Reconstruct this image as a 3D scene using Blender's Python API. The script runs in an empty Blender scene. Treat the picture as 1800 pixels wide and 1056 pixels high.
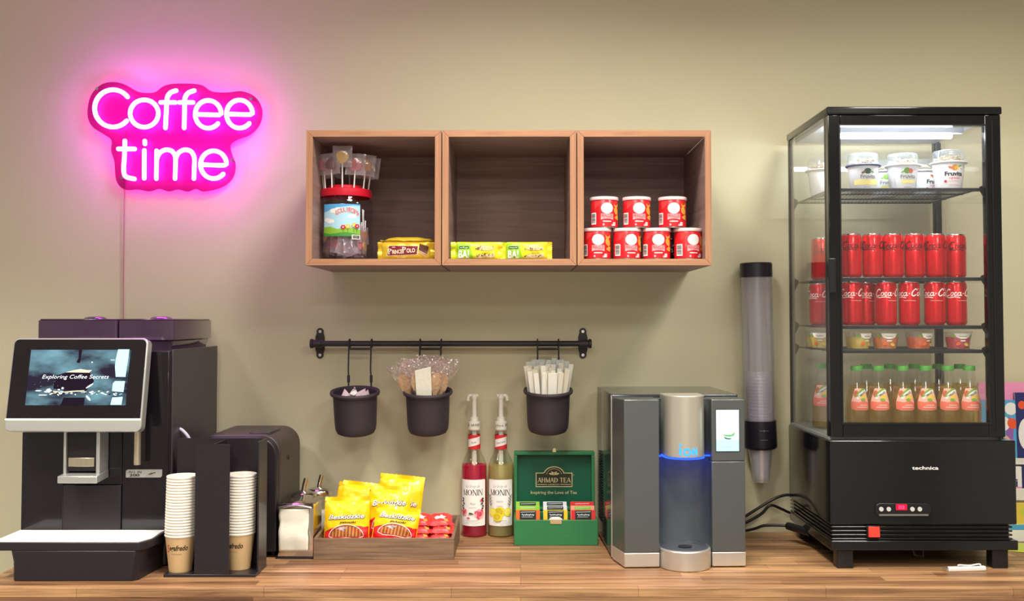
import bpy, bmesh, math, random
from mathutils import Matrix, Vector, noise

random.seed(7)
scene = bpy.context.scene
C = scene.collection
R = math.radians
PI = math.pi

# ------------------------------------------------------------------ camera
# world: wall at Y = 3, camera near Y = 0 looking along +Y, counter top at Z = 0.90
CAM_Z, CX, PY, PITCH, F = 1.52, 915.0, 499.0, R(2.0), 1800.0
cam = bpy.data.cameras.new('camera')
cam.sensor_fit = 'HORIZONTAL'
cam.sensor_width = 36.0
cam.lens = 36.0
cam.shift_x = -(CX - 900.0) / 1800.0
cam.shift_y = (PY - 528.0) / 1800.0
cam.clip_start = 0.05
cam_ob = bpy.data.objects.new('camera', cam)
C.objects.link(cam_ob)
cam_ob.location = (0, 0, CAM_Z)
cam_ob.rotation_euler = (PI / 2 + PITCH, 0, 0)
scene.camera = cam_ob

# ------------------------------------------------------------------ world, lights, exposure
w = bpy.data.worlds.new('world')
scene.world = w
w.use_nodes = True
w.node_tree.nodes['Background'].inputs[0].default_value = (1.0, 0.95, 0.86, 1)
w.node_tree.nodes['Background'].inputs[1].default_value = 0.05
vs = scene.view_settings
vs.view_transform = 'Standard'
vs.look = 'None'
vs.gamma = 1.0
vs.use_curve_mapping = False
vs.exposure = 1.08
scene.display_settings.display_device = 'sRGB'
try:
    scene.cycles.transparent_max_bounces = 32
    scene.cycles.use_denoising = True
except Exception:
    pass


def ceiling_lamp(x, y, power, sx=0.6, sy=0.6, col=(1.0, 0.965, 0.89), spread=180):
    l = bpy.data.lights.new('ceiling_lamp', 'AREA')
    l.shape = 'RECTANGLE'
    l.size, l.size_y = sx, sy
    l.energy = power
    l.color = col
    l.spread = R(spread)
    o = bpy.data.objects.new('ceiling_lamp', l)
    C.objects.link(o)
    o.location = (x, y, 2.74)


# two ceiling lamps near the wall, over the counter
ceiling_lamp(0.0, 1.95, 10.0, 0.35, 0.35, spread=150)
ceiling_lamp(1.15, 1.95, 7.5, 0.35, 0.35, spread=150)
# downlights with narrower beams that reach the counter and the lower wall
ceiling_lamp(-1.60, 1.45, 15.0, 0.25, 0.25, spread=110)
ceiling_lamp(0.10, 1.40, 7.5, 0.25, 0.25, spread=110)
# the room's other lamps, behind the camera
ceiling_lamp(-0.7, 0.2, 8.0)
ceiling_lamp(1.2, 0.2, 14.0)
ceiling_lamp(0.1, -1.4, 22.0)


# ------------------------------------------------------------------ pixel rays (placing things in the room)
def ray(px, py):
    u, v = (px - CX) / F, -(py - PY) / F
    c, s = math.cos(PITCH), math.sin(PITCH)
    return Vector((u, c - v * s, s + v * c))


def P(px, py, Y):
    d = ray(px, py)
    return Vector((0, 0, CAM_Z)) + d * (Y / d.y)


def PX(px, py, Y):
    return P(px, py, Y).x


def PZ(py, Y):
    return P(CX, py, Y).z


# ------------------------------------------------------------------ materials
def lin(c):
    return tuple(((v / 255.0) / 12.92 if v / 255.0 <= 0.04045 else ((v / 255.0 + 0.055) / 1.055) ** 2.4) for v in c)


MATS = {}


def mat(name, rgb, rough=0.5, metal=0.0, spec=0.5, emit=None, es=0.0, trans=0.0, ior=1.45, bump=0.0, bscale=80.0, var=0.0, vscale=20.0, coat=0.0, vstretch=(1, 1, 1)):
    if name in MATS:
        return MATS[name]
    m = bpy.data.materials.new(name)
    m.use_nodes = True
    nt = m.node_tree
    b = nt.nodes['Principled BSDF']
    col = lin(rgb) + (1,)
    b.inputs['Base Color'].default_value = col
    b.inputs['Roughness'].default_value = rough
    b.inputs['Metallic'].default_value = metal
    b.inputs['Specular IOR Level'].default_value = spec
    b.inputs['Transmission Weight'].default_value = trans
    b.inputs['IOR'].default_value = ior
    b.inputs['Coat Weight'].default_value = coat
    if emit:
        b.inputs['Emission Color'].default_value = lin(emit) + (1,)
        b.inputs['Emission Strength'].default_value = es
    if var or bump:
        tc = nt.nodes.new('ShaderNodeTexCoord')
        mp = nt.nodes.new('ShaderNodeMapping')
        mp.inputs['Scale'].default_value = vstretch
        nt.links.new(tc.outputs['Object'], mp.inputs['Vector'])
    if var:
        n = nt.nodes.new('ShaderNodeTexNoise')
        n.inputs['Scale'].default_value = vscale
        n.inputs['Detail'].default_value = 4
        nt.links.new(mp.outputs[0], n.inputs['Vector'])
        mx = nt.nodes.new('ShaderNodeMix')
        mx.data_type = 'RGBA'
        mx.inputs[6].default_value = tuple(max(0, c * (1 - var)) for c in col[:3]) + (1,)
        mx.inputs[7].default_value = tuple(min(1, c * (1 + var)) for c in col[:3]) + (1,)
        nt.links.new(n.outputs[0], mx.inputs[0])
        nt.links.new(mx.outputs[2], b.inputs['Base Color'])
    if bump:
        n2 = nt.nodes.new('ShaderNodeTexNoise')
        n2.inputs['Scale'].default_value = bscale
        n2.inputs['Detail'].default_value = 3
        nt.links.new(mp.outputs[0], n2.inputs['Vector'])
        bp = nt.nodes.new('ShaderNodeBump')
        bp.inputs['Strength'].default_value = bump
        bp.inputs['Distance'].default_value = 0.01
        nt.links.new(n2.outputs[0], bp.inputs['Height'])
        nt.links.new(bp.outputs[0], b.inputs['Normal'])
    MATS[name] = m
    return m


def clear_mat(name, tint=(255, 255, 255), refl=0.05, rough=0.02, film=0.0, filmrgb=(255, 255, 255), edge=0.85, crumple=0.0):
    """thin clear sheet: transparent, with a Fresnel-weighted reflection, and a little milky diffuse film"""
    if name in MATS:
        return MATS[name]
    m = bpy.data.materials.new(name)
    m.use_nodes = True
    nt = m.node_tree
    for n in list(nt.nodes):
        nt.nodes.remove(n)
    out = nt.nodes.new('ShaderNodeOutputMaterial')
    tr = nt.nodes.new('ShaderNodeBsdfTransparent')
    tr.inputs[0].default_value = lin(tint) + (1,)
    gl = nt.nodes.new('ShaderNodeBsdfGlossy')
    gl.inputs['Roughness'].default_value = rough
    if crumple:
        tcn = nt.nodes.new('ShaderNodeTexCoord')
        nn = nt.nodes.new('ShaderNodeTexVoronoi')
        nn.inputs['Scale'].default_value = 110
        nt.links.new(tcn.outputs['Object'], nn.inputs['Vector'])
        bpn = nt.nodes.new('ShaderNodeBump')
        bpn.inputs['Strength'].default_value = crumple
        bpn.inputs['Distance'].default_value = 0.006
        nt.links.new(nn.outputs[0], bpn.inputs['Height'])
        nt.links.new(bpn.outputs[0], gl.inputs['Normal'])
    lw = nt.nodes.new('ShaderNodeLayerWeight')
    pw = nt.nodes.new('ShaderNodeMath')
    pw.operation = 'POWER'
    pw.inputs[1].default_value = 4.0
    nt.links.new(lw.outputs['Facing'], pw.inputs[0])
    ma = nt.nodes.new('ShaderNodeMath')
    ma.operation = 'MULTIPLY_ADD'
    ma.inputs[1].default_value = edge - refl
    ma.inputs[2].default_value = refl
    nt.links.new(pw.outputs[0], ma.inputs[0])
    mx = nt.nodes.new('ShaderNodeMixShader')
    nt.links.new(ma.outputs[0], mx.inputs[0])
    base = tr.outputs[0]
    if film:
        df = nt.nodes.new('ShaderNodeBsdfDiffuse')
        df.inputs[0].default_value = lin(filmrgb) + (1,)
        tl = nt.nodes.new('ShaderNodeBsdfTranslucent')
        tl.inputs[0].default_value = lin(filmrgb) + (1,)
        m1 = nt.nodes.new('ShaderNodeMixShader')
        m1.inputs[0].default_value = 0.5
        nt.links.new(df.outputs[0], m1.inputs[1])
        nt.links.new(tl.outputs[0], m1.inputs[2])
        m2 = nt.nodes.new('ShaderNodeMixShader')
        m2.inputs[0].default_value = film
        nt.links.new(tr.outputs[0], m2.inputs[1])
        nt.links.new(m1.outputs[0], m2.inputs[2])
        base = m2.outputs[0]
    nt.links.new(base, mx.inputs[1])
    nt.links.new(gl.outputs[0], mx.inputs[2])
    nt.links.new(mx.outputs[0], out.inputs[0])
    MATS[name] = m
    return m


def emit_mat(name, rgb, s):
    if name in MATS:
        return MATS[name]
    m = bpy.data.materials.new(name)
    m.use_nodes = True
    nt = m.node_tree
    for n in list(nt.nodes):
        nt.nodes.remove(n)
    out = nt.nodes.new('ShaderNodeOutputMaterial')
    e = nt.nodes.new('ShaderNodeEmission')
    e.inputs[0].default_value = (tuple(rgb) if max(rgb) <= 1 else lin(rgb)) + (1,)
    e.inputs[1].default_value = s
    nt.links.new(e.outputs[0], out.inputs[0])
    MATS[name] = m
    return m


def wood_mat(name, light, dark, scale=(2.0, 40.0, 40.0), rough=0.5, blocks=None, spec=0.4, swizzle=None):
    """grain stretched along local X; blocks = (length, height) adds butcher-block staves"""
    if name in MATS:
        return MATS[name]
    m = bpy.data.materials.new(name)
    m.use_nodes = True
    nt = m.node_tree
    b = nt.nodes['Principled BSDF']
    b.inputs['Roughness'].default_value = rough
    b.inputs['Specular IOR Level'].default_value = spec
    tc = nt.nodes.new('ShaderNodeTexCoord')
    sep = nt.nodes.new('ShaderNodeSeparateXYZ')
    nt.links.new(tc.outputs['Object'], sep.inputs[0])
    comb = nt.nodes.new('ShaderNodeCombineXYZ')
    if swizzle == 'z':  # grain along Z
        nt.links.new(sep.outputs[2], comb.inputs[0]); nt.links.new(sep.outputs[0], comb.inputs[1]); nt.links.new(sep.outputs[1], comb.inputs[2])
    elif swizzle == 'y':
        nt.links.new(sep.outputs[1], comb.inputs[0]); nt.links.new(sep.outputs[0], comb.inputs[1]); nt.links.new(sep.outputs[2], comb.inputs[2])
    else:
        nt.links.new(sep.outputs[0], comb.inputs[0]); nt.links.new(sep.outputs[1], comb.inputs[1]); nt.links.new(sep.outputs[2], comb.inputs[2])
    mp = nt.nodes.new('ShaderNodeMapping')
    mp.inputs['Scale'].default_value = scale
    nt.links.new(comb.outputs[0], mp.inputs[0])
    n = nt.nodes.new('ShaderNodeTexNoise')
    n.inputs['Scale'].default_value = 1.0
    n.inputs['Detail'].default_value = 6
    n.inputs['Roughness'].default_value = 0.6
    n.inputs['Distortion'].default_value = 0.6
    nt.links.new(mp.outputs[0], n.inputs['Vector'])
    cr = nt.nodes.new('ShaderNodeValToRGB')
    cr.color_ramp.elements[0].position = 0.32
    cr.color_ramp.elements[1].position = 0.68
    cr.color_ramp.elements[0].color = lin(dark) + (1,)
    cr.color_ramp.elements[1].color = lin(light) + (1,)
    nt.links.new(n.outputs[0], cr.inputs[0])
    colout = cr.outputs[0]
    if blocks:
        ys = nt.nodes.new('ShaderNodeMath'); ys.operation = 'SUBTRACT'
        nt.links.new(sep.outputs[1], ys.inputs[0]); nt.links.new(sep.outputs[2], ys.inputs[1])
        cb = nt.nodes.new('ShaderNodeCombineXYZ')
        nt.links.new(sep.outputs[0], cb.inputs[0]); nt.links.new(ys.outputs[0], cb.inputs[1])
        bt = nt.nodes.new('ShaderNodeTexBrick')
        bt.offset = 0.37
        bt.offset_frequency = 3
        bt.squash = 0.7
        bt.squash_frequency = 2
        bt.inputs['Color1'].default_value = (0.56, 0.47, 0.42, 1)
        bt.inputs['Color2'].default_value = (1.30, 1.28, 1.16, 1)
        bt.inputs['Mortar'].default_value = (0.42, 0.34, 0.3, 1)
        bt.inputs['Scale'].default_value = 1.0
        bt.inputs['Mortar Size'].default_value = 0.0006
        bt.inputs['Mortar Smooth'].default_value = 0.3
        bt.inputs['Brick Width'].default_value = blocks[0]
        bt.inputs['Row Height'].default_value = blocks[1]
        nt.links.new(cb.outputs[0], bt.inputs['Vector'])
        mu = nt.nodes.new('ShaderNodeMix')
        mu.data_type = 'RGBA'; mu.blend_type = 'MULTIPLY'
        mu.inputs[0].default_value = 1.0
        nt.links.new(colout, mu.inputs[6]); nt.links.new(bt.outputs[0], mu.inputs[7])
        colout = mu.outputs[2]
    nt.links.new(colout, b.inputs['Base Color'])
    bp = nt.nodes.new('ShaderNodeBump')
    bp.inputs['Strength'].default_value = 0.08
    bp.inputs['Distance'].default_value = 0.003
    nt.links.new(n.outputs[0], bp.inputs['Height'])
    nt.links.new(bp.outputs[0], b.inputs['Normal'])
    MATS[name] = m
    return m


# ------------------------------------------------------------------ mesh builder
class MB:
    def __init__(s):
        s.bm = bmesh.new()

    def face(s, vs, m=0):
        try:
            f = s.bm.faces.new(vs)
            f.material_index = m
            return f
        except ValueError:
            return None

    def box(s, x0, x1, y0, y1, z0, z1, m=0):
        v = [s.bm.verts.new(p) for p in ((x0, y0, z0), (x1, y0, z0), (x1, y1, z0), (x0, y1, z0), (x0, y0, z1), (x1, y0, z1), (x1, y1, z1), (x0, y1, z1))]
        for q in ((0, 3, 2, 1), (4, 5, 6, 7), (0, 1, 5, 4), (1, 2, 6, 5), (2, 3, 7, 6), (3, 0, 4, 7)):
            s.face([v[i] for i in q], m)
        return s

    def prism(s, pts, axis, a, b, m=0):
        def mk(p, t):
            return {'y': (p[0], t, p[1]), 'x': (t, p[0], p[1]), 'z': (p[0], p[1], t)}[axis]
        A = [s.bm.verts.new(mk(p, a)) for p in pts]
        B = [s.bm.verts.new(mk(p, b)) for p in pts]
        s.face(A[::-1], m); s.face(B, m)
        n = len(pts)
        for i in range(n):
            s.face([A[i], A[(i + 1) % n], B[(i + 1) % n], B[i]], m)
        return s

    def loft(s, rings, m=0, cap=True, closed=True):
        V = [[s.bm.verts.new(p) for p in r] for r in rings]
        n = len(V[0])
        for a, b in zip(V[:-1], V[1:]):
            for i in range(n if closed else n - 1):
                s.face([a[i], a[(i + 1) % n], b[(i + 1) % n], b[i]], m)
        if cap and closed:
            s.face(V[0][::-1], m); s.face(V[-1], m)
        return s

    def lathe(s, prof, cx=0, cy=0, n=32, m=0, a0=0.0, a1=2 * PI, mfun=None):
        full = abs(a1 - a0 - 2 * PI) < 1e-6
        k = n if full else n + 1
        rings = []
        for r, z in prof:
            if r < 1e-7:
                rings.append([s.bm.verts.new((cx, cy, z))])
            else:
                rings.append([s.bm.verts.new((cx + r * math.cos(a0 + (a1 - a0) * i / n), cy + r * math.sin(a0 + (a1 - a0) * i / n), z)) for i in range(k)])
        for j, (a, b) in enumerate(zip(rings[:-1], rings[1:])):
            mm = mfun(j) if mfun else m
            for i in range(n):
                i2 = (i + 1) % k
                if len(a) == 1 and len(b) == 1:
                    continue
                if len(a) == 1:
                    s.face([a[0], b[i2], b[i]], mm)
                elif len(b) == 1:
                    s.face([a[i], a[i2], b[0]], mm)
                else:
                    s.face([a[i], a[i2], b[i2], b[i]], mm)
        return s

    def cyl(s, p0, p1, r, n=16, m=0, r1=None):
        return s.tube([p0, p1], r, n, m=m, r1=r1)

    def tube(s, path, r, n=8, closed=False, m=0, r1=None, caps=True):
        pts = [Vector(p) for p in path]
        L = len(pts)
        T = []
        for i in range(L):
            if closed:
                t = pts[(i + 1) % L] - pts[i - 1]
            else:
                t = pts[min(i + 1, L - 1)] - pts[max(i - 1, 0)]
            T.append(t.normalized() if t.length > 1e-9 else Vector((0, 0, 1)))
        up = Vector((0, 0, 1)) if abs(T[0].z) < 0.9 else Vector((0, 1, 0))
        u = T[0].cross(up).normalized()
        rings = []
        for i in range(L):
            u = (u - T[i] * u.dot(T[i])).normalized()
            v = T[i].cross(u)
            rr = r if r1 is None else r + (r1 - r) * i / max(1, L - 1)
            rings.append([s.bm.verts.new(pts[i] + (u * math.cos(2 * PI * k / n) + v * math.sin(2 * PI * k / n)) * rr) for k in range(n)])
        for i in range(L if closed else L - 1):
            a, b = rings[i], rings[(i + 1) % L]
            for k in range(n):
                s.face([a[k], a[(k + 1) % n], b[(k + 1) % n], b[k]], m)
        if caps and not closed:
            s.face(rings[0][::-1], m); s.face(rings[-1], m)
        return s

    def ball(s, c, rx, ry=None, rz=None, n=16, m=0):
        ry = ry or rx; rz = rz or rx
        k = max(4, n // 2)
        rings = []
        for j in range(k + 1):
            t = -PI / 2 + PI * j / k
            if j in (0, k):
                rings.append([s.bm.verts.new((c[0], c[1], c[2] + rz * math.sin(t)))])
            else:
                rings.append([s.bm.verts.new((c[0] + rx * math.cos(t) * math.cos(2 * PI * i / n), c[1] + ry * math.cos(t) * math.sin(2 * PI * i / n), c[2] + rz * math.sin(t))) for i in range(n)])
        for a, b in zip(rings[:-1], rings[1:]):
            for i in range(n):
                i2 = (i + 1) % n
                if len(a) == 1:
                    s.face([a[0], b[i2], b[i]], m)
                elif len(b) == 1:
                    s.face([a[i], a[i2], b[0]], m)
                else:
                    s.face([a[i], a[i2], b[i2], b[i]], m)
        return s

    def grid(s, f, nx, ny, m=0, mf=None):
        V = [[s.bm.verts.new(f(i / nx, j / ny)) for i in range(nx + 1)] for j in range(ny + 1)]
        for j in range(ny):
            for i in range(nx):
                s.face([V[j][i], V[j][i + 1], V[j + 1][i + 1], V[j + 1][i]], mf(i / nx, j / ny) if mf else m)
        return s

    def xf(s, M):
        s.bm.transform(M)
        return s

    def build(s, name, mats, parent=None, world=False, bevel=0.0, seg=2, smooth=35, weld=False):
        if weld:
            bmesh.ops.remove_doubles(s.bm, verts=s.bm.verts, dist=1e-5)
        bmesh.ops.recalc_face_normals(s.bm, faces=s.bm.faces)
        if world and parent is not None:
            q = parent
            off = Vector()
            while q is not None:
                off += q.location
                q = q.parent
            s.bm.transform(Matrix.Translation(-off))
        me = bpy.data.meshes.new(name)
        s.bm.to_mesh(me)
        s.bm.free()
        for mm in (mats if isinstance(mats, (list, tuple)) else [mats]):
            me.materials.append(mm)
        if smooth:
            for p in me.polygons:
                p.use_smooth = True
            me.set_sharp_from_angle(angle=R(smooth))
        o = bpy.data.objects.new(name, me)
        C.objects.link(o)
        o.parent = parent
        if bevel:
            b = o.modifiers.new('bevel', 'BEVEL')
            b.width = bevel
            b.segments = seg
            b.limit_method = 'ANGLE'
            b.angle_limit = R(40)
        return o


def rrect(x0, x1, y0, y1, r, n=5):
    """rounded rectangle outline; r may be a 4-tuple (bl, br, tr, tl)"""
    rs = r if isinstance(r, (tuple, list)) else (r, r, r, r)
    pts = []
    for (cx, cy, a), rr in zip(((x0, y0, PI), (x1, y0, 1.5 * PI), (x1, y1, 0), (x0, y1, PI / 2)), rs):
        if rr <= 1e-6:
            pts.append((cx, cy))
            continue
        ox = cx + (rr if cx == x0 else -rr)
        oy = cy + (rr if cy == y0 else -rr)
        for i in range(n + 1):
            t = a + (PI / 2) * i / n
            pts.append((ox + rr * math.cos(t), oy + rr * math.sin(t)))
    return pts


def spline(pts, n=8, closed=False):
    """Catmull-Rom"""
    pts = [Vector(p) for p in pts]
    L = len(pts)
    out = []
    for i in range(L if closed else L - 1):
        if closed:
            p0, p1, p2, p3 = pts[i - 1], pts[i], pts[(i + 1) % L], pts[(i + 2) % L]
        else:
            p0, p1, p2, p3 = pts[max(i - 1, 0)], pts[i], pts[i + 1], pts[min(i + 2, L - 1)]
        for k in range(n):
            t = k / n
            out.append(0.5 * ((2 * p1) + (p2 - p0) * t + (2 * p0 - 5 * p1 + 4 * p2 - p3) * t * t + (3 * p1 - p0 - 3 * p2 + p3) * t ** 3))
    if not closed:
        out.append(pts[-1])
    return out


# ------------------------------------------------------------------ things
def tag(o, label, cat, group=None):
    o['label'] = label
    o['category'] = cat
    o['kind'] = 'thing'
    if group:
        o['group'] = group
    return o


def thing(name, label, cat, loc=(0, 0, 0), group=None, rz=0.0):
    o = bpy.data.objects.new(name, None)
    o.empty_display_size = 0.02
    C.objects.link(o)
    o.location = loc
    o.rotation_euler = (0, 0, rz)
    return tag(o, label, cat, group)


def structure(o):
    o['kind'] = 'structure'
    return o


def dup(src, loc=None, rot=None, label=None, group=None, top=True):
    o = src.copy()
    C.objects.link(o)
    if loc is not None:
        o.location = loc
    if rot is not None:
        o.rotation_euler = rot
    if label:
        o['label'] = label
    if group:
        o['group'] = group
    for ch in list(src.children):
        c = dup(ch)
        c.parent = o
    return o


# ------------------------------------------------------------------ lettering and printed art
TEXT_CACHE = {}


def text_bm(t, shear=0.0, off=0.0):
    key = (t, shear, off)
    if key not in TEXT_CACHE:
        cu = bpy.data.curves.new('lettering', 'FONT')
        cu.body = t
        cu.size = 1.0
        cu.shear = shear
        cu.offset = off
        cu.resolution_u = 3
        cu.fill_mode = 'BOTH'
        ob = bpy.data.objects.new('lettering', cu)
        C.objects.link(ob)
        bpy.context.view_layer.update()
        dg = bpy.context.evaluated_depsgraph_get()
        me = bpy.data.meshes.new_from_object(ob.evaluated_get(dg))
        TEXT_CACHE[key] = ([v.co.copy() for v in me.vertices], [tuple(p.vertices) for p in me.polygons])
        bpy.data.objects.remove(ob)
        bpy.data.curves.remove(cu)
        bpy.data.meshes.remove(me)
    vs_, fs = TEXT_CACHE[key]
    bm = bmesh.new()
    vv = [bm.verts.new((v.x, v.y, 0)) for v in vs_]
    for f in fs:
        try:
            bm.faces.new([vv[i] for i in f])
        except ValueError:
            pass
    return bm


# a small serif alphabet: strokes (x0, y0, x1, y1, width), arcs, on a cap height of 1
def _serif(ch):
    T, t = 0.17, 0.07
    st = {
        'A': ([(0.0, 0, 0.36, 1, t), (0.36, 1, 0.74, 0, T), (0.14, .33, 0.6, .33, t)], [(0.0, 0), (0.74, 0)], 0.74),
        'H': ([(0.1, 0, 0.1, 1, T), (0.68, 0, 0.68, 1, T), (0.1, .52, 0.68, .52, t)], [(0.1, 0), (0.1, 1), (0.68, 0), (0.68, 1)], 0.78),
        'M': ([(0.08, 0, 0.08, 1, t), (0.08, 1, 0.46, 0, T), (0.46, 0, 0.84, 1, t), (0.84, 0, 0.84, 1, T)], [(0.08, 0), (0.84, 0), (0.06, 1), (0.86, 1)], 0.92),
        'N': ([(0.08, 0, 0.08, 1, t), (0.08, 1, 0.7, 0, T), (0.7, 0, 0.7, 1, t)], [(0.08, 0), (0.06, 1), (0.7, 1)], 0.78),
        'I': ([(0.1, 0, 0.1, 1, T)], [(0.1, 0), (0.1, 1)], 0.2),
        'T': ([(0.34, 0, 0.34, 1, T), (0.0, .965, 0.68, .965, t), (0.03, .8, 0.03, 1, t), (0.65, .8, 0.65, 1, t)], [(0.34, 0)], 0.68),
        'E': ([(0.1, 0, 0.1, 1, T), (0.1, .965, 0.58, .965, t), (0.1, .52, 0.48, .52, t), (0.1, .035, 0.6, .035, t), (0.57, .8, 0.57, 1, t), (0.6, 0, 0.6, .22, t), (0.46, .42, 0.46, .62, t)], [(0.1, 0), (0.1, 1)], 0.64),
        'L': ([(0.1, 0, 0.1, 1, T), (0.1, .035, 0.56, .035, t), (0.55, 0, 0.55, .24, t)], [(0.1, 0), (0.1, 1)], 0.6),
    }
    if ch in st:
        return st[ch] + ([],)
    arcs = {
        'O': ([], [], 0.86, [(0.43, 0.5, 0.36, 0.46, 0, 2 * PI)]),
        'D': ([(0.1, 0, 0.1, 1, T)], [(0.1, 0), (0.1, 1)], 0.8, [(0.16, 0.5, 0.54, 0.465, -PI / 2, PI / 2)]),
        'C': ([], [], 0.76, [(0.43, 0.5, 0.36, 0.46, 0.7, 2 * PI - 0.7)]),
        'P': ([(0.1, 0, 0.1, 1, T)], [(0.1, 0), (0.1, 1)], 0.66, [(0.16, 0.74, 0.38, 0.225, -PI / 2, PI / 2)]),
        'R': ([(0.1, 0, 0.1, 1, T), (0.32, .5, 0.66, 0, T)], [(0.1, 0), (0.1, 1), (0.68, 0)], 0.72, [(0.16, 0.74, 0.36, 0.225, -PI / 2, PI / 2)]),
    }
    return arcs.get(ch, ([], [], 0.35, []))


class Art:
    """flat shapes in a local (x, up) sheet, stacked in thin layers and wrapped onto a surface"""

    def __init__(s):
        s.items = []
        s.mats = []
        s.l = 0

    def _add(s, bm, m):
        if m not in s.mats:
            s.mats.append(m)
        s.items.append((bm, s.mats.index(m), s.l))
        s.l += 1

    def poly(s, pts, m):
        bm = bmesh.new()
        f = bm.faces.new([bm.verts.new((p[0], p[1], 0)) for p in pts])
        bmesh.ops.triangulate(bm, faces=[f])
        s._add(bm, m)
        return s

    def rect(s, x0, x1, y0, y1, m, r=0.0):
        return s.poly(rrect(x0, x1, y0, y1, r) if r else [(x0, y0), (x1, y0), (x1, y1), (x0, y1)], m)

    def ell(s, cx, cy, rx, ry, m, n=24, rot=0.0):
        c, q = math.cos(rot), math.sin(rot)
        return s.poly([(cx + rx * math.cos(2 * PI * i / n) * c - ry * math.sin(2 * PI * i / n) * q, cy + rx * math.cos(2 * PI * i / n) * q + ry * math.sin(2 * PI * i / n) * c) for i in range(n)], m)

    def line(s, pts, w, m, closed=False):
        bm = bmesh.new()
        pts = [Vector((p[0], p[1])) for p in pts]
        L = len(pts)
        A = []
        for i in range(L):
            if closed:
                t = (pts[(i + 1) % L] - pts[i - 1])
            else:
                t = pts[min(i + 1, L - 1)] - pts[max(i - 1, 0)]
            t = t.normalized() if t.length > 0 else Vector((1, 0))
            nrm = Vector((-t.y, t.x)) * w / 2
            A.append((bm.verts.new((pts[i].x + nrm.x, pts[i].y + nrm.y, 0)), bm.verts.new((pts[i].x - nrm.x, pts[i].y - nrm.y, 0))))
        for i in range(L if closed else L - 1):
            a, b = A[i], A[(i + 1) % L]
            bm.faces.new([a[0], a[1], b[1], b[0]])
        s._add(bm, m)
        return s

    def squiggle(s, cx, cy, w, h, m, n=5, t=None):
        pts = [(cx - w / 2 + w * i / (n * 4), cy + h / 2 + h * 0.5 * math.sin(i * 1.6) * (0.6 + 0.4 * math.sin(i * 0.9))) for i in range(n * 4 + 1)]
        return s.line(pts, t or h * 0.28, m)

    def text(s, t, cx, cy, h, m, w=None, shear=0.0, off=0.0, rot=0.0, align='c', bend=None):
        bm = text_bm(t, shear, off)
        xs = [v.co.x for v in bm.verts]
        if not xs:
            return s
        x0, x1 = min(xs), max(xs)
        k = h / 0.70
        kx = (w / (x1 - x0)) if w else k
        ax = {'c': (x0 + x1) / 2, 'l': x0, 'r': x1}[align]
        for v in bm.verts:
            v.co.x = (v.co.x - ax) * kx
            v.co.y = v.co.y * k
            if bend:
                v.co.y += bend * (v.co.x ** 2)
        bm.transform(Matrix.Translation((cx, cy, 0)) @ Matrix.Rotation(rot, 4, 'Z'))
        s._add(bm, m)
        return s

    def serif(s, t, cx, cy, h, m, w=None, gap=0.12, rot=0.0, bold=1.0):
        bm = bmesh.new()
        x = 0.0

        def quad(x0, y0, x1, y1, wd):
            d = Vector((x1 - x0, y1 - y0)).normalized()
            # constant horizontal width for steep strokes
            if abs(d.y) > 0.3:
                n_ = Vector((wd / 2, 0))
            else:
                n_ = Vector((0, wd / 2))
            P4 = [(x0 - n_.x, y0 - n_.y), (x0 + n_.x, y0 + n_.y), (x1 + n_.x, y1 + n_.y), (x1 - n_.x, y1 - n_.y)]
            if abs(d.y) <= 0.3:
                P4 = [(x0, y0 - n_.y), (x1, y1 - n_.y), (x1, y1 + n_.y), (x0, y0 + n_.y)]
            bm.faces.new([bm.verts.new((a, b, 0)) for a, b in P4])
        for ch in t:
            if ch == ' ':
                x += 0.35
                continue
            stk, srf, adv, arcs = _serif(ch)
            for (a, b, c, d, wd) in stk:
                quad(x + a, b, x + c, d, wd * bold)
            for (a, b) in srf:
                yy = 0.025 if b == 0 else 0.975
                quad(x + a - 0.13, yy, x + a + 0.13, yy, 0.05)
            for (cx_, cy_, rx, ry, a0, a1) in arcs:
                N = 20
                for i in range(N):
                    q = []
                    for a in (a0 + (a1 - a0) * i / N, a0 + (a1 - a0) * (i + 1) / N):
                        wd = (0.06 + 0.13 * abs(math.cos(a))) * bold / 2
                        q.append(((x + cx_ + (rx - wd) * math.cos(a), cy_ + (ry - wd * 0.8) * math.sin(a)), (x + cx_ + (rx + wd) * math.cos(a), cy_ + (ry + wd * 0.4) * math.sin(a))))
                    bm.faces.new([bm.verts.new((p[0], p[1], 0)) for p in (q[0][0], q[0][1], q[1][1], q[1][0])])
            x += adv + gap
        x -= gap
        kx = (w / x) if w else h
        for v in bm.verts:
            v.co.x = (v.co.x - x / 2) * kx
            v.co.y *= h
        bm.transform(Matrix.Translation((cx, cy, 0)) @ Matrix.Rotation(rot, 4, 'Z'))
        s._add(bm, m)
        return s

    def barcode(s, x0, x1, y0, y1, paper, ink, horizontal=False, n=9):
        s.rect(x0, x1, y0, y1, paper)
        rnd = random.Random(3)
        for i in range(n):
            a = 0.1 + 0.8 * i / n
            wd = 0.03 + 0.04 * rnd.random()
            if horizontal:
                s.rect(x0 + (x1 - x0) * .12, x0 + (x1 - x0) * .88, y0 + (y1 - y0) * a, y0 + (y1 - y0) * (a + wd), ink)
            else:
                s.rect(x0 + (x1 - x0) * a, x0 + (x1 - x0) * (a + wd), y0 + (y1 - y0) * .15, y0 + (y1 - y0) * .88, ink)
        return s

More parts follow.
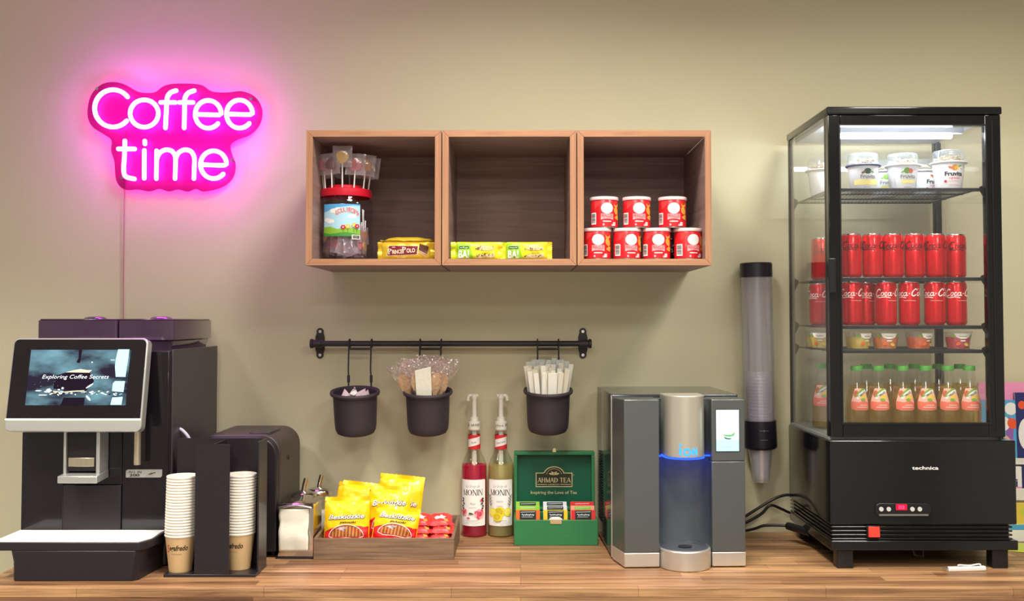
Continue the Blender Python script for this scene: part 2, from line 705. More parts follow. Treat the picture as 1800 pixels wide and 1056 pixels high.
    def build(s, name, mapper, parent, dx=None, dy=None, eps=0.00006, world=False):
        me_bm = bmesh.new()
        for bm, mi, lay in s.items:
            for ax, step in ((0, dx), (1, dy)):
                if not step or not bm.verts:
                    continue
                lo = min(v.co[ax] for v in bm.verts)
                hi = max(v.co[ax] for v in bm.verts)
                k = math.floor(lo / step) + 1
                while k * step < hi:
                    co = [0, 0, 0]; co[ax] = k * step
                    no = [0, 0, 0]; no[ax] = 1
                    bmesh.ops.bisect_plane(bm, geom=bm.verts[:] + bm.edges[:] + bm.faces[:], dist=1e-7, plane_co=co, plane_no=no)
                    k += 1
            idx = {}
            for v in bm.verts:
                idx[v] = me_bm.verts.new(mapper(v.co.x, v.co.y, 0.0002 + lay * eps))
            for f in bm.faces:
                try:
                    nf = me_bm.faces.new([idx[v] for v in f.verts])
                    nf.material_index = mi
                except ValueError:
                    pass
            bm.free()
        s.items = []
        o = MB()
        o.bm.free()
        o.bm = me_bm
        return o.build(name, s.mats, parent, world=world, smooth=0)


def on_plane(x0, y, z0):
    """faces -Y"""
    return lambda x, z, l: (x0 + x, y - l, z0 + z)


def on_round(rf, cx=0.0, cy=0.0, a0=0.0):
    """wrapped round a vertical axis; x is arc length at radius rf(z); a0 turns it"""
    r_ = rf if callable(rf) else (lambda z: rf)
    rm = r_(0.0) if not callable(rf) else None

    def f(x, z, l):
        r = r_(z)
        a = x / (rm or f.ref) + a0
        return (cx + (r + l) * math.sin(a), cy - (r + l) * math.cos(a), z)
    f.ref = rm or 0.03
    return f


def profile_r(prof):
    def f(z):
        for (ra, za), (rb, zb) in zip(prof[:-1], prof[1:]):
            if za <= z <= zb and zb > za:
                return ra + (rb - ra) * (z - za) / (zb - za)
        return prof[-1][0] if z > prof[-1][1] else prof[0][0]
    return f


def pillow_pack(parent, name, mats, wd, ht, th, seal='x', sl=0.008, p=3.0, wr=0.0012, seed=0, nx=18, ny=12, mf=None):
    """a filled foil pack standing with its face to -Y; returns (object, art mapper). seal: sides with the flat crimped ends"""
    rnd = seed * 13.7

    def half(x, z):
        u, v = abs(2 * x / wd), abs(2 * (z - ht / 2) / ht)
        u, v = min(u, 1), min(v, 1)
        h = th / 2 * math.sqrt(max(0, 1 - u ** p)) * math.sqrt(max(0, 1 - v ** p))
        e = max(u, v)
        q = noise.noise(Vector((x * 55 + rnd, z * 55, seed))) * wr * (0.4 + 1.6 * e) + noise.noise(Vector((x * 160 + rnd, z * 130, seed + 5))) * wr * 0.5 * e
        return h, q

    mb = MB()
    xs = [-wd / 2 + wd * i / nx for i in range(nx + 1)]
    zs = [ht * j / ny for j in range(ny + 1)]
    for sgn in (-1, 1):
        V = []
        for z in zs:
            row = []
            for x in xs:
                h, q = half(x, z)
                row.append(mb.bm.verts.new((x, sgn * h + q, z)))
            V.append(row)
        for j in range(ny):
            for i in range(nx):
                mb.face([V[j][i], V[j][i + 1], V[j + 1][i + 1], V[j + 1][i]], mf((xs[i] + xs[i + 1]) / 2, (zs[j] + zs[j + 1]) / 2) if mf else 0)
    # crimped ends
    if seal == 'x':
        for sg in (-1, 1):
            n_ = 16
            for j in range(n_):
                za, zb = ht * j / n_, ht * (j + 1) / n_
                ya = half(wd / 2, za)[1]; yb = half(wd / 2, zb)[1]
                zz = sl * (1.0 + 0.18 * (j % 2)); zz2 = sl * (1.0 + 0.18 * ((j + 1) % 2))
                off = 0.003 * math.sin(seed + j * 0.7)
                off2 = 0.003 * math.sin(seed + (j + 1) * 0.7)
                a = [mb.bm.verts.new(q) for q in ((sg * wd / 2, ya, za), (sg * (wd / 2 + zz), ya + off, za), (sg * (wd / 2 + zz2), yb + off2, zb), (sg * wd / 2, yb, zb))]
                mb.face(a, mf(sg * wd / 2, za) if mf else 0)
    elif seal == 'z':
        for sg in (0, 1):
            n_ = 20
            z0 = ht * sg
            dz = sl if sg else -sl
            for j in range(n_):
                xa, xb = -wd / 2 + wd * j / n_, -wd / 2 + wd * (j + 1) / n_
                ya = half(xa, z0)[1]; yb = half(xb, z0)[1]
                k1 = 1.0 + 0.12 * (j % 2); k2 = 1.0 + 0.12 * ((j + 1) % 2)
                off = 0.004 * math.sin(seed * 2 + j * 0.45)
                off2 = 0.004 * math.sin(seed * 2 + (j + 1) * 0.45)
                a = [mb.bm.verts.new(q) for q in ((xa, ya, z0), (xb, yb, z0), (xb, yb + off2, z0 + dz * k2), (xa, ya + off, z0 + dz * k1))]
                mb.face(a, mf(xa, z0) if mf else 0)
    bmesh.ops.remove_doubles(mb.bm, verts=mb.bm.verts, dist=1e-6)
    o = mb.build(name, mats, parent, smooth=60)

    def mapper(x, z, l):
        # bilinear on the same grid so that print stays on the film
        fx = min(max((x + wd / 2) / wd * nx, 0), nx - 1e-6); fz = min(max(z / ht * ny, 0), ny - 1e-6)
        i, j = int(fx), int(fz)
        a, b = fx - i, fz - j

        def yy(ii, jj):
            h, q = half(xs[ii], zs[jj])
            return -h + q
        y = (yy(i, j) * (1 - a) + yy(i + 1, j) * a) * (1 - b) + (yy(i, j + 1) * (1 - a) + yy(i + 1, j + 1) * a) * b
        return (x, y - 0.0005 - l, z)
    return o, mapper, wd / nx, ht / ny

# ================================================================== THE ROOM
WALL = 3.02
TOP = 0.90
m_wall = mat('wall_paint', (205, 199, 166), rough=0.75, spec=0.25, bump=0.04, bscale=260, var=0.03, vscale=3)
m_wall2 = mat('room_paint', (214, 212, 204), rough=0.8)
m_ceil = mat('ceiling_paint', (225, 222, 214), rough=0.9)
m_floor = mat('floor_vinyl', (158, 154, 146), rough=0.5, var=0.1, vscale=6)


def slab(name, *a, m=None):
    o = MB().box(*a).build(name, m, smooth=0)
    return structure(o)


slab('wall_back', -3.2, 3.2, WALL, WALL + 0.12, 0, 2.8, m=m_wall)
slab('wall_left', -3.32, -3.2, -2.6, WALL, 0, 2.8, m=m_wall2)
slab('wall_right', 3.2, 3.32, -2.6, WALL, 0, 2.8, m=m_wall2)
slab('wall_front', -3.2, 3.2, -2.72, -2.6, 0, 2.8, m=m_wall2)
slab('floor', -3.2, 3.2, -2.6, WALL, -0.1, 0, m=m_floor)
slab('ceiling', -3.2, 3.2, -2.6, WALL, 2.8, 2.9, m=m_ceil)
o = MB().box(-3.2, 3.2, WALL - 0.012, WALL, 0, 0.07).build('baseboard_back', m_ceil, smooth=0)
structure(o)

# ------------------------------------------------------------------ worktop and base cabinet
m_top = wood_mat('butcher_block', (192, 151, 110), (112, 79, 56), scale=(3.2, 75, 75), rough=0.42, blocks=(0.62, 0.041))
m_cab = mat('cabinet_front', (44, 36, 33), rough=0.5)
worktop = MB().box(-1.272, 2.05, 2.395, WALL - 0.001, 0.862, TOP).build('worktop', m_top, bevel=0.002)
tag(worktop, 'long brown butcher-block wooden worktop running under all the machines', 'worktop')
cab = thing('base_cabinet', 'dark base cabinet under the wooden worktop', 'cabinet', (0.4, 2.7, 0))
MB().box(-1.2, 2.0, 2.45, WALL - 0.014, 0.08, 0.862).box(-1.18, 1.98, 2.50, WALL - 0.014, 0.0, 0.08).build('carcass', m_cab, cab, world=True)
m_handle = mat('satin_steel', (190, 188, 184), rough=0.3, metal=1.0)
for i in range(5):
    x0 = -1.2 + i * 0.64
    d = MB().box(x0 + 0.003, x0 + 0.637, 2.428, 2.449, 0.085, 0.858).build('door', m_cab, cab, world=True, bevel=0.002)
    MB().tube([(x0 + 0.57, 2.428, 0.62), (x0 + 0.57, 2.40, 0.62), (x0 + 0.57, 2.40, 0.78), (x0 + 0.57, 2.428, 0.78)], 0.005).build('handle', m_handle, d, world=True)

# ------------------------------------------------------------------ three wall cubes
m_edge = wood_mat('walnut_edge_x', (190, 140, 104), (158, 110, 80), scale=(5, 150, 150), rough=0.5)
m_edge_z = wood_mat('walnut_edge_z', (190, 140, 104), (158, 110, 80), scale=(5, 150, 150), rough=0.5, swizzle='z')
m_walnut = wood_mat('walnut_dark', (162, 134, 126), (134, 108, 101), scale=(3, 60, 60), rough=0.55)
m_walnut_z = wood_mat('walnut_dark_z', (162, 134, 126), (134, 108, 101), scale=(3, 60, 60), rough=0.55, swizzle='y')
SH_F = 2.65
sz0, sz1 = PZ(466, SH_F), PZ(229, SH_F)
SHX = [(PX(537, 460, SH_F), PX(775.2, 460, SH_F)), (PX(777, 460, SH_F), PX(1013.4, 460, SH_F)), (PX(1015.2, 460, SH_F), PX(1251.5, 460, SH_F))]
SHT = 0.0165
SH_FLOOR = sz0 + SHT
shelf_labels = ['walnut wall cube holding the lollipop jar and gold wafer bars', 'middle walnut wall cube with two yellow-green bars on its floor', 'walnut wall cube holding the stacked red snack cans']
for (x0, x1), lb in zip(SHX, shelf_labels):
    t = thing('wall_cube', lb, 'shelf', ((x0 + x1) / 2, WALL, sz0), group='walnut cube shelves in a row on the wall')
    g = 0.0004

    def panel(name, outer, a, b, c, d, mm, me):
        # mitred panel: cross-section trapezoid a-b outer, c-d inner, run from front to wall, pale edge strip at the front
        mb = MB()
        mb.prism([a, b, c, d], 'y', SH_F + 0.0012, WALL - 0.0005, 0)
        p = mb.build(name, mm, t, world=True)
        mb = MB()
        mb.prism([a, b, c, d], 'y', SH_F, SH_F + 0.0012, 0)
        mb.build('edge_strip', me, p, world=True)['label'] = 'pale wood edge strip'
    panel('top_panel', 0, (x0 + g, sz1), (x1 - g, sz1), (x1 - SHT - g, sz1 - SHT), (x0 + SHT + g, sz1 - SHT), m_walnut, m_edge)
    panel('bottom_panel', 0, (x0 + g, sz0), (x1 - g, sz0), (x1 - SHT - g, sz0 + SHT), (x0 + SHT + g, sz0 + SHT), m_walnut, m_edge)
    panel('side_panel', 0, (x0, sz0 + g), (x0, sz1 - g), (x0 + SHT, sz1 - SHT - g), (x0 + SHT, sz0 + SHT + g), m_walnut_z, m_edge_z)
    panel('side_panel', 0, (x1, sz0 + g), (x1, sz1 - g), (x1 - SHT, sz1 - SHT - g), (x1 - SHT, sz0 + SHT + g), m_walnut_z, m_edge_z)
    MB().box(x0 + SHT, x1 - SHT, WALL - 0.028, WALL - 0.018, sz0 + SHT, sz1 - SHT).build('back_panel', m_walnut, t, world=True)

# ------------------------------------------------------------------ neon sign
NEON = (1.0, 0.09, 1.45)
NEON_S = 23.0
m_neon = emit_mat('pink_neon', tuple(c / 1.45 for c in NEON), NEON_S * 1.45)
m_acryl = clear_mat('sign_acrylic_glow_tint', tint=(214, 112, 190), refl=0.012, edge=0.10, rough=0.5)  # clear board; the neon's saturated pink glow is put into its tint
m_screw = mat('chrome', (215, 213, 210), rough=0.12, metal=1.0)
m_cord = clear_mat('sign_cord_clear', tint=(235, 205, 205), refl=0.08, film=0.45, filmrgb=(225, 190, 190))
sign = thing('neon_sign', 'pink glowing neon lettering sign reading Coffee time on clear acrylic', 'neon sign', tuple(P(305, 240, WALL)))
SY = 2.973


def Z2(zx, zy, Y=SY):
    return P(130 + zx / 4.8, 130 + zy / 4.8, Y)


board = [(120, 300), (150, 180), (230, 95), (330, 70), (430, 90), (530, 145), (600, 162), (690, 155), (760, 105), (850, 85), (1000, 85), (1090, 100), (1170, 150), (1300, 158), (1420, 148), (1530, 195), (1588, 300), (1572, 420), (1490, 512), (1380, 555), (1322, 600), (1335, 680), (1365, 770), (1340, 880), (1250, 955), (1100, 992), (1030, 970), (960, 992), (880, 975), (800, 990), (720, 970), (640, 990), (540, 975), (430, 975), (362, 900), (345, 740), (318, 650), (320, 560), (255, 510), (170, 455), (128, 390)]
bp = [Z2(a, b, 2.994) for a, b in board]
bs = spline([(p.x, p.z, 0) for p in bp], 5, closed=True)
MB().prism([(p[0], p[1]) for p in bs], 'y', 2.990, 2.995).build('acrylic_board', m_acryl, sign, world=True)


def arc(cx, cy, rx, ry, a0, a1, n=28):
    return [(cx + rx * math.cos(R(a0 + (a1 - a0) * i / n)), cy - ry * math.sin(R(a0 + (a1 - a0) * i / n))) for i in range(n + 1)]


letters = [
    [arc(330, 290, 155, 157, 38, 318, 40)],
    [('c', arc(593, 333, 119, 115, 0, 360, 40)[:-1])],
    [[(p[0], p[1]) for p in spline([(862, 140, 0), (812, 160, 0), (785, 210, 0), (780, 300, 0), (772, 455, 0)], 8)], [(732, 240), (855, 240)]],
    [[(p[0], p[1]) for p in spline([(1015, 140, 0), (962, 162, 0), (936, 210, 0), (933, 300, 0), (930, 455, 0)], 8)], [(890, 240), (1005, 240)]],
    [[(1036, 340), (1180, 345), (1226, 345)] + arc(1133, 340, 110, 117, 3, 318, 36)],
    [[(1300, 338), (1440, 342), (1490, 342)] + arc(1397, 338, 110, 118, 3, 318, 36)],
    [[(p[0], p[1]) for p in spline([(430, 565, 0), (426, 700, 0), (420, 810, 0), (438, 865, 0), (510, 885, 0)], 8)], [(375, 632), (512, 632)]],
    [[(594, 645), (593, 880)], [(598, 566), (599, 590)]],
    [[(698, 648), (695, 882)], [(p[0], p[1]) for p in spline([(700, 715, 0), (722, 668, 0), (770, 640, 0), (825, 650, 0), (855, 700, 0), (856, 790, 0), (853, 882, 0)], 8)], [(p[0], p[1]) for p in spline([(858, 715, 0), (880, 668, 0), (930, 640, 0), (985, 652, 0), (1015, 705, 0), (1015, 790, 0), (1012, 882, 0)], 8)]],
    [[(1085, 765), (1220, 770), (1270, 770)] + arc(1178, 765, 110, 117, 3, 318, 36)],
]
TR = 0.0062
for L in letters:
    mb = MB()
    for st in L:
        closed = st[0] == 'c'
        pts = st[1] if closed else st
        q = [Z2(a, b) for a, b in pts]
        mb.tube(q, TR, 10, closed=closed)
        if not closed:
            for e in (q[0], q[-1]):
                mb.ball(e, TR, n=10)
    mb.build('neon_letter', m_neon, sign, world=True, smooth=60)
mb = MB()
for zx, zy in ((205, 130), (1500, 215), (410, 880), (1340, 730)):
    p = Z2(zx, zy, 2.995)
    mb.cyl((p.x, 2.987, p.z), (p.x, WALL, p.z), 0.0025, 12).cyl((p.x, 2.985, p.z), (p.x, 2.988, p.z), 0.0045, 12)
mb.build('wall_standoffs', m_screw, sign, world=True)
c0 = P(219, 333, 3.005); c1 = P(217, 470, 3.01); c2 = P(216.5, 600, 3.01)
MB().tube(spline([P(222, 226, 3.003), P(220.5, 280, 3.005), c0, c1, c2, P(216, 700, 3.01)], 6), 0.0022, 6).build('power_cord', m_cord, sign, world=True)

# ------------------------------------------------------------------ hanging rail
m_black_metal = mat('black_powder_coat', (46, 40, 44), rough=0.45, bump=0.05, bscale=400)
m_pot = mat('black_matt_plastic', (58, 50, 56), rough=0.55, bump=0.08, bscale=600)
RY = 2.972
rl, rr_ = P(548, 604, RY), P(1037, 603.5, RY)
RZ = (rl.z + rr_.z) / 2
rail = thing('hanging_rail', 'long black metal hanging rail on the wall under the cubes', 'rail', (0, WALL, RZ))
MB().cyl((rl.x + 0.004, RY, RZ), (rr_.x - 0.004, RY, RZ), 0.0082, 20).build('bar', m_black_metal, rail, world=True)
for px, sgn in ((563, -1), (1024.5, 1)):
    bx = PX(px, 604, WALL)
    pts = []
    hw, hh, lr, lo = 0.0135, 0.021, 0.0105, 0.0345
    for sg in (1, -1):
        pts += [(bx + sg * hw, RZ - sg * hh), (bx + sg * hw, RZ + sg * hh * 0.8)]
        pts += [(bx + sg * lr * math.cos(R(a)), RZ + sg * (lo + lr * math.sin(R(a)))) for a in range(-20, 201, 20)]
        pts += [(bx - sg * hw, RZ + sg * hh * 0.8)]
    b = MB().prism(pts, 'y', WALL - 0.004, WALL - 0.0002).cyl((bx, WALL - 0.004, RZ), (bx, RY, RZ), 0.011, 20).cyl((bx - 0.012, RY, RZ), (bx + 0.012, RY, RZ), 0.0115, 20).build('bracket', m_black_metal, rail, world=True)
    for dz in (lo, -lo):
        MB().cyl((bx, WALL - 0.0055, RZ + dz), (bx, WALL - 0.0035, RZ + dz), 0.0044, 16).build('screw', m_screw, b, world=True)
    ex = rl.x if sgn < 0 else rr_.x
    MB().cyl((ex - 0.0045, RY, RZ), (ex + 0.0045, RY, RZ), 0.0135, 24).build('end_cap', m_black_metal, rail, world=True, bevel=0.002)

# ------------------------------------------------------------------ hanging pots
POT_T = R(9)
POT_PROF = [(0, -0.119), (0.043, -0.119), (0.052, -0.115), (0.0565, -0.106), (0.0585, -0.09), (0.0615, -0.012), (0.0625, -0.006), (0.0685, -0.006), (0.0702, -0.001), (0.0685, 0.004), (0.0655, 0.004), (0.0610, -0.001), (0.0590, -0.012), (0.0560, -0.09), (0.052, -0.104), (0.04, -0.112), (0, -0.112)]


def make_pot(px, py, hooks, label, low):
    c = P(px, py, 2.888)
    t = thing('hanging_pot', label, 'pot', tuple(c), group='black pots hooked on the rail')
    MB().lathe(POT_PROF, n=48).xf(Matrix.Rotation(POT_T, 4, 'X')).build('pot', m_pot, t, smooth=30)
    mb = MB()
    hx = [PX(h, 610, RY - 0.013) for h in hooks]
    back = Vector((0, 0.062, 0.0))
    back.rotate(Matrix.Rotation(POT_T, 3, 'X'))
    zb = c.z + back.z
    yb = c.y + back.y
    for x in hx:
        top = [(x, RY + 0.0115, RZ - 0.012), (x, RY + 0.0125, RZ + 0.001), (x, RY + 0.008, RZ + 0.011), (x, RY, RZ + 0.0125), (x, RY - 0.009, RZ + 0.009), (x, RY - 0.0125, RZ), (x, RY - 0.0125, RZ - 0.02)]
        xe = x * 0.9 + c.x * 0.1 if not low else x + (0.002 if x > c.x else 0.001)
        end = [(x, (RY - 0.0125 + yb) / 2, (RZ - 0.02 + zb) / 2), (xe, yb + 0.004, zb + 0.03), (xe, yb + 0.004, zb + 0.008), (xe, yb + 0.009, zb - 0.006)]
        mb.tube(spline(top + end, 5), 0.0022, 8)
        if low:
            mb.tube([(xe, yb + 0.0045, zb + 0.034), (xe, yb + 0.004, zb + 0.03), (xe, yb + 0.004, zb + 0.018), (xe, yb + 0.0045, zb + 0.014)], 0.0042, 10)
    zc = RZ - 0.0145
    mb.tube([(hx[0], RY - 0.0125, zc), (hx[1], RY - 0.0125, zc)], 0.0032, 8)
    mb.build('hook', m_black_metal, t, world=True, smooth=60)
    return t, c


pot_a, pa = make_pot(624, 689, (613, 652), 'low-hanging black pot holding triangular sachets', True)
pot_b, pb = make_pot(752, 688, (738, 775), 'black pot holding clear-wrapped wooden spoons', False)
pot_c, pc = make_pot(963.5, 686, (945, 982), 'black pot full of white wrapped stirrers', False)
MP = Matrix.Rotation(POT_T, 4, 'X')


def in_pot(c, x, y, z):
    return Vector(c) + (MP @ Vector((x, y, z)))


# folded triangular sachets
m_sachet = mat('mauve_foil', (206, 178, 190), rough=0.35, metal=0.2, bump=0.2, bscale=90)
m_ink = mat('black_ink', (25, 23, 24), rough=0.6)
m_white_ink = mat('white_ink', (240, 238, 232), rough=0.5)


def tetra(sz, seed):
    rnd = random.Random(seed)
    a = sz
    pts = [Vector((-a, -0.35 * a, 0)), Vector((a, -0.35 * a, 0)), Vector((0.15 * a, 0.02 * a, 1.55 * a)), Vector((0, 0.55 * a, 0.1 * a))]
    mb = MB()
    for tri in ((0, 1, 2), (1, 3, 2), (3, 0, 2), (0, 3, 1)):
        A, B, D = (pts[i] for i in tri)
        n = (B - A).cross(D - A).normalized()
        cen = sum(pts, Vector()) / 4
        if n.dot(A - cen) < 0:
            n = -n
        N = 6
        V = {}
        for i in range(N + 1):
            for j in range(N + 1 - i):
                u, v = i / N, j / N
                w_ = 1 - u - v
                V[i, j] = mb.bm.verts.new(A * w_ + B * u + D * v + n * (a * 0.9 * u * v * w_ * 3))
        for i in range(N):
            for j in range(N - i):
                mb.face([V[i, j], V[i + 1, j], V[i, j + 1]])
                if i + j < N - 1:
                    mb.face([V[i + 1, j], V[i + 1, j + 1], V[i, j + 1]])
    bmesh.ops.remove_doubles(mb.bm, verts=mb.bm.verts, dist=1e-6)
    return mb


sach = [(-0.022, -0.012, 0.1, 'pink triangular sachet against the side of the low pot nearest the coffee machine', 0.025, False), (0.0, -0.028, -0.12, 'upright pink triangular sachet with black print in the low pot', 0.027, True), (0.024, -0.008, 0.5, 'grey-pink triangular sachet with its point tilted to the spoons', 0.024, False), (0.004, 0.024, 0.2, 'pink triangular sachet deepest in the low pot', 0.024, False)]
for i, (x, y, rz, lb, sz, printed) in enumerate(sach):
    q = in_pot(pa, x, y, -0.020 if printed else -0.026)
    t = thing('triangular_sachet', lb, 'sachet', tuple(q), group='triangular sachets in the low pot')
    tetra(sz, i).build('pouch', m_sachet, t, smooth=40)
    if printed:
        A = Art()
        A.ell(0.004, 0.0255, 0.009, 0.006, m_white_ink, rot=0.3).text('Dm', 0.003, 0.0135, 0.008, m_ink, off=0.02).line([(-0.004, 0.035), (0.004, 0.038), (0.01, 0.036)], 0.002, m_ink)
        A.build('print', lambda xx, zz, l: (xx, -0.0165 + zz * 0.22 - l, zz), t)
    t.rotation_euler = (POT_T - 0.05, 0.25 * (i - 1), rz)

# wrapped spoons
m_spoon = wood_mat('birch', (232, 196, 142), (214, 172, 118), scale=(90, 90, 10), rough=0.6)
m_film = clear_mat('clear_film', tint=(252, 246, 244), refl=0.16, rough=0.10, film=0.13, filmrgb=(255, 250, 248), crumple=0.7)
m_paper = mat('white_paper', (238, 233, 216), rough=0.8, bump=0.15, bscale=120)


def spoon_tree(t, flare, seed):
    rnd = random.Random(seed)
    pts = []
    prof = [(-0.005, 0), (-0.0045, 0.06), (-0.006, 0.105), (-0.014, 0.122), (-0.0165, 0.14), (-0.013, 0.158), (-0.004, 0.166)]
    pr = spline([(a, b, 0) for a, b in prof], 5)
    out = [(p[0], p[1]) for p in pr] + [(-p[0], p[1]) for p in reversed(pr)]
    MB().prism(out, 'y', -0.0008, 0.0008).build('spoon', m_spoon, t)
    mb = MB()
    N, K = 8, 14
    for sgn in (-1, 1):
        def f(u, v):
            z = 0.002 + 0.198 * v
            wd = 0.010 + 0.013 * max(0, min(1, (v - 0.42) * 2.2)) + flare * max(0, v - 0.72) * 0.05
            x = (u - 0.5) * 2 * wd
            bul = 0.0042 * (1 - (2 * u - 1) ** 2) * (1 - max(0, v - 0.8) * 3)
            q = noise.noise(Vector((x * 60 + seed, z * 60, sgn))) * 0.0045 * (0.25 + 1.6 * max(0, v - 0.55) * 2.5)
            return (x, sgn * (bul + 0.0012) + q, z + (noise.noise(Vector((u * 7, seed, 2))) * 0.012 if v > 0.99 else 0))
        mb.grid(f, N, K)
    mb.build('sleeve', m_film, t, smooth=60)


fan = [(-0.040, -0.012, -0.42, 1.2), (-0.027, -0.030, -0.16, 1.0), (-0.016, 0.012, -0.26, 1.5), (0.002, 0.02, -0.06, 1.4), (0.018, 0.014, 0.14, 1.4), (0.026, -0.026, 0.10, 1.0), (0.040, -0.006, 0.36, 1.3), (0.030, 0.026, 0.26, 1.5), (-0.032, 0.026, -0.3, 1.4)]
sp_lab = ['outermost leaning wrapped spoon on the sachet-pot side', 'wrapped wooden spoon in front, beside the white paper sleeve, sachet-pot side', 'wrapped wooden spoon in the middle row leaning to the sachet pot', 'upright wrapped wooden spoon behind the white paper sleeve', 'wrapped wooden spoon behind, just past the white paper sleeve', 'wrapped wooden spoon in front, beside the white paper sleeve, syrup side', 'outermost leaning wrapped spoon on the syrup-bottle side', 'back-row wrapped spoon leaning towards the stirrer pot', 'back-row wrapped spoon leaning towards the sachet pot']
for i, ((x, y, lean, fl), lb) in enumerate(zip(fan, sp_lab)):
    q = in_pot(pb, x * 0.36, y * 0.7, -0.104)
    t = thing('wrapped_spoon', lb, 'spoon', tuple(q), group='wrapped wooden spoons in the middle pot')
    spoon_tree(t, fl, i)
    t.rotation_euler = (POT_T + (0.10 if y < 0 else -0.06), lean * 0.75, 0.2 * (i % 3 - 1))
q = in_pot(pb, -0.004, -0.034, -0.104)
t = thing('paper_cutlery_sleeve', 'flat white paper sleeve standing among the wrapped spoons', 'cutlery sleeve', tuple(q))
MB().prism([(-0.0195, 0), (0.0205, 0), (0.0225, 0.184), (-0.022, 0.174)], 'y', -0.0025, 0.0025).build('sleeve', m_paper, t, bevel=0.001)
t.rotation_euler = (POT_T + 0.06, -0.03, 0)

# wrapped stirrers
m_stir = [mat('stirrer_paper_white', (240, 236, 224), rough=0.75, bump=0.1, bscale=200), mat('stirrer_paper_cream', (226, 218, 196), rough=0.75), mat('stirrer_paper_frosted', (206, 208, 204), rough=0.5)]
rnd = random.Random(11)
spots = []
for row, (yy, n_, hh) in enumerate(((-0.040, 6, 0.163), (-0.028, 8, 0.168), (-0.012, 9, 0.172), (0.006, 9, 0.178), (0.024, 8, 0.182), (0.038, 6, 0.186))):
    half = math.sqrt(0.05 ** 2 - yy ** 2) if abs(yy) < 0.05 else 0.02
    for i in range(n_):
        spots.append((-half + 2 * half * (i + 0.5) / n_, yy, hh + rnd.uniform(-0.004, 0.004), row))
protos = {}
names_row = ['front row', 'second row', 'third row', 'fourth row', 'fifth row', 'back row']
for i, (x, y, h, row) in enumerate(spots):
    tall = (row == 1 and i == 8)
    if tall:
        h += 0.012
    k = 2 if row >= 4 else (1 if rnd.random() < 0.35 else 0)
    z0 = -0.104
    q = in_pot(pc, x * 0.84, y * 0.86, z0)
    ob = MB().box(-0.0066, 0.0066, -0.0021, 0.0021, 0, h).build('wrapped_stirrer', m_stir[k], None, bevel=0.0006, seg=1)
    lb = 'white paper-wrapped stirrer in the %s of the packed pot' % names_row[row]
    if tall:
        lb = 'wrapped stirrer poking up highest near the front of the packed pot'
    tag(ob, lb, 'stirrer', 'wrapped stirrers in the pot, ' + names_row[row] if not tall else 'wrapped stirrers in the pot')
    ob.location = q
    ob.rotation_euler = (POT_T - y * 1.2, x * 2.9, rnd.uniform(-0.35, 0.35))

# ================================================================== ON THE SHELVES
m_red = mat('snack_red', (214, 26, 36), rough=0.35, coat=0.2)
m_redl = mat('snack_red_light', (232, 66, 66), rough=0.4)
m_lid = mat('milky_lid', (240, 214, 212), rough=0.3)
m_tin = mat('tin', (200, 198, 194), rough=0.25, metal=1.0)
m_white = mat('white_print', (246, 243, 238), rough=0.5)
m_grey_ink = mat('grey_ink', (120, 120, 122), rough=0.6)
m_pink_ink = mat('pink_ink', (240, 176, 180), rough=0.5)
m_crisp = mat('crisp_gold', (232, 168, 62), rough=0.6, var=0.15, vscale=150)
m_crisp2 = mat('crisp_gold_dark', (206, 128, 40), rough=0.6)

CAN_R, CAN_H = 0.0365, 0.0835


def snack_can():
    t = thing('snack_can', 'red snack can', 'snack can', (0, 0, 0), group='red snack cans in the cube')
    MB().lathe([(0, 0.001), (0.034, 0.0), (0.0362, 0.001), (0.0362, 0.0035)], n=40).build('tin_base', m_tin, t)
    MB().lathe([(0.0355, 0.0035), (CAN_R - 0.0003, 0.004), (CAN_R - 0.0003, CAN_H - 0.009), (0.0355, CAN_H - 0.008)], n=48).build('tube', m_red, t)
    MB().lathe([(0.0355, CAN_H - 0.0085), (0.0375, CAN_H - 0.0085), (0.0380, CAN_H - 0.007), (0.0380, CAN_H - 0.0015), (0.0370, CAN_H), (0.0345, CAN_H), (0.034, CAN_H - 0.0015), (0, CAN_H - 0.0015)], n=48).build('plastic_lid', m_lid, t)
    A = Art()
    A.poly([(-0.034, 0.071), (-0.012, 0.071), (-0.022, 0.058), (-0.034, 0.05)], m_redl)
    A.ell(0.0015, 0.0525, 0.0165, 0.0145, m_white)
    A.poly([(-0.0155, 0.0375), (0.0185, 0.0375), (0.0185, 0.022), (0.010, 0.0245), (0.0015, 0.0255), (-0.007, 0.0245), (-0.0155, 0.022)], m_pink_ink)
    A.text('PRINGLES', 0.0015, 0.0275, 0.0085, m_red, w=0.031, off=0.02)
    A.rect(-0.010, 0.0125, 0.0165, 0.019, m_white, r=0.001)
    A.rect(-0.0105, -0.0055, 0.0065, 0.012, m_pink_ink, r=0.0015)
    A.rect(0.013, 0.021, 0.0055, 0.0105, m_pink_ink, r=0.002)
    A.rect(0.018, 0.0262, 0.0065, 0.0155, m_white, r=0.001).text('F2', 0.0222, 0.0085, 0.0048, m_ink)
    A.poly([(0.021, 0.066), (0.026, 0.0605), (0.034, 0.062), (0.040, 0.068), (0.039, 0.058), (0.030, 0.055), (0.023, 0.057)], m_crisp)
    A.ell(0.030, 0.046, 0.008, 0.0105, m_crisp, rot=0.5).line([(0.024, 0.050), (0.028, 0.044), (0.034, 0.041)], 0.001, m_crisp2)
    A.poly([(0.023, 0.028), (0.034, 0.036), (0.042, 0.032), (0.038, 0.021), (0.029, 0.024)], m_crisp).line([(0.026, 0.028), (0.034, 0.029), (0.040, 0.026)], 0.001, m_crisp2)
    A.barcode(-0.047, -0.0285, 0.010, 0.041, m_white, m_grey_ink, horizontal=True, n=11)
    A.build('printed_label', on_round(CAN_R), t, dx=0.004)
    return t


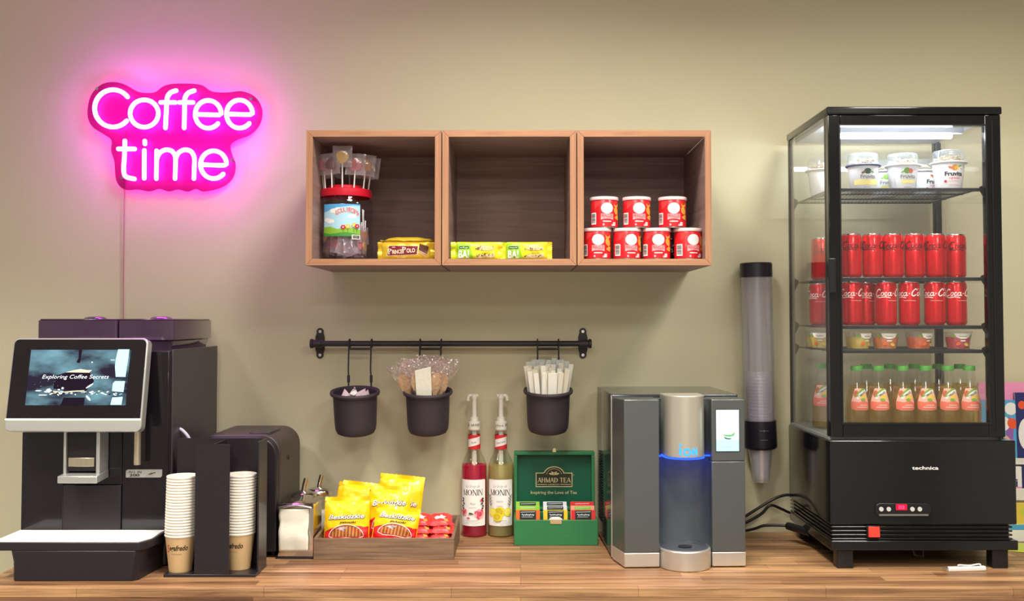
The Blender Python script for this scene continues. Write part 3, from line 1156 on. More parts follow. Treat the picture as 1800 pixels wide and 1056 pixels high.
can0 = snack_can()
z1 = SH_FLOOR
z2 = SH_FLOOR + CAN_H
YB = 2.715
specs = [
    (1050, z1, -0.05, 'red snack can at the divider end of the bottom row'),
    (1102, z1, 0.20, 'second red snack can of the bottom row, showing its barcode'),
    (1154, z1, -0.02, 'third red snack can of the bottom row, counted from the divider'),
    (1209, z1, 0.24, 'red snack can at the outer wall end of the bottom row'),
    (1062, z2, 0.10, 'red snack can in the top row nearest the middle cube'),
    (1119, z2, 0.05, 'middle red snack can of the three in the top row'),
    (1182, z2, -0.08, 'red snack can in the top row nearest the fridge'),
]
for i, (px, z, a, lb) in enumerate(specs):
    c = can0 if i == 0 else dup(can0)
    y = YB + (0.006 if z == z2 else 0)
    c.location = (PX(px, 425 if z == z1 else 370, y), y, z)
    c.rotation_euler = (0, 0, a + (0.26 - 0.0) * 0)
    c['label'] = lb
# dark bag glimpsed between the cans
m_darkfoil = mat('dark_red_foil', (70, 20, 32), rough=0.35, bump=0.2, bscale=80)
t = thing('snack_bag', 'dark red snack bag standing behind the lower red cans', 'snack bag', (PX(1181, 425, 2.815), 2.815, SH_FLOOR), group=None)
po, mp_, dx, dy = pillow_pack(t, 'foil_pouch', m_darkfoil, 0.07, 0.082, 0.03, seal='z', sl=0.0, seed=4)
A = Art()
rnd = random.Random(2)
for k in range(14):
    A.ell(rnd.uniform(-0.016, 0.016), rnd.uniform(0.012, 0.07), 0.0025, 0.0018, m_white, n=8)
A.build('print', mp_, t, dx=dx, dy=dy)

# ---- wafer bars and cereal bars
m_gold = mat('gold_foil', (246, 206, 60), rough=0.25, metal=0.4, bump=0.12, bscale=70)
m_maroon = mat('maroon_ink', (128, 26, 40), rough=0.4)
m_choc = mat('chocolate', (92, 50, 34), rough=0.5)
m_wafer = mat('wafer', (224, 176, 134), rough=0.6)
m_cream = mat('cream_ink', (250, 240, 205), rough=0.5)


def wafer_bar(t, printed=True, seed=1):
    po, mp_, dx, dy = pillow_pack(t, 'foil_wrapper', m_gold, 0.128, 0.046, 0.020, seal='x', sl=0.010, seed=seed, wr=0.0018)
    if not printed:
        return
    A = Art()
    A.poly([(-0.050, 0.009), (0.030, 0.012), (0.033, 0.036), (-0.046, 0.037)], m_cream)
    A.poly([(-0.049, 0.010), (0.029, 0.013), (0.032, 0.035), (-0.045, 0.036)], m_maroon)
    A.squiggle(-0.030, 0.0305, 0.012, 0.003, m_cream)
    A.serif('P', -0.041, 0.0135, 0.0150, m_cream, w=0.0095, rot=0.06)
    A.text('RINCE', -0.022, 0.0155, 0.0100, m_cream, w=0.026, off=0.02, rot=0.06)
    A.serif('P', -0.0035, 0.0165, 0.0165, m_cream, w=0.0095, rot=0.06)
    A.text('OLO', 0.0135, 0.0185, 0.0105, m_cream, w=0.022, off=0.02, rot=0.06)
    A.squiggle(-0.012, 0.0040, 0.022, 0.0026, m_cream, n=8)
    A.poly([(0.033, 0.020), (0.056, 0.013), (0.060, 0.034), (0.036, 0.042)], m_choc)
    A.poly([(0.032, 0.018), (0.052, 0.007), (0.057, 0.013), (0.035, 0.024)], m_wafer)
    A.line([(0.033, 0.0215), (0.055, 0.0105)], 0.0012, m_choc)
    A.build('print', mp_, t, dx=dx, dy=dy)


yb = 2.70
pb_ = P(714, 452, yb)
t = thing('wafer_bar', 'gold wrapped chocolate wafer bar with maroon print, face to the room', 'wafer bar', (pb_.x, yb, SH_FLOOR + 0.001), group='gold wafer bars beside the jar')
wafer_bar(t)
flat = None
for k in range(3):
    lb = ['flat gold wafer bar at the bottom of the pile behind the printed one', 'flat gold wafer bar in the middle of the pile behind the printed one', 'flat gold wafer bar on top of the pile, edge showing above the printed one'][k]
    if flat is None:
        t = thing('wafer_bar', lb, 'wafer bar', (0, 0, 0), group='gold wafer bars beside the jar')
        wafer_bar(t, False, 3)
        flat = t
    else:
        t = dup(flat, label=lb)
    t.location = (pb_.x + (0.004, -0.002, 0.003)[k], yb + 0.026, SH_FLOOR + 0.0110 + k * 0.0212)
    t.rotation_euler = (-PI / 2, 0, (0.02, -0.03, 0.015)[k])

m_lime = mat('lime_wrapper', (214, 224, 40), rough=0.35, bump=0.12, bscale=70)
m_lime2 = mat('lime_green_print', (150, 204, 40), rough=0.4)
m_yellow_w = mat('yellow_wrapper', (246, 214, 40), rough=0.35)
m_dkgreen = mat('dark_green_ink', (30, 66, 34), rough=0.5)
m_gran = mat('granola', (226, 196, 140), rough=0.7, var=0.3, vscale=220)
m_brown = mat('seed_brown', (136, 92, 60), rough=0.6)


def cereal_bar(t, printed=True, seed=1):
    W = 0.112
    po, mp_, dx, dy = pillow_pack(t, 'foil_wrapper', [m_lime, m_yellow_w], W, 0.046, 0.022, seal='x', sl=0.011, seed=seed, wr=0.0018, mf=lambda x, z: 1 if x > W * 0.40 else 0)
    if not printed:
        return
    rnd = random.Random(seed)
    A = Art()
    A.poly([(-0.052, 0.004), (-0.010, 0.003), (-0.018, 0.042), (-0.052, 0.043)], m_lime2)
    A.rect(-0.046, -0.020, 0.0270, 0.0345, m_dkgreen, r=0.003).text('BAKALLAND', -0.033, 0.0293, 0.0028, m_white, w=0.021, off=0.01)
    A.text('BA!', -0.034, 0.004, 0.0195, m_white, w=0.028, off=0.03)
    A.poly([(-0.004, 0.028), (0.012, 0.036), (0.044, 0.034), (0.046, 0.026), (0.030, 0.023), (0.008, 0.024)], m_gran)
    A.poly([(-0.006, 0.004), (0.006, 0.014), (0.026, 0.012), (0.046, 0.018), (0.048, 0.006), (0.02, 0.003)], m_gran)
    A.rect(0.014, 0.036, 0.0165, 0.0215, m_yellow_w, r=0.001).squiggle(0.025, 0.0180, 0.017, 0.0018, m_dkgreen, n=7)
    for k in range(34):
        x = rnd.uniform(-0.004, 0.045)
        z = rnd.choice([rnd.uniform(0.0245, 0.034), rnd.uniform(0.005, 0.014)])
        A.ell(x, z, rnd.uniform(0.0012, 0.0032), rnd.uniform(0.0008, 0.0016), rnd.choice([m_brown, m_gran, m_choc, m_cream]), n=8, rot=rnd.uniform(0, 3))
    A.build('print', mp_, t, dx=dx, dy=dy)


yb = 2.695
for px, z, lb, sd, rz in ((838, SH_FLOOR + 0.001, 'lime and yellow cereal bar at the divider, in front of another', 2, 0.04), (925, SH_FLOOR + 0.001, 'single lime and yellow cereal bar nearer the middle of the cube', 5, -0.03)):
    pp = P(px, 452, yb)
    t = thing('cereal_bar', lb, 'cereal bar', (pp.x, yb, z), group='lime cereal bars in the middle cube', rz=rz)
    cereal_bar(t, True, sd)
pp = P(842, 452, yb)
t = thing('cereal_bar', 'lime cereal bar laid on a flat one behind the bar at the divider', 'cereal bar', (pp.x, yb + 0.034, SH_FLOOR + 0.0385), group='lime cereal bars in the middle cube')
cereal_bar(t, False, 7)
t.rotation_euler = (-PI / 2, 0, 0.03)
t2 = dup(t, loc=(pp.x - 0.003, yb + 0.034, SH_FLOOR + 0.0125), label='flat lime cereal bar lowest behind the bar at the divider')

# ---- lollipop jar
JY = 2.785
jc = P(607.5, 440, JY)
J0 = Vector((jc.x, JY, SH_FLOOR))
m_jar = clear_mat('clear_jar_plastic', tint=(250, 248, 252), refl=0.06, rough=0.03)
m_redlid = mat('red_lid', (206, 24, 48), rough=0.35)
jar = thing('lollipop_jar', 'clear plastic lollipop jar with a red lid and picture label', 'jar', tuple(J0))
JH = 0.178
MB().lathe([(0, 0.0006), (0.062, 0.0006), (0.070, 0.004), (0.0735, 0.012), (0.0738, 0.060), (0.0725, 0.11), (0.0735, 0.150), (0.070, 0.164), (0.066, 0.170), (0.065, JH)], n=48).build('jar_body', m_jar, jar, smooth=60)
mb = MB().lathe([(0.0655, JH - 0.004), (0.0695, JH - 0.004), (0.0705, JH), (0.0695, JH + 0.014), (0.067, JH + 0.017), (0.048, JH + 0.017), (0.047, JH + 0.026), (0.044, JH + 0.028), (0, JH + 0.028)], n=48)
mb.build('lid', m_redlid, jar)
m_sky = mat('sky_blue_print', (92, 170, 226), rough=0.5)
m_sky2 = mat('pale_sky_print', (180, 222, 240), rough=0.5)
m_hill = mat('grass_print', (140, 190, 60), rough=0.5)
m_hill2 = mat('dark_grass_print', (70, 150, 60), rough=0.5)
A = Art()
LX0, LX1, LZ0, LZ1 = -0.052, 0.052, 0.064, 0.150
A.rect(LX0, LX1, LZ0, LZ1, m_sky2)
A.poly([(LX0, LZ1), (LX0, 0.128), (-0.03, 0.134), (0.0, 0.142), (0.03, 0.146), (LX1, 0.146), (LX1, LZ1)], m_sky)
for cx, cz, rx in ((-0.02, 0.132, 0.012), (-0.008, 0.136, 0.010), (-0.04, 0.108, 0.010), (-0.03, 0.104, 0.012), (0.03, 0.118, 0.012)):
    A.ell(cx, cz, rx, rx * 0.5, m_white)
A.poly([(LX0, LZ0), (LX1, LZ0), (LX1, 0.082), (0.02, 0.087), (-0.01, 0.083), (-0.03, 0.090), (LX0, 0.088)], m_hill)
A.poly([(LX0, LZ0), (LX1, LZ0), (LX1, 0.070), (0.01, 0.075), (-0.03, 0.070), (LX0, 0.074)], m_hill2)
for k, ch in enumerate('LOLLIPOPS'):
    x = -0.010 + k * 0.0068
    A.text(ch, x, 0.120 + 0.010 * math.sin(0.2 + k * 0.36), 0.0115, m_white, off=0.06, rot=0.12)
    A.text(ch, x, 0.120 + 0.010 * math.sin(0.2 + k * 0.36), 0.0115, m_redlid, off=0.015, rot=0.12)
m_petal = mat('flower_yellow_print', (240, 200, 60), rough=0.5)
for cx, cz, mm in ((0.006, 0.088, m_redlid), (0.018, 0.090, m_petal), (0.034, 0.094, m_petal), (0.042, 0.091, m_redlid)):
    A.line([(cx, 0.076), (cx, cz)], 0.0012, m_hill2)
    for q in range(6):
        A.ell(cx + 0.0042 * math.cos(q * PI / 3), cz + 0.0042 * math.sin(q * PI / 3), 0.0028, 0.0022, mm, n=8)
    A.ell(cx, cz, 0.002, 0.002, m_white, n=8)
A.barcode(0.028, 0.050, 0.056, 0.068, m_white, m_ink, n=12)
A.build('picture_label', on_round(0.0742), jar, dx=0.006)

m_stick = mat('white_stick', (240, 236, 230), rough=0.5)
m_bagfilm = clear_mat('candy_bag_film', tint=(250, 246, 250), refl=0.10, rough=0.15, film=0.26, filmrgb=(250, 240, 244))
candies = [mat('candy_yellow', (236, 186, 60), rough=0.35, var=0.25, vscale=60), mat('candy_pink', (216, 90, 110), rough=0.35, var=0.2, vscale=60), mat('candy_brown', (122, 62, 66), rough=0.35, var=0.2, vscale=60), mat('candy_amber', (206, 130, 50), rough=0.35, var=0.2, vscale=60)]


def lollipop(t, k, seed, stick=0.088, hs=1.0):
    rnd = random.Random(seed)
    MB().cyl((0, 0, 0), (0, 0, stick), 0.0019, 8).build('stick', m_stick, t)
    mb = MB()
    zc = stick + 0.012 * hs
    N = 20
    fr, bk = [], []
    for i in range(N):
        a = 2 * PI * i / N
        r = 0.0135 * hs * (1 + 0.10 * math.sin(a * 3 + seed) + 0.05 * math.sin(a * 5))
        fr.append((r * math.cos(a), -0.0028, zc + r * math.sin(a)))
        bk.append((r * math.cos(a), 0.0028, zc + r * math.sin(a)))
    mb.loft([bk, fr]).build('candy', candies[k], t, bevel=0.001)
    mb = MB()
    for sgn in (-1, 1):
        def f(u, v):
            x = (u - 0.5) * 0.042 * hs
            z = stick - 0.010 * hs + 0.046 * hs * v
            b = 0.0045 * (1 - (2 * u - 1) ** 2) * (1 - (2 * v - 1) ** 4)
            q = noise.noise(Vector((x * 70 + seed, z * 70, 1))) * 0.0016
            return (x, sgn * (b + 0.0003) + q, z)
        mb.grid(f, 8, 8)
    mb.build('wrapper', m_bagfilm, t, smooth=60)


top_z = SH_FLOOR + JH + 0.017
ring = [(0, -0.058, 0.118, 0, 0.0, 'tallest yellow lollipop in front, upright in the jar lid'), (0.0295, -0.052, 0.098, 1, 0.06, 'pink lollipop standing just beside the tallest one, wafer side of the lid'), (0.051, -0.030, 0.100, 3, 0.10, 'amber lollipop at the wafer-side edge of the lid, front'), (-0.028, -0.053, 0.100, 2, -0.04, 'brown lollipop beside the tallest one, neon-sign side of the lid'), (-0.049, -0.033, 0.100, 1, -0.08, 'pink lollipop near the neon-sign edge of the lid'), (-0.058, 0.0, 0.096, 2, -0.14, 'brown lollipop outermost on the neon-sign edge of the lid'), (0.059, 0.004, 0.096, 2, 0.14, 'brown lollipop outermost on the wafer-side edge of the lid'), (0.040, 0.042, 0.1, 1, 0.08, 'pink lollipop at the back of the lid, wafer side'), (-0.038, 0.042, 0.1, 3, -0.08, 'amber lollipop at the back of the lid, neon-sign side'), (0.0, 0.056, 0.104, 2, 0.0, 'brown lollipop at the very back of the lid')]
for i, (x, y, st, k, lean, lb) in enumerate(ring):
    t = thing('lollipop', lb, 'lollipop', (J0.x + x, J0.y + y, top_z + 0.0005 - 0.011), group='lollipops stuck in the jar lid')
    lollipop(t, k, i + 1, st - 0.040, 1.25)
    t.rotation_euler = (0, lean, 0.35 * (i % 3 - 1) * (0 if i == 0 else 1))
rnd = random.Random(21)
placed = 0
tries = 0
while placed < 34 and tries < 4000:
    tries += 1
    k = placed
    front = k % 3 != 2
    a = rnd.uniform(PI * 1.02, PI * 1.98) if front else rnd.uniform(0, 2 * PI)
    lying = k % 3 == 1
    if lying:
        M = Matrix.Rotation(rnd.uniform(0, 2 * PI), 3, 'Z') @ Matrix.Rotation(rnd.uniform(1.25, 1.75), 3, 'Y') @ Matrix.Rotation(rnd.uniform(0, PI), 3, 'Z')
        org = Vector((rnd.uniform(-0.05, 0.05), rnd.uniform(-0.055, 0.04), rnd.uniform(0.012, 0.055)))
    else:
        # heads down against the wall of the jar, sticks pointing up
        M = Matrix.Rotation(a - 1.5 * PI, 3, 'Z') @ Matrix.Rotation(rnd.uniform(-0.45, 0.45), 3, 'Y') @ Matrix.Rotation(PI + rnd.uniform(-0.12, 0.12), 3, 'X')
        rr = rnd.uniform(0.046, 0.060)
        org = Vector((rr * math.cos(a), rr * math.sin(a), rnd.uniform(0.098, 0.142)))
    ok = True
    for q in ((0, 0, 0), (-0.022, 0, 0.047), (0.022, 0, 0.047), (-0.022, 0, 0.095), (0.022, 0, 0.095)):
        w = org + M @ Vector(q)
        if math.hypot(w.x, w.y) > 0.0695 or w.z < 0.006 or w.z > 0.160:
            ok = False
    if not ok:
        continue
    head = org + M @ Vector((0, 0, 0.075))
    low = head.z < 0.036
    lb = 'clear-wrapped lollipop with its head low in the jar' if low else 'clear-wrapped lollipop with its head higher in the jar'
    t = thing('lollipop', lb, 'lollipop', tuple(J0 + org), group='loose lollipops in the jar, lower layer' if low else 'loose lollipops in the jar, upper layer')
    lollipop(t, k % 4, k + 30, 0.060)
    t.rotation_euler = M.to_euler()
    placed += 1

# ================================================================== COFFEE MACHINE
m_mblack = mat('machine_gloss_black', (24, 20, 25), rough=0.16, coat=0.4)
m_msatin = mat('machine_satin_black', (36, 31, 36), rough=0.38)
m_mside = mat('machine_side_grey', (58, 51, 56), rough=0.4)
m_silver = mat('silver_plastic', (206, 206, 200), rough=0.28, metal=0.65)
m_hop = mat('smoked_hopper', (66, 46, 66), rough=0.12, coat=0.6)
BF = 2.59
bx0, bx1 = PX(38, 850, BF), PX(296, 850, BF)
bz1 = PZ(613, BF)
cm = thing('coffee_machine', 'large black automatic coffee machine with a tilted touch screen', 'coffee machine', ((bx0 + bx1) / 2, 2.8, TOP))
MB().prism(rrect(bx0, bx1, BF + 0.004, 2.985, (0.012, 0.012, 0.004, 0.004)), 'z', TOP + 0.004, bz1 - 0.004).build('body', m_msatin, cm, world=True, bevel=0.003)
# glossy front skins beside the proud centre panel
xl, xr = PX(112, 880, BF), PX(214.5, 880, BF)
MB().box(bx0 + 0.001, xl - 0.0006, BF - 0.003, BF + 0.004, TOP + 0.093, bz1 - 0.006).build('front_skin', m_mblack, cm, world=True, bevel=0.0015)
MB().box(xr + 0.0006, bx1 - 0.001, BF - 0.003, BF + 0.004, TOP + 0.093, bz1 - 0.006).build('front_skin', m_mblack, cm, world=True, bevel=0.0015)
MB().box(xl + 0.0006, xr - 0.0006, BF - 0.007, BF + 0.004, TOP + 0.093, PZ(852, BF)).build('service_panel', m_msatin, cm, world=True, bevel=0.0015)
MB().box(xl + 0.0006, xr - 0.0006, BF - 0.003, BF + 0.004, PZ(851.5, BF), bz1 - 0.006).build('front_skin', m_mblack, cm, world=True, bevel=0.0015)
# side door
MB().box(bx1 - 0.001, bx1 + 0.005, BF + 0.012, 2.98, TOP + 0.02, bz1 - 0.002).build('side_panel', m_mside, cm, world=True, bevel=0.002)
# hoppers
hx0, hx1, hxm = PX(66, 580, 2.63), PX(306, 580, 2.63), PX(207, 580, 2.63)
hz0, hz1 = bz1 - 0.004, PZ(563, 2.63)
for (a, b, nm) in ((hx0, hxm - 0.001, 'bean_hopper'), (hxm + 0.001, hx1, 'bean_hopper')):
    mb = MB()
    def ringz(z, i):
        return [(p[0], p[1], z) for p in rrect(a + i, b - i, 2.63 + i, 2.95 - i, 0.006, 3)]
    mb.loft([ringz(hz0, 0.012), ringz(hz0 + 0.022, 0.006), ringz(hz0 + 0.026, 0.0), ringz(hz1, 0.0)])
    h = mb.build(nm, m_hop, cm, world=True, smooth=40)
    MB().box(a + 0.004, b - 0.004, 2.634, 2.946, hz1, hz1 + 0.004).build('hopper_lid', m_hop, h, world=True, bevel=0.0015)
    cx_ = (a + b) / 2
    MB().loft([[(cx_ + r * math.cos(2 * PI * i / 24), 2.74 + r * math.sin(2 * PI * i / 24), z) for i in range(24)] for r, z in ((0.030, hz1 + 0.004), (0.026, hz1 + 0.008), (0.014, hz1 + 0.0105))]).build('grip', m_hop, h, world=True)
# tilted display: local plane
TL, TR_, BL, BR_ = P(22, 594, 2.545), P(259, 594, 2.545), P(10, 758, 2.50), P(248, 758, 2.50)
dw = 0.334
dh = (TL - BL).length
disp_M = Matrix.Translation(((TL.x + TR_.x + BL.x + BR_.x) / 4, 2.50, BL.z)) @ Matrix.Rotation(-math.atan2(0.045, TL.z - BL.z), 4, 'X')


def dM(p):
    return disp_M @ Vector(p)


mb = MB().prism(rrect(-dw / 2, dw / 2, 0, dh, 0.014), 'y', 0.0, 0.03)
dd = mb.xf(disp_M).build('display_housing', m_silver, cm, world=True, bevel=0.003)
barh = dh * 0.135
MB().prism(rrect(-dw / 2 + 0.004, dw / 2 - 0.004, barh, dh - 0.004, (0.001, 0.001, 0.012, 0.012)), 'y', -0.0015, 0.001).xf(disp_M).build('display_glass', m_mblack, dd, world=True)
m_ledbar = emit_mat('white_led_bar', (225, 240, 190), 2.4)
MB().box(-dw / 2 + 0.002, dw / 2 - 0.003, -0.002, 0.001, barh - 0.0035, barh - 0.0002).xf(disp_M).build('light_bar', m_ledbar, dd, world=True)
MB().box(-dw / 2 - 0.0012, -dw / 2 + 0.008, 0.006, 0.012, dh * 0.285, dh * 0.285 + 0.005).xf(disp_M).build('card_slot', mat('white_plastic', (236, 236, 228), rough=0.4), dd, world=True)
# touch screen picture
m_scr = bpy.data.materials.new('screen_picture')
m_scr.use_nodes = True
nt = m_scr.node_tree
for n in list(nt.nodes):
    nt.nodes.remove(n)
out = nt.nodes.new('ShaderNodeOutputMaterial')
em = nt.nodes.new('ShaderNodeEmission')
tc = nt.nodes.new('ShaderNodeTexCoord')
mpn = nt.nodes.new('ShaderNodeMapping')
mpn.inputs['Scale'].default_value = (10, 10, 22)
nz = nt.nodes.new('ShaderNodeTexNoise')
nz.inputs['Scale'].default_value = 1.0
nz.inputs['Detail'].default_value = 3
cr = nt.nodes.new('ShaderNodeValToRGB')
cr.color_ramp.elements[0].position = 0.40
cr.color_ramp.elements[0].color = lin((40, 34, 48)) + (1,)
cr.color_ramp.elements[1].position = 0.72
cr.color_ramp.elements[1].color = lin((104, 142, 154)) + (1,)
nt.links.new(tc.outputs['Object'], mpn.inputs[0])
nt.links.new(mpn.outputs[0], nz.inputs['Vector'])
nt.links.new(nz.outputs[0], cr.inputs[0])
nt.links.new(cr.outputs[0], em.inputs[0])
em.inputs[1].default_value = 0.8
nt.links.new(em.outputs[0], out.inputs[0])
e_cyan = emit_mat('screen_cyan', (176, 232, 236), 0.95)
e_dark = emit_mat('screen_dark', (32, 22, 34), 0.8)
e_white = emit_mat('screen_white', (240, 246, 244), 1.0)
e_cream = emit_mat('screen_cream', (226, 208, 170), 0.9)
e_teal = emit_mat('screen_teal', (120, 170, 182), 0.8)
sw, sh = dw * 0.735, dh * 0.595
A = Art()
A.rect(0, sw, 0, sh, m_scr)


def sp(zx, zy):  # picture coordinates measured on the display
    return ((zx - 228) / 800.0 * sw, (750 - zy) / 442.0 * sh)


A.poly([sp(510, 750), sp(528, 690), sp(700, 690), sp(695, 750)], e_dark)
A.poly([sp(437, 520), sp(525, 490), sp(720, 490), sp(760, 560), sp(700, 640), sp(440, 620)], e_dark)
A.poly([sp(612, 308), sp(640, 308), sp(636, 390), sp(630, 415), sp(608, 412), sp(604, 400), sp(618, 380)], e_dark)
A.poly([sp(525, 488), sp(590, 472), sp(640, 462), sp(700, 472), sp(735, 470), sp(715, 492)], e_cream)
A.line([sp(440, 640), sp(520, 648), sp(600, 640), sp(690, 636)], sh * 0.018, e_cream)
rs = random.Random(9)
for k in range(70):
    zx = rs.uniform(380, 1000)
    zy = 648 + 0.02 * (zx - 400) + rs.gauss(0, 9)
    c_ = sp(zx, zy)
    A.ell(c_[0], c_[1], rs.uniform(3, 16) / 800 * sw, rs.uniform(2, 6) / 442 * sh, rs.choice([e_white, e_white, e_teal, e_cream, e_dark]), n=9, rot=rs.uniform(-0.4, 0.4))
for k in range(24):
    c_ = sp(rs.uniform(260, 480), rs.uniform(480, 640))
    A.ell(c_[0], c_[1], 0.0006, 0.0006, e_teal, n=6)
for cx_, cz_, rx, ry, rt in ((735, 600, 34, 6, 0.6), (733, 695, 28, 8, -0.8), (522, 618, 10, 8, 0), (330, 638, 26, 4, 0), (738, 412, 5, 5, 0), (370, 672, 36, 3, 0), (410, 632, 18, 10, 0.4)):
    c_ = sp(cx_, cz_)
    A.ell(c_[0], c_[1], rx / 800 * sw, ry / 442 * sh, e_white, n=14, rot=rt)
A.poly([sp(938, 308), sp(1028, 308), sp(1016, 528), sp(938, 528), sp(925, 450), sp(925, 390)], e_cyan)
A.poly([sp(935, 562), sp(1015, 562), sp(1010, 648), sp(960, 645), sp(918, 640), sp(920, 580)], e_cyan)
A.poly([sp(925, 692), sp(1008, 686), sp(1003, 749), sp(915, 749)], e_cyan)
c_ = sp(617, 542)
A.text('Exploring Coffee Secrets', c_[0], c_[1], sh * 0.07, e_white, w=sw * 0.665, shear=0.25, off=-0.008)
c_ = sp(902, 398)
A.squiggle(c_[0], c_[1], sw * 0.04, sh * 0.018, e_white)
# plane coords of the screen inside the display
sx0 = -dw / 2 + dw * 0.14
sz0_ = dh * 0.275
Mloc = Matrix.Translation(-Vector(cm.location)) @ disp_M
A.build('touch_screen', lambda x, z, l: tuple(Mloc @ Vector((sx0 + x - 0.0002 * z / sh, -0.0016 - l, sz0_ + z))), dd)
# spout: silver U frame
m_dark = mat('dark_plastic', (30, 26, 30), rough=0.4)
SPF = 2.525
ux0, ux1 = PX(110, 800, SPF), PX(174, 800, SPF)
uz0, uz1 = PZ(848, SPF), BL.z + 0.03
lz = PZ(834, SPF)
sp_ = MB().box(ux0, ux0 + 0.006, SPF + 0.004, BF - 0.006, uz0 + 0.004, uz1).box(ux1 - 0.009, ux1, SPF + 0.004, BF - 0.006, uz0 + 0.004, uz1)
sp_.build('spout_frame', m_silver, cm, world=True, bevel=0.0015)
lx0, lx1 = PX(101, 840, SPF - 0.012), PX(171, 840, SPF - 0.012)
mb = MB()
mb.loft([[(lx0, SPF - 0.014, uz0), (lx1, SPF - 0.014, uz0), (ux1 + 0.001, BF - 0.006, uz0 + 0.004), (ux0 - 0.001, BF - 0.006, uz0 + 0.004)], [(lx0, SPF - 0.014, lz - 0.002), (lx1, SPF - 0.014, lz - 0.002), (ux1 + 0.001, BF - 0.006, lz + 0.006), (ux0 - 0.001, BF - 0.006, lz + 0.006)]])
mb.build('spout_lip', m_silver, cm, world=True, bevel=0.002)
MB().box(ux0 + 0.006, ux1 - 0.009, SPF + 0.012, BF - 0.004, lz + 0.007, uz1).build('spout_block', m_dark, cm, world=True)
m_brush = mat('brushed_champagne', (206, 194, 166), rough=0.3, metal=0.8, var=0.25, vscale=3, vstretch=(60, 1, 1))
MB().box(PX(120, 813, SPF + 0.01), PX(165.5, 813, SPF + 0.01), SPF + 0.0095, SPF + 0.0125, PZ(821, SPF), PZ(805.5, SPF)).build('spout_badge', m_brush, cm, world=True, bevel=0.0008)
# hot-water tube
wx = PX(241.5, 790, 2.55)
MB().cyl((wx, 2.55, PZ(816.5, 2.55)), (wx, 2.55, BL.z + 0.03), 0.0085, 20, r1=0.008).build('hot_water_tube', m_brush, cm, world=True)
# badge
gx0, gx1, gz0, gz1 = PX(222.5, 831, BF), PX(286, 831, BF), PZ(838.5, BF), PZ(824.5, BF)
bd = MB().prism(rrect(gx0, gx1, gz0, gz1, (0.001, 0.006, 0.001, 0.006)), 'y', BF - 0.005, BF - 0.003).build('name_badge', m_silver, cm, world=True)
A = Art()
gw, gh = gx1 - gx0, gz1 - gz0
A.text('ALL IN', gw * 0.25, gh * 0.56, gh * 0.27, m_ink, w=gw * 0.36, off=0.01).text('200', gw * 0.24, gh * 0.13, gh * 0.32, m_ink, w=gw * 0.28, off=0.03)
A.line([(gw * 0.62, gh * 0.42), (gw * 0.70, gh * 0.40), (gw * 0.76, gh * 0.55), (gw * 0.70, gh * 0.55)], gh * 0.07, m_ink).line([(gw * 0.66, gh * 0.50), (gw * 0.82, gh * 0.60), (gw * 0.78, gh * 0.68)], gh * 0.07, m_ink)
A.build('lettering', lambda x, z, l: (gx0 + x - cm.location.x, BF - 0.005 - l - cm.location.y, gz0 + z - cm.location.z), bd)
# drip tray
TF = 2.453
tz1 = PZ(951, TF)
tx0, tx1 = bx0 - 0.004, bx1 - 0.002
tz_f = PZ(968, TF)
ch = 0.02
flange = [(tx0, BF - 0.004), (tx0, TF + 0.004), (tx0 + 0.004, TF), (tx1 - ch, TF), (tx1 - ch * 0.35, TF + ch * 0.8), (tx1, TF + ch * 2.2), (tx1 + 0.004, BF - 0.004)]
tray = MB().prism(flange, 'z', tz_f, tz1 - 0.003).build('drip_tray', m_msatin, cm, world=True, bevel=0.002)
lx0_, lx1_ = PX(22, 1000, TF), PX(241, 1000, TF)
lower = lambda i, z: [(lx0_ - i, BF + 0.01, z), (lx0_ - i, TF + 0.006, z), (lx0_ - i + 0.006, TF, z), (lx1_ + i - 0.012, TF, z), (lx1_ + i, TF + 0.014, z), (lx1_ + i + 0.012, BF + 0.01, z)]
MB().loft([lower(0, TOP + 0.0005), lower(0.001, TOP + 0.045), lower(0.007, tz_f)]).build('tray_base', m_msatin, cm, world=True, bevel=0.002)
m_sheet = mat('white_tray_paper', (252, 252, 246), rough=0.6, var=0.05, vscale=14)
g_ = [(tx0 + 0.006, BF - 0.006), (tx0 + 0.006, TF + 0.005), (tx1 - ch - 0.002, TF + 0.004), (tx1 - 0.006, TF + ch * 2.2), (tx1 - 0.003, BF - 0.006)]
MB().prism(g_, 'z', tz1 - 0.003, tz1).build('tray_paper', m_sheet, tray, world=True)
m_milk = mat('silicone_hose', (210, 206, 222), rough=0.4)
hose = spline([(bx1 + 0.002, 2.66, PZ(753, 2.66)), (bx1 + 0.012, 2.66, PZ(757, 2.66)), (bx1 + 0.026, 2.66, PZ(768, 2.66)), (bx1 + 0.034, 2.672, PZ(785, 2.68)), (bx1 + 0.034, 2.676, PZ(810, 2.68))], 6)
MB().tube(hose, 0.0042, 10).build('milk_hose', m_milk, cm, world=True)

# ================================================================== MILK COOLER
ck0, ck1 = bx1 + 0.045, PX(489, 860, 2.69)
cz1 = PZ(765, 2.70)
m_cool = mat('cooler_black', (34, 30, 34), rough=0.35)
m_coolside = mat('cooler_side_brown', (58, 48, 46), rough=0.4)
mk = thing('milk_cooler', 'black round-shouldered cooler box tucked behind the cup rack', 'cooler', ((ck0 + ck1) / 2, 2.8, TOP))
sh_ = lambda i: rrect(ck0 + i, ck1 - i, TOP + 0.012 + i, cz1 - i, (0.004, 0.004, 0.05, 0.03), 8)
MB().prism(sh_(0), 'y', 2.715, 2.955).build('body', m_coolside, mk, world=True, bevel=0.006, seg=3)
MB().prism(sh_(0.004), 'y', 2.69, 2.714).build('door', m_cool, mk, world=True, bevel=0.006, seg=3)
MB().box(ck1 - 0.09, ck1 - 0.035, 2.74, 2.86, cz1 - 0.004, cz1 + 0.003).build('top_grip', m_cool, mk, world=True, bevel=0.002)
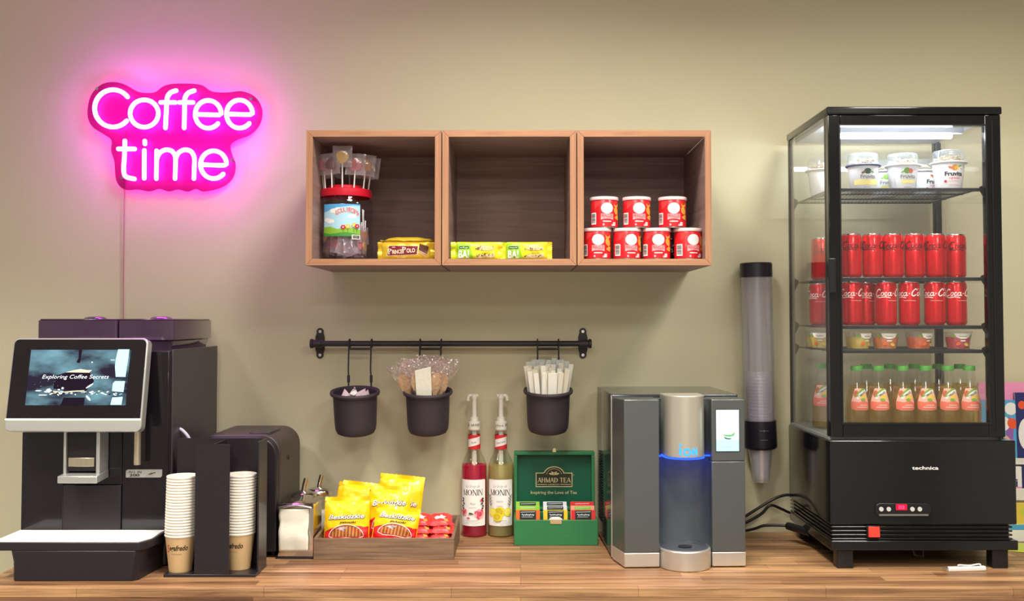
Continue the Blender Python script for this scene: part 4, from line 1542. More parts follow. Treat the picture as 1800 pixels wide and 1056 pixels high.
MB().cyl((ck1 - 0.002, 2.80, PZ(803, 2.8)), (ck1 + 0.004, 2.80, PZ(803, 2.8)), 0.006, 12).build('side_button', m_cool, mk, world=True)
for x in (ck0 + 0.02, ck1 - 0.02):
    for y in (2.73, 2.93):
        MB().cyl((x, y, TOP), (x, y, TOP + 0.014), 0.010, 12).build('foot', m_dark, mk, world=True)

# ================================================================== CUP RACK AND PAPER CUPS
m_rack = mat('rack_black_acrylic', (38, 33, 37), rough=0.3)
RF = 2.49
rx0, rx1 = PX(287, 1006, RF), PX(449, 1006, RF)
rk = thing('cup_rack', 'black acrylic cup rack holding two tall stacks of paper cups', 'cup rack', ((rx0 + rx1) / 2, 2.55, TOP))
rz1 = PZ(781, RF)
RB = 2.60
MB().box(rx0, rx1, RF, RB, TOP, TOP + 0.007).build('base', m_rack, rk, world=True, bevel=0.001)
fx0, fx1 = PX(342.5, 900, RF), PX(403, 900, RF)
MB().prism(rrect(fx0, fx1, TOP + 0.0072, rz1, (0, 0, 0.003, 0.003)), 'y', RF, RF + 0.004).build('front_panel', m_rack, rk, world=True)
bxl = PX(313, 780, RB)
MB().prism(rrect(bxl, rx1 - 0.005, TOP + 0.0072, rz1 + 0.003, (0, 0, 0.003, 0.006)), 'y', RB - 0.005, RB - 0.001).build('back_panel', m_rack, rk, world=True)
MB().prism([(RF + 0.03, TOP + 0.0072), (RB - 0.001, TOP + 0.0072), (RB - 0.001, rz1 + 0.003), (RF + 0.03, rz1 + 0.003)], 'x', rx1 - 0.0048, rx1 - 0.0006).build('side_panel', m_rack, rk, world=True, bevel=0.0008)
dvx = (fx0 + fx1) / 2
MB().box(dvx - 0.002, dvx + 0.002, RF + 0.0045, RB - 0.0055, TOP + 0.0072, rz1).build('divider', m_rack, rk, world=True)

m_kraft = mat('kraft_cup', (204, 170, 122), rough=0.7, var=0.06, vscale=60)
m_cupw = mat('cup_white', (244, 238, 224), rough=0.55)
m_cupred = mat('cup_red_ink', (206, 40, 44), rough=0.5)
CUP_RB, CUP_RT, CUP_H = 0.0272, 0.0372, 0.0905
CUP_PITCH = 0.00705


def paper_cup():
    t = thing('paper_cup', 'paper cup', 'paper cup', (0, 0, 0), group='paper cups')
    rw = lambda z: CUP_RB + (CUP_RT - CUP_RB) * z / CUP_H
    MB().lathe([(0, 0.006), (CUP_RB - 0.001, 0.006), (CUP_RB - 0.0006, 0.0), (CUP_RB, 0.0), (rw(CUP_H - 0.006), CUP_H - 0.006), (rw(CUP_H - 0.006) - 0.0006, CUP_H - 0.006), (CUP_RB - 0.0006, 0.0065), (0, 0.0065)], n=40).build('cup_wall', m_kraft, t)
    r2 = rw(CUP_H - 0.004)
    MB().lathe([(r2 - 0.0008, CUP_H - 0.0056), (r2 + 0.0010, CUP_H - 0.0056), (r2 + 0.0019, CUP_H - 0.0034), (r2 + 0.0021, CUP_H - 0.002), (r2 + 0.001, CUP_H), (r2 - 0.0008, CUP_H), (r2 - 0.0016, CUP_H - 0.002), (r2 - 0.0018, CUP_H - 0.02), (r2 - 0.0016, CUP_H - 0.0056)], n=40).build('rolled_rim', m_cupw, t, smooth=60)
    A = Art()
    A.text('S', -0.0215, 0.0490, 0.0190, m_cupred, w=0.0085, shear=0.3, off=0.01)
    A.text('egafredo', 0.0045, 0.0545, 0.0125, m_ink, w=0.0430, shear=0.25, off=0.02)
    A.squiggle(0.0, 0.0445, 0.024, 0.0018, m_ink, n=9)
    A.rect(0.060, 0.066, 0.044, 0.060, m_cupred)
    f = on_round(lambda z: rw(z) + 0.0001)
    f.ref = 0.032
    A.build('print', f, t, dx=0.004)
    return t


cup0 = paper_cup()
used = False
for (px, py, Y, n, nm, rz) in ((317.8, 1003, 2.531, 21, 'coffee-machine stack', 0.0), (421, 998, 2.556, 21, 'cooler-side stack', -0.30)):
    x = PX(px, py - 40, Y)
    for k in range(n):
        t = cup0 if not used else dup(cup0)
        used = True
        t.location = (x + 0.0011 * k * (0.16 if nm[0] == 'c' and 'machine' in nm else 0.12), Y, TOP + 0.0073 + k * CUP_PITCH)
        t.rotation_euler = (0, 0, rz + (0 if k == 0 else 0.6 * math.sin(k * 2.1)))
        if k == 0:
            t['label'] = 'bottom kraft paper cup of the %s, its printed side showing' % nm
            t['group'] = 'paper cups in the rack'
        elif k == n - 1:
            t['label'] = 'topmost paper cup of the %s, its open mouth showing' % nm
            t['group'] = 'paper cups in the rack'
        else:
            t['label'] = 'paper cup nested midway in the %s, white rim showing' % nm
            t['group'] = 'nested paper cups in the ' + nm

# ================================================================== NAPKINS AND SUGAR
m_chrome = mat('bright_chrome', (226, 222, 216), rough=0.14, metal=1.0)
NF = 2.683
nx0, nx1 = PX(487, 930, NF), PX(550.5, 930, NF)
nz1 = PZ(886, NF)
nz0 = TOP
nd = thing('napkin_dispenser', 'chrome napkin dispenser with white napkins filling its front', 'napkin dispenser', ((nx0 + nx1) / 2, 2.73, TOP))
ND_D = 0.115
inner0 = nx0 + 0.010


def arch(x0, x1, z0, z1, bow, n=10):
    return [(x0, z0), (x1, z0)] + [(x1 + (x0 - x1) * i / n, z1 + bow * (1 - (2 * i / n - 1) ** 2)) for i in range(n + 1)]


MB().prism(arch(inner0, nx1, nz0 + 0.003, nz1 - 0.004, 0.010), 'y', NF + 0.012, NF + ND_D).build('case', m_chrome, nd, world=True, bevel=0.004, seg=3)
# front plate: foot flares, visor on top
mb = MB()
fp = [(nx0, nz0 + 0.004), (nx1, nz0 + 0.004), (nx1, nz1 - 0.002), (nx0 + 0.012, nz1 - 0.012), (nx0 + 0.010, nz0 + 0.035)]
mb.prism(fp, 'y', NF + 0.004, NF + 0.0115)
mb.build('front_plate', m_chrome, nd, world=True, bevel=0.001)
mb = MB()
def vis(u, v):
    x = nx0 - 0.001 + (nx1 - nx0 + 0.002) * u
    zt = nz1 - 0.004 + 0.010 * (1 - (2 * u - 1) ** 2) + 0.003 * u
    return (x, NF - 0.010 + 0.024 * v, zt - 0.010 * (1 - v) ** 2)
mb.grid(vis, 12, 5)
s_ = mb.build('visor', m_chrome, nd, world=True, smooth=60)
so = s_.modifiers.new('thick', 'SOLIDIFY')
so.thickness = 0.0015
MB().box(nx0 - 0.003, nx1 + 0.001, NF - 0.002, NF + ND_D, nz0, nz0 + 0.004).build('base', m_dark, nd, world=True)
m_napkin = mat('napkin_paper', (244, 240, 222), rough=0.85, bump=0.06, bscale=30)
kx0, kx1 = PX(491, 930, NF - 0.004), PX(542, 930, NF - 0.004)
kz0, kz1 = PZ(967, NF), PZ(894, NF)
mb = MB()
def nap(u, v):
    x = kx0 + (kx1 - kx0) * u
    z = kz0 + (kz1 - kz0) * v
    y = NF - 0.002 - 0.006 * math.sin(PI * min(v / 0.62, 1)) * (0.6 + 0.4 * math.sin(PI * u)) + 0.002 * noise.noise(Vector((x * 40, z * 40, 0)))
    if v > 0.64:
        y = NF + 0.001 - 0.003 * (1 - (2 * u - 1) ** 2)
    return (x + 0.002 * noise.noise(Vector((z * 50, u * 3, 3))), y, z)
mb.grid(nap, 12, 22)
nk = mb.build('napkin', m_napkin, nd, world=True, smooth=60)
so = nk.modifiers.new('thick', 'SOLIDIFY')
so.thickness = 0.004
so.offset = -1

m_glass = clear_mat('thin_glass', tint=(248, 250, 246), refl=0.06, rough=0.01)
m_sugar = mat('sugar', (244, 240, 230), rough=0.9, bump=0.4, bscale=900)


def sugar_pot(px, py_lid, Y, label):
    c = P(px, py_lid, Y)
    zl = c.z - TOP
    t = thing('sugar_dispenser', label, 'sugar dispenser', (c.x, Y, TOP), group='glass sugar dispensers behind the napkins')
    hgl = zl - 0.010
    MB().lathe([(0, 0.001), (0.030, 0.001), (0.0345, 0.006), (0.0345, hgl * 0.72), (0.030, hgl * 0.92), (0.029, hgl)], n=36).build('glass_jar', m_glass, t, smooth=60)
    MB().lathe([(0, 0.004), (0.031, 0.004), (0.0332, 0.008), (0.0332, hgl * 0.60), (0.0, hgl * 0.64)], n=36).build('sugar', m_sugar, t, smooth=60)
    lid = MB().lathe([(0.0295, hgl - 0.004), (0.0345, hgl - 0.004), (0.0345, hgl + 0.005), (0.032, hgl + 0.009), (0.018, hgl + 0.0155), (0.0, hgl + 0.017)], n=36).build('screw_lid', m_chrome, t, smooth=50)
    MB().tube([(-0.002, 0, hgl + 0.012), (0.001, 0, hgl + 0.03), (0.006, 0, hgl + 0.050)], 0.0068, 14).build('spout', m_chrome, lid, smooth=60)
    return t


sugar_pot(534.5, 866, 2.835, 'chrome-topped sugar dispenser directly behind the napkin box')
sugar_pot(562, 859, 2.925, 'chrome-topped sugar dispenser against the wall, glass jar partly showing')

# ================================================================== WOODEN SNACK TRAY
m_traywood = wood_mat('tray_walnut', (146, 118, 92), (100, 78, 62), scale=(6, 160, 160), rough=0.6)
WF = 2.67
wx0, wx1 = PX(551, 960, WF), PX(798, 960, WF)
WB = 2.925
wz1 = PZ(946, WF)
tr = thing('wooden_tray', 'low brown wooden tray filled with yellow pretzel bags and red packets', 'tray', ((wx0 + wx1) / 2, 2.79, TOP))
th = 0.008
MB().box(wx0, wx1, WF, WF + th, TOP, wz1).build('front_board', m_traywood, tr, world=True, bevel=0.0008)
MB().box(wx0 + th, wx1 - th, WB - th, WB, TOP, wz1 + 0.012).build('back_board', m_traywood, tr, world=True, bevel=0.0008)
for x in (wx0, wx1 - th):
    MB().prism([(WF + th + 0.0003, TOP), (WB, TOP), (WB, wz1 + 0.012), (WF + th + 0.0003, wz1)], 'x', x, x + th).build('side_board', m_traywood, tr, world=True, bevel=0.0008)
MB().box(wx0 + th, wx1 - th, WF + th, WB - th, TOP, TOP + 0.005).build('bottom_board', m_traywood, tr, world=True)
TZ = TOP + 0.0055

m_yel = mat('bag_yellow', (250, 204, 16), rough=0.30, bump=0.25, bscale=45, coat=0.2)
m_bagred = mat('bag_red', (224, 34, 34), rough=0.32, coat=0.2)
m_stickbrown = mat('pretzel_brown', (206, 134, 62), rough=0.5)
m_stickdark = mat('pretzel_dark', (140, 76, 40), rough=0.6)
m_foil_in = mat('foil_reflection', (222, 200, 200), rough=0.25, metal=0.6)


def pretzel_bag(t, W=0.115, H=0.150, seed=1, printed=True, kz=1.0):
    po, mp_, dx, dy = pillow_pack(t, 'foil_pouch', m_yel, W, H, 0.030, seal='z', sl=0.010, seed=seed, wr=0.0024, nx=20, ny=22, p=2.6)
    if not printed:
        return
    a = W / 2
    k = W / 0.115
    A = Art()
    red = [(-a * .97, 0.001), (a * .97, 0.001), (a * .97, 0.070), (a * 0.80, 0.068), (a * 0.62, 0.071), (a * 0.4, 0.072), (0, 0.076), (-a * 0.45, 0.070), (-a * .75, 0.062), (-a * .97, 0.055)]
    A.poly(red, m_bagred)
    # arched window with pretzel sticks
    win = [(a * 0.72 * math.cos(R(q)), 0.042 + 0.032 * math.sin(R(q))) for q in range(0, 181, 12)]
    out = [(x * 1.06, 0.0405 + (z - 0.042) * 1.10 + 0.0) for x, z in win] + [(-a * 0.5, 0.034), (0, 0.037), (a * 0.5, 0.034)]
    A.poly(win + [(-a * 0.45, 0.037), (0, 0.040), (a * 0.45, 0.037)], m_stickdark)
    for i in range(9):
        x = -a * 0.60 + i * a * 0.15
        top = 0.042 + 0.030 * math.sqrt(max(0, 1 - (x / (a * 0.74)) ** 2))
        A.poly([(x - 0.0022, 0.0395), (x + 0.0022, 0.0395), (x + 0.0036, top - 0.001), (x - 0.0008, top - 0.001)], m_stickbrown)
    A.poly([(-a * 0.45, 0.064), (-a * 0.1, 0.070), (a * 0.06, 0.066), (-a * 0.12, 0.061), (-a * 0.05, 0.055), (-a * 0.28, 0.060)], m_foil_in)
    A.line(out, 0.0018, m_white, closed=True)
    A.text('Beskidzkie', 0.0, 0.0925, 0.0130, m_ink, w=0.094 * k, shear=0.3, off=0.055, rot=0.04)
    A.text('Beskidzkie', 0.0, 0.0932, 0.0130, m_white, w=0.092 * k, shear=0.3, off=0.015, rot=0.04)
    A.text('paluszki', 0.004, 0.0800, 0.0065, m_ink, w=0.042 * k, shear=0.3, off=0.02)
    A.squiggle(a * 0.15, 0.0290, a * 0.3, 0.0030, m_pink_ink)
    for bm_, _, _ in A.items:
        for v in bm_.verts:
            v.co.y *= kz
    A.build('print', mp_, t, dx=dx, dy=dy)


bags = [
    # px, Y, W, H, tiltX, tiltY, seed, printed, label
    (609, 2.712, 0.118, 0.126, -0.16, 0.0, 1, 0.86, 'yellow and red pretzel bag standing upright next to the napkin dispenser'),
    (690, 2.712, 0.116, 0.094, -0.20, 0.16, 2, 0.78, 'tilted yellow and red pretzel bag in front, leaning to the red packets'),
    (681, 2.752, 0.112, 0.146, -0.18, 0.03, 3, 1.13, 'yellow pretzel bag standing just behind the tilted one, lettering half covered'),
    (626, 2.790, 0.118, 0.148, -0.22, 0.10, 4, 0, 'plain-topped yellow pretzel bag behind the upright one'),
    (694, 2.800, 0.122, 0.165, -0.20, 0.10, 6, 1.0, 'tallest yellow pretzel bag at the back of the tray, tip bent towards the syrup'),
    (618, 2.845, 0.110, 0.135, -0.20, 0.12, 8, 0, 'yellow pretzel bag at the back of the tray nearest the sugar dispensers'),
]
for (px, Y, W_, H_, tx_, ty_, sd, pr, lb) in bags:
    x = PX(px, 930, Y)
    t = thing('pretzel_bag', lb, 'pretzel bag', (x, Y, TZ + 0.011 + abs(ty_) * W_ * 0.45), group='yellow pretzel bags in the wooden tray')
    pretzel_bag(t, W_, H_, sd, pr > 0, pr or 1.0)
    t.rotation_euler = (tx_, ty_, 0.05 * math.sin(sd))

m_pk = mat('packet_red', (222, 62, 60), rough=0.35, bump=0.2, bscale=80)
m_pkw = mat('packet_burst', (250, 236, 214), rough=0.5)
m_pko = mat('packet_orange', (248, 150, 60), rough=0.5)


def red_packet(t, seed):
    po, mp_, dx, dy = pillow_pack(t, 'wrapper', m_pk, 0.052, 0.060, 0.021, seal='x', sl=0.006, seed=seed, wr=0.0014, nx=12, ny=12, p=4)
    A = Art()
    A.poly([(-0.014, 0.026), (-0.008, 0.034), (0.0, 0.031), (0.004, 0.040), (0.010, 0.032), (0.018, 0.030), (0.012, 0.024), (0.015, 0.014), (0.002, 0.020), (-0.010, 0.015)], m_pkw)
    A.ell(0.018, 0.012, 0.006, 0.005, m_pko)
    A.squiggle(-0.002, 0.048, 0.018, 0.003, m_white)
    A.build('print', mp_, t, dx=dx, dy=dy)


pk = None
cols = [('syrup-side', 774, 4, 0.02), ('pretzel-side', 737, 4, -0.02)]
heights = ['lowest', 'second from the bottom', 'third from the bottom', 'topmost']
for nm, px, n, rz in cols:
    for k in range(n):
        Y = 2.712 + k * 0.010
        lb = 'red packet %s in the %s column of the wooden tray' % (heights[k], nm)
        if pk is None:
            pk = t = thing('red_packet', lb, 'packet', (0, 0, 0), group='red packets stacked in the wooden tray')
            red_packet(t, 3)
        else:
            t = dup(pk, label=lb)
        z = TZ + 0.013 + k * 0.0185
        t.location = (PX(px, 930, Y) + (0.002 * (-1) ** k), Y, z)
        # lying flat, face up, tipped towards the room
        t.rotation_euler = (-PI / 2 + 0.30, 0.04 * (-1) ** k, rz * (1 + k % 2) + (0.05 if 'pretzel' in nm else 0))
# ================================================================== SYRUP BOTTLES
m_bottle = clear_mat('bottle_glass', tint=(244, 248, 244), refl=0.06, rough=0.01)
m_pump = mat('pump_white', (238, 234, 220), rough=0.35)
m_label = mat('label_paper', (244, 240, 234), rough=0.6)
m_pinksyrup = clear_mat('rose_syrup', tint=(246, 60, 110), refl=0.03, film=0.5, filmrgb=(255, 56, 120), edge=0.3)
m_lemonsyrup = clear_mat('lemon_syrup', tint=(240, 222, 150), refl=0.03, film=0.5, filmrgb=(252, 238, 176), edge=0.3)
m_rose = mat('rose_print', (226, 84, 104), rough=0.6)
m_rose2 = mat('rose_dark_print', (186, 40, 66), rough=0.6)
m_lemon = mat('lemon_print', (242, 222, 40), rough=0.6)
m_lemon2 = mat('lemon_dark_print', (206, 182, 40), rough=0.6)
m_leaf = mat('leaf_print', (90, 96, 70), rough=0.6)
m_tagred = mat('tag_red', (216, 44, 50), rough=0.5)


def syrup_bottle(px, label, kind, face):
    Y = 2.974
    c = P(px, 900, Y)
    t = thing('syrup_bottle', label, 'syrup bottle', (c.x, Y, TOP), group='pump syrup bottles')
    Rr = 0.0365
    prof = [(0, 0.004), (0.026, 0.003), (0.031, 0.0), (0.0345, 0.001), (Rr, 0.006), (Rr, 0.196), (0.0355, 0.205), (0.0310, 0.217), (0.0235, 0.232), (0.0185, 0.243), (0.0168, 0.252), (0.0160, 0.290), (0.0168, 0.294), (0.0168, 0.300)]
    MB().lathe(prof, n=48).build('glass', m_bottle, t, smooth=60)
    lv = 0.203
    MB().lathe([(0, 0.006), (0.026, 0.005), (0.0335, 0.004), (Rr - 0.0018, 0.008), (Rr - 0.0018, 0.196), (0.0345, lv), (0, lv)], n=48).build('syrup', m_pinksyrup if kind == 'rose' else m_lemonsyrup, t, smooth=50)
    A = Art()
    hw = 0.0415
    z0, z1_ = 0.033, 0.164
    A.rect(-hw, hw, z0, z1_, m_label, r=0.004)
    A.text('Le Sirop de', 0, z1_ - 0.0225, 0.0085, m_grey_ink, w=0.042, shear=0.5, off=-0.01)
    A.serif('MONIN', 0, z1_ - 0.0445, 0.0165, m_ink, w=0.060)
    if kind == 'rose':
        A.text('Rose', 0, 0.093, 0.006, m_grey_ink, w=0.014, shear=0.3).squiggle(0, 0.083, 0.020, 0.0026, m_grey_ink, n=7)
        for (cx, cz, r) in ((0.020, 0.066, 0.0150), (-0.027, 0.071, 0.0105)):
            for q in range(7):
                an = q * 2 * PI / 7
                A.ell(cx + r * 0.55 * math.cos(an), cz + r * 0.5 * math.sin(an), r * 0.55, r * 0.45, m_rose if q % 2 else m_pink_ink, n=12, rot=an)
            A.ell(cx, cz, r * 0.55, r * 0.5, m_rose)
            A.line([(cx + r * 0.06 * q * math.cos(q * 1.1), cz + r * 0.06 * q * math.sin(q * 1.1)) for q in range(1, 9)], 0.0012, m_rose2)
        A.ell(0.026, 0.105, 0.005, 0.004, m_rose, rot=0.6).ell(0.030, 0.109, 0.004, 0.003, m_rose2, rot=1.2)
        A.ell(-0.012, 0.0555, 0.005, 0.0025, m_rose)
        for sgn in (-1, 1):
            A.line([(sgn * 0.026, 0.080), (sgn * 0.030, 0.095), (sgn * 0.026, 0.112)], 0.0008, m_ink)
            for q in range(5):
                A.ell(sgn * (0.029 + 0.003 * math.sin(q * 2.3)), 0.082 + q * 0.007, 0.0038, 0.0020, m_ink, n=10, rot=sgn * 0.8 * (-1) ** q)
        A.poly([(-0.012, 0.066), (0.004, 0.066), (0.0, 0.070), (-0.008, 0.072)], m_leaf)
    else:
        A.text('Lemon', 0, 0.100, 0.006, m_grey_ink, w=0.018).squiggle(0, 0.088, 0.018, 0.0026, m_grey_ink, n=6)
        for (cx, cz, r, dk) in ((0.0, 0.072, 0.0150, True), (-0.023, 0.071, 0.0125, False), (0.023, 0.072, 0.0120, False), (-0.006, 0.058, 0.0125, True)):
            A.ell(cx, cz, r * 1.02, r * 1.02, m_leaf).ell(cx, cz, r, r, m_lemon)
            A.ell(cx - r * 0.15, cz + r * 0.1, r * 0.75, r * 0.7, m_lemon2 if dk else mat('lemon_flesh', (244, 232, 120), rough=0.6))
            for q in range(6):
                an = q * PI / 3
                A.line([(cx, cz), (cx + r * 0.7 * math.cos(an), cz + r * 0.7 * math.sin(an))], 0.0007, m_lemon)
        for sgn in (-1, 1):
            A.line([(sgn * 0.026, 0.086), (sgn * 0.031, 0.120)], 0.0008, m_leaf)
            for q in range(4):
                for s2 in (-1, 1):
                    A.line([(sgn * (0.027 + 0.0012 * q), 0.090 + q * 0.008), (sgn * (0.027 + 0.0012 * q) + s2 * 0.005, 0.098 + q * 0.008)], 0.0016, m_leaf)
    A.squiggle(0, 0.0470, 0.036, 0.0026, m_grey_ink, n=10)
    A.squiggle(0, 0.0415, 0.040, 0.0016, m_grey_ink, n=14)
    A.squiggle(0.004, 0.0365, 0.010, 0.0016, m_grey_ink)
    f = on_round(Rr + 0.0003, a0=face)
    A.build('paper_label', f, t, dx=0.005)
    # neck tag: diagonal red-white-red
    A = Art()
    nr = 0.0176
    L = nr * PI * 0.98
    A.rect(-L, L, 0.248, 0.289, m_tagred)
    A.poly([(-0.022, 0.2525), (0.022, 0.2630), (0.022, 0.2850), (-0.022, 0.2745)], m_label)
    A.text('Rose' if kind == 'rose' else 'Citron Lemon', 0.001, 0.2650, 0.0060, m_ink, w=(0.014 if kind == 'rose' else 0.028), shear=0.2, rot=0.22)
    A.build('neck_label', on_round(nr, a0=face), t, dx=0.003)
    # pump
    pz = 0.300
    pm = MB()
    pm.lathe([(0, pz + 0.001), (0.0150, pz + 0.001), (0.0172, pz + 0.004), (0.0172, pz + 0.010), (0.0178, pz + 0.010), (0.0178, pz + 0.026), (0.0120, pz + 0.028), (0.0120, pz + 0.039), (0.0072, pz + 0.040), (0.0064, pz + 0.095), (0, pz + 0.095)], n=32)
    p_ = pm.build('pump_collar', m_pump, t, smooth=30)
    hm = MB()
    hm.cyl((0, 0, pz + 0.092), (0, 0, pz + 0.105), 0.0085, 20)
    sg = -1 if kind == 'rose' else 1
    hm.tube(spline([(-sg * 0.011, 0, pz + 0.101), (0, 0, pz + 0.101), (sg * 0.013, 0, pz + 0.101), (sg * 0.0175, 0, pz + 0.096), (sg * 0.0185, 0, pz + 0.086)], 5), 0.0048, 12)
    hm.build('pump_head', m_pump, t, smooth=50)
    dm = MB().cyl((0, 0, 0.19), (0, 0, pz + 0.001), 0.0078, 16).cyl((0, 0, 0.165), (0, 0, 0.195), 0.0098, 16).cyl((0, 0, 0.150), (0, 0, 0.166), 0.0066, 16)
    dm.build('pump_cylinder', m_pump, t, smooth=40)
    A = Art()
    A.serif('MONIN', 0.002, pz + 0.0135, 0.0075, m_ink, w=0.026)
    A.text('Le Sirop de', -0.030, pz + 0.0135, 0.0062, m_ink, w=0.026, shear=0.3)
    A.build('collar_print', on_round(0.0180, a0=(0.15 if kind == 'rose' else 1.35)), p_, dx=0.003)
    return t


syrup_bottle(833.5, 'pump bottle of pink rose syrup with a rose label', 'rose', -0.08)
syrup_bottle(880.5, 'pump bottle of pale lemon syrup with a lemon label', 'lemon', -0.06)

# ================================================================== TEA CHEST
m_tg = mat('tea_green', (46, 122, 74), rough=0.42, var=0.12, vscale=30, vstretch=(1, 1, 6))
m_tgd = mat('tea_green_satin', (14, 92, 64), rough=0.5)
m_gold_ink = mat('gold_print', (226, 214, 168), rough=0.35, metal=0.3)
m_plate_ink = mat('dark_olive_print', (44, 52, 30), rough=0.5)
m_brass = mat('brass', (232, 220, 176), rough=0.25, metal=1.0)
TBF = 2.838
ax0, ax1 = PX(903.5, 935, TBF), PX(1051, 935, TBF)
az1 = PZ(914, TBF)
TBB = 2.972
tb = thing('tea_chest', 'open green tea chest with gold lettering inside its lid', 'tea box', ((ax0 + ax1) / 2, 2.89, TOP))
w_ = 0.007
MB().box(ax0, ax1, TBF, TBF + w_, TOP, az1).box(ax0, ax0 + w_, TBF + w_, TBB, TOP, az1).box(ax1 - w_, ax1, TBF + w_, TBB, TOP, az1).box(ax0 + w_, ax1 - w_, TBB - w_, TBB, TOP, az1).box(ax0 + w_, ax1 - w_, TBF + w_, TBB - w_, TOP, TOP + 0.006).build('box', m_tg, tb, world=True, bevel=0.0015)
for k in (1, 2):
    x = ax0 + (ax1 - ax0) * k / 3
    MB().box(x - 0.0015, x + 0.0015, TBF + w_ + 0.0005, TBB - w_ - 0.0005, TOP + 0.0065, az1 - 0.012).build('divider', m_tgd, tb, world=True)
lzt = PZ(793.5, 2.972)
lz0 = az1 + 0.001
LYf, LYb = 2.964, 3.000
lw = 0.009
qx0, qx1 = ax0 - 0.0005, ax1 + 0.0005
lid = MB().box(qx0, qx1, LYb - 0.006, LYb, lz0, lzt).box(qx0, qx1, LYf, LYb - 0.006, lzt - lw, lzt).box(qx0, qx0 + lw, LYf, LYb - 0.006, lz0, lzt - lw).box(qx1 - lw, qx1, LYf, LYb - 0.006, lz0, lzt - lw).box(qx0 + lw, qx1 - lw, LYf + 0.012, LYb - 0.006, lz0, lz0 + lw).build('lid', m_tg, tb, world=True, bevel=0.0015)
ipy = LYb - 0.0085
MB().box(qx0 + lw + 0.0005, qx1 - lw - 0.0005, ipy, LYb - 0.0062, lz0 + lw, lzt - lw - 0.0005).build('lining', m_tgd, lid, world=True)
A = Art()
lm = (qx0 + qx1) / 2
s_ = 0.001652  # metres per photo pixel at the lid
cxp, cyp = 973, 793


def lp(px, py):
    return ((px - cxp) * s_, lzt - (py - cyp) * s_ - lzt)


def arc_pl(pad):
    pts = [lp(941 - pad, 856 + pad), lp(1005 + pad, 856 + pad), lp(1005 + pad, 831.5 - pad), lp(992.5 + pad * 0.4, 831.5 - pad)]
    for q in range(8, 173, 12):
        pts.append(lp(973 + (18 + pad) * math.cos(R(q)), 834.5 - pad * 0.2 - (14.0 + pad) * math.sin(R(q))))
    pts += [lp(953.5 - pad * 0.4, 831.5 - pad), lp(941 - pad, 831.5 - pad)]
    return pts


A.poly(arc_pl(0.2), m_gold_ink).poly(arc_pl(-1.2), m_plate_ink)
A.line([lp(959, 834)] + [lp(973 + 13 * math.cos(R(q)), 835 - 10.5 * math.sin(R(q))) for q in range(172, 7, -12)] + [lp(987, 834)], 0.0010, m_gold_ink)
for dx_, dy_, rx, ry, rt in ((-5, 833.5, 4.2, 1.5, -0.25), (5, 833.5, 4.2, 1.5, 0.25), (0, 833, 2.4, 2.6, 0), (-3, 831, 2.6, 1.2, -0.7), (3, 831, 2.6, 1.2, 0.7)):
    q = lp(973 + dx_, dy_)
    A.ell(q[0], q[1], rx * s_, ry * s_, m_gold_ink, n=14, rot=rt)
A.ell(lp(973, 833)[0], lp(973, 833)[1], 0.9 * s_, 1.1 * s_, m_plate_ink, n=10)
q = lp(973, 848.5)
A.serif('AHMAD TEA', q[0], q[1], 8.6 * s_, m_gold_ink, w=57 * s_, gap=0.16, bold=1.15)
A.line([lp(943.5, 851.8), lp(961, 851.8)], 0.0016, m_gold_ink).line([lp(984, 851.8), lp(1002.5, 851.8)], 0.0016, m_gold_ink)
q = lp(972.5, 853)
A.text('LONDON', q[0], q[1], 2.3 * s_, m_gold_ink, w=20 * s_, off=0.01)
q = lp(972.5, 868.3)
A.text('Inspiring the Love of Tea', q[0], q[1], 5.4 * s_, m_gold_ink, w=81 * s_, off=0.008)
q = lp(1007.5, 835.5)
A.line([(q[0] + 0.0016 * math.cos(k * 0.9), q[1] + 0.0016 * math.sin(k * 0.9)) for k in range(7)], 0.0006, m_gold_ink, closed=True)
A.build('gold_lettering', lambda x, z, l: (lm + x - tb.location.x, ipy - 0.0002 - l - tb.location.y, lzt + z - tb.location.z), lid)
MB().prism([(lm - 0.006, lzt - 0.001), (lm + 0.006, lzt - 0.001), (lm + 0.005, lzt + 0.010), (lm + 0.002, lzt + 0.012), (lm - 0.002, lzt + 0.012), (lm - 0.005, lzt + 0.010)], 'y', LYf - 0.001, LYf + 0.003).build('latch', m_brass, lid, world=True, bevel=0.001)
cp = MB().prism(rrect(lm - 0.0155, lm + 0.0155, az1 - 0.010, az1 + 0.001, (0.002, 0.002, 0, 0)), 'y', TBF - 0.0018, TBF - 0.0003)
cp.cyl((lm, TBF - 0.004, az1 - 0.004), (lm, TBF - 0.001, az1 - 0.004), 0.0022, 10).build('clasp', m_brass, tb, world=True)
# tea envelopes, three compartments
tm = {
    'orange': mat('tea_orange', (238, 110, 40), rough=0.45), 'green': mat('tea_lime', (150, 206, 70), rough=0.45),
    'yellow': mat('tea_yellow', (248, 206, 40), rough=0.45), 'white': mat('tea_white', (230, 232, 238), rough=0.45),
    'red': mat('tea_red', (222, 50, 52), rough=0.45), 'peach': mat('tea_peach', (246, 176, 140), rough=0.45),
    'ink': mat('tea_dark', (34, 48, 44), rough=0.5),
}
EW = (ax1 - ax0) / 3 - 0.010
rows = [
    ('orange', 'ink', 'front orange tea envelope beside the lemon syrup'), ('green', 'green', 'lime green tea envelope standing behind the orange one'), ('green', 'ink', 'rearmost lime tea envelope behind the orange one'),
    ('yellow', 'ink', 'front yellow tea envelope in the middle compartment'), ('white', 'ink', 'white tea envelope standing behind the yellow one'), ('white', 'ink', 'rearmost white tea envelope behind the yellow one'),
    ('red', 'ink', 'front red tea envelope beside the water dispenser'), ('peach', 'green', 'pale tea envelope with green band behind the front red one'), ('red', 'red', 'rearmost red tea envelope beside the water dispenser'),
]
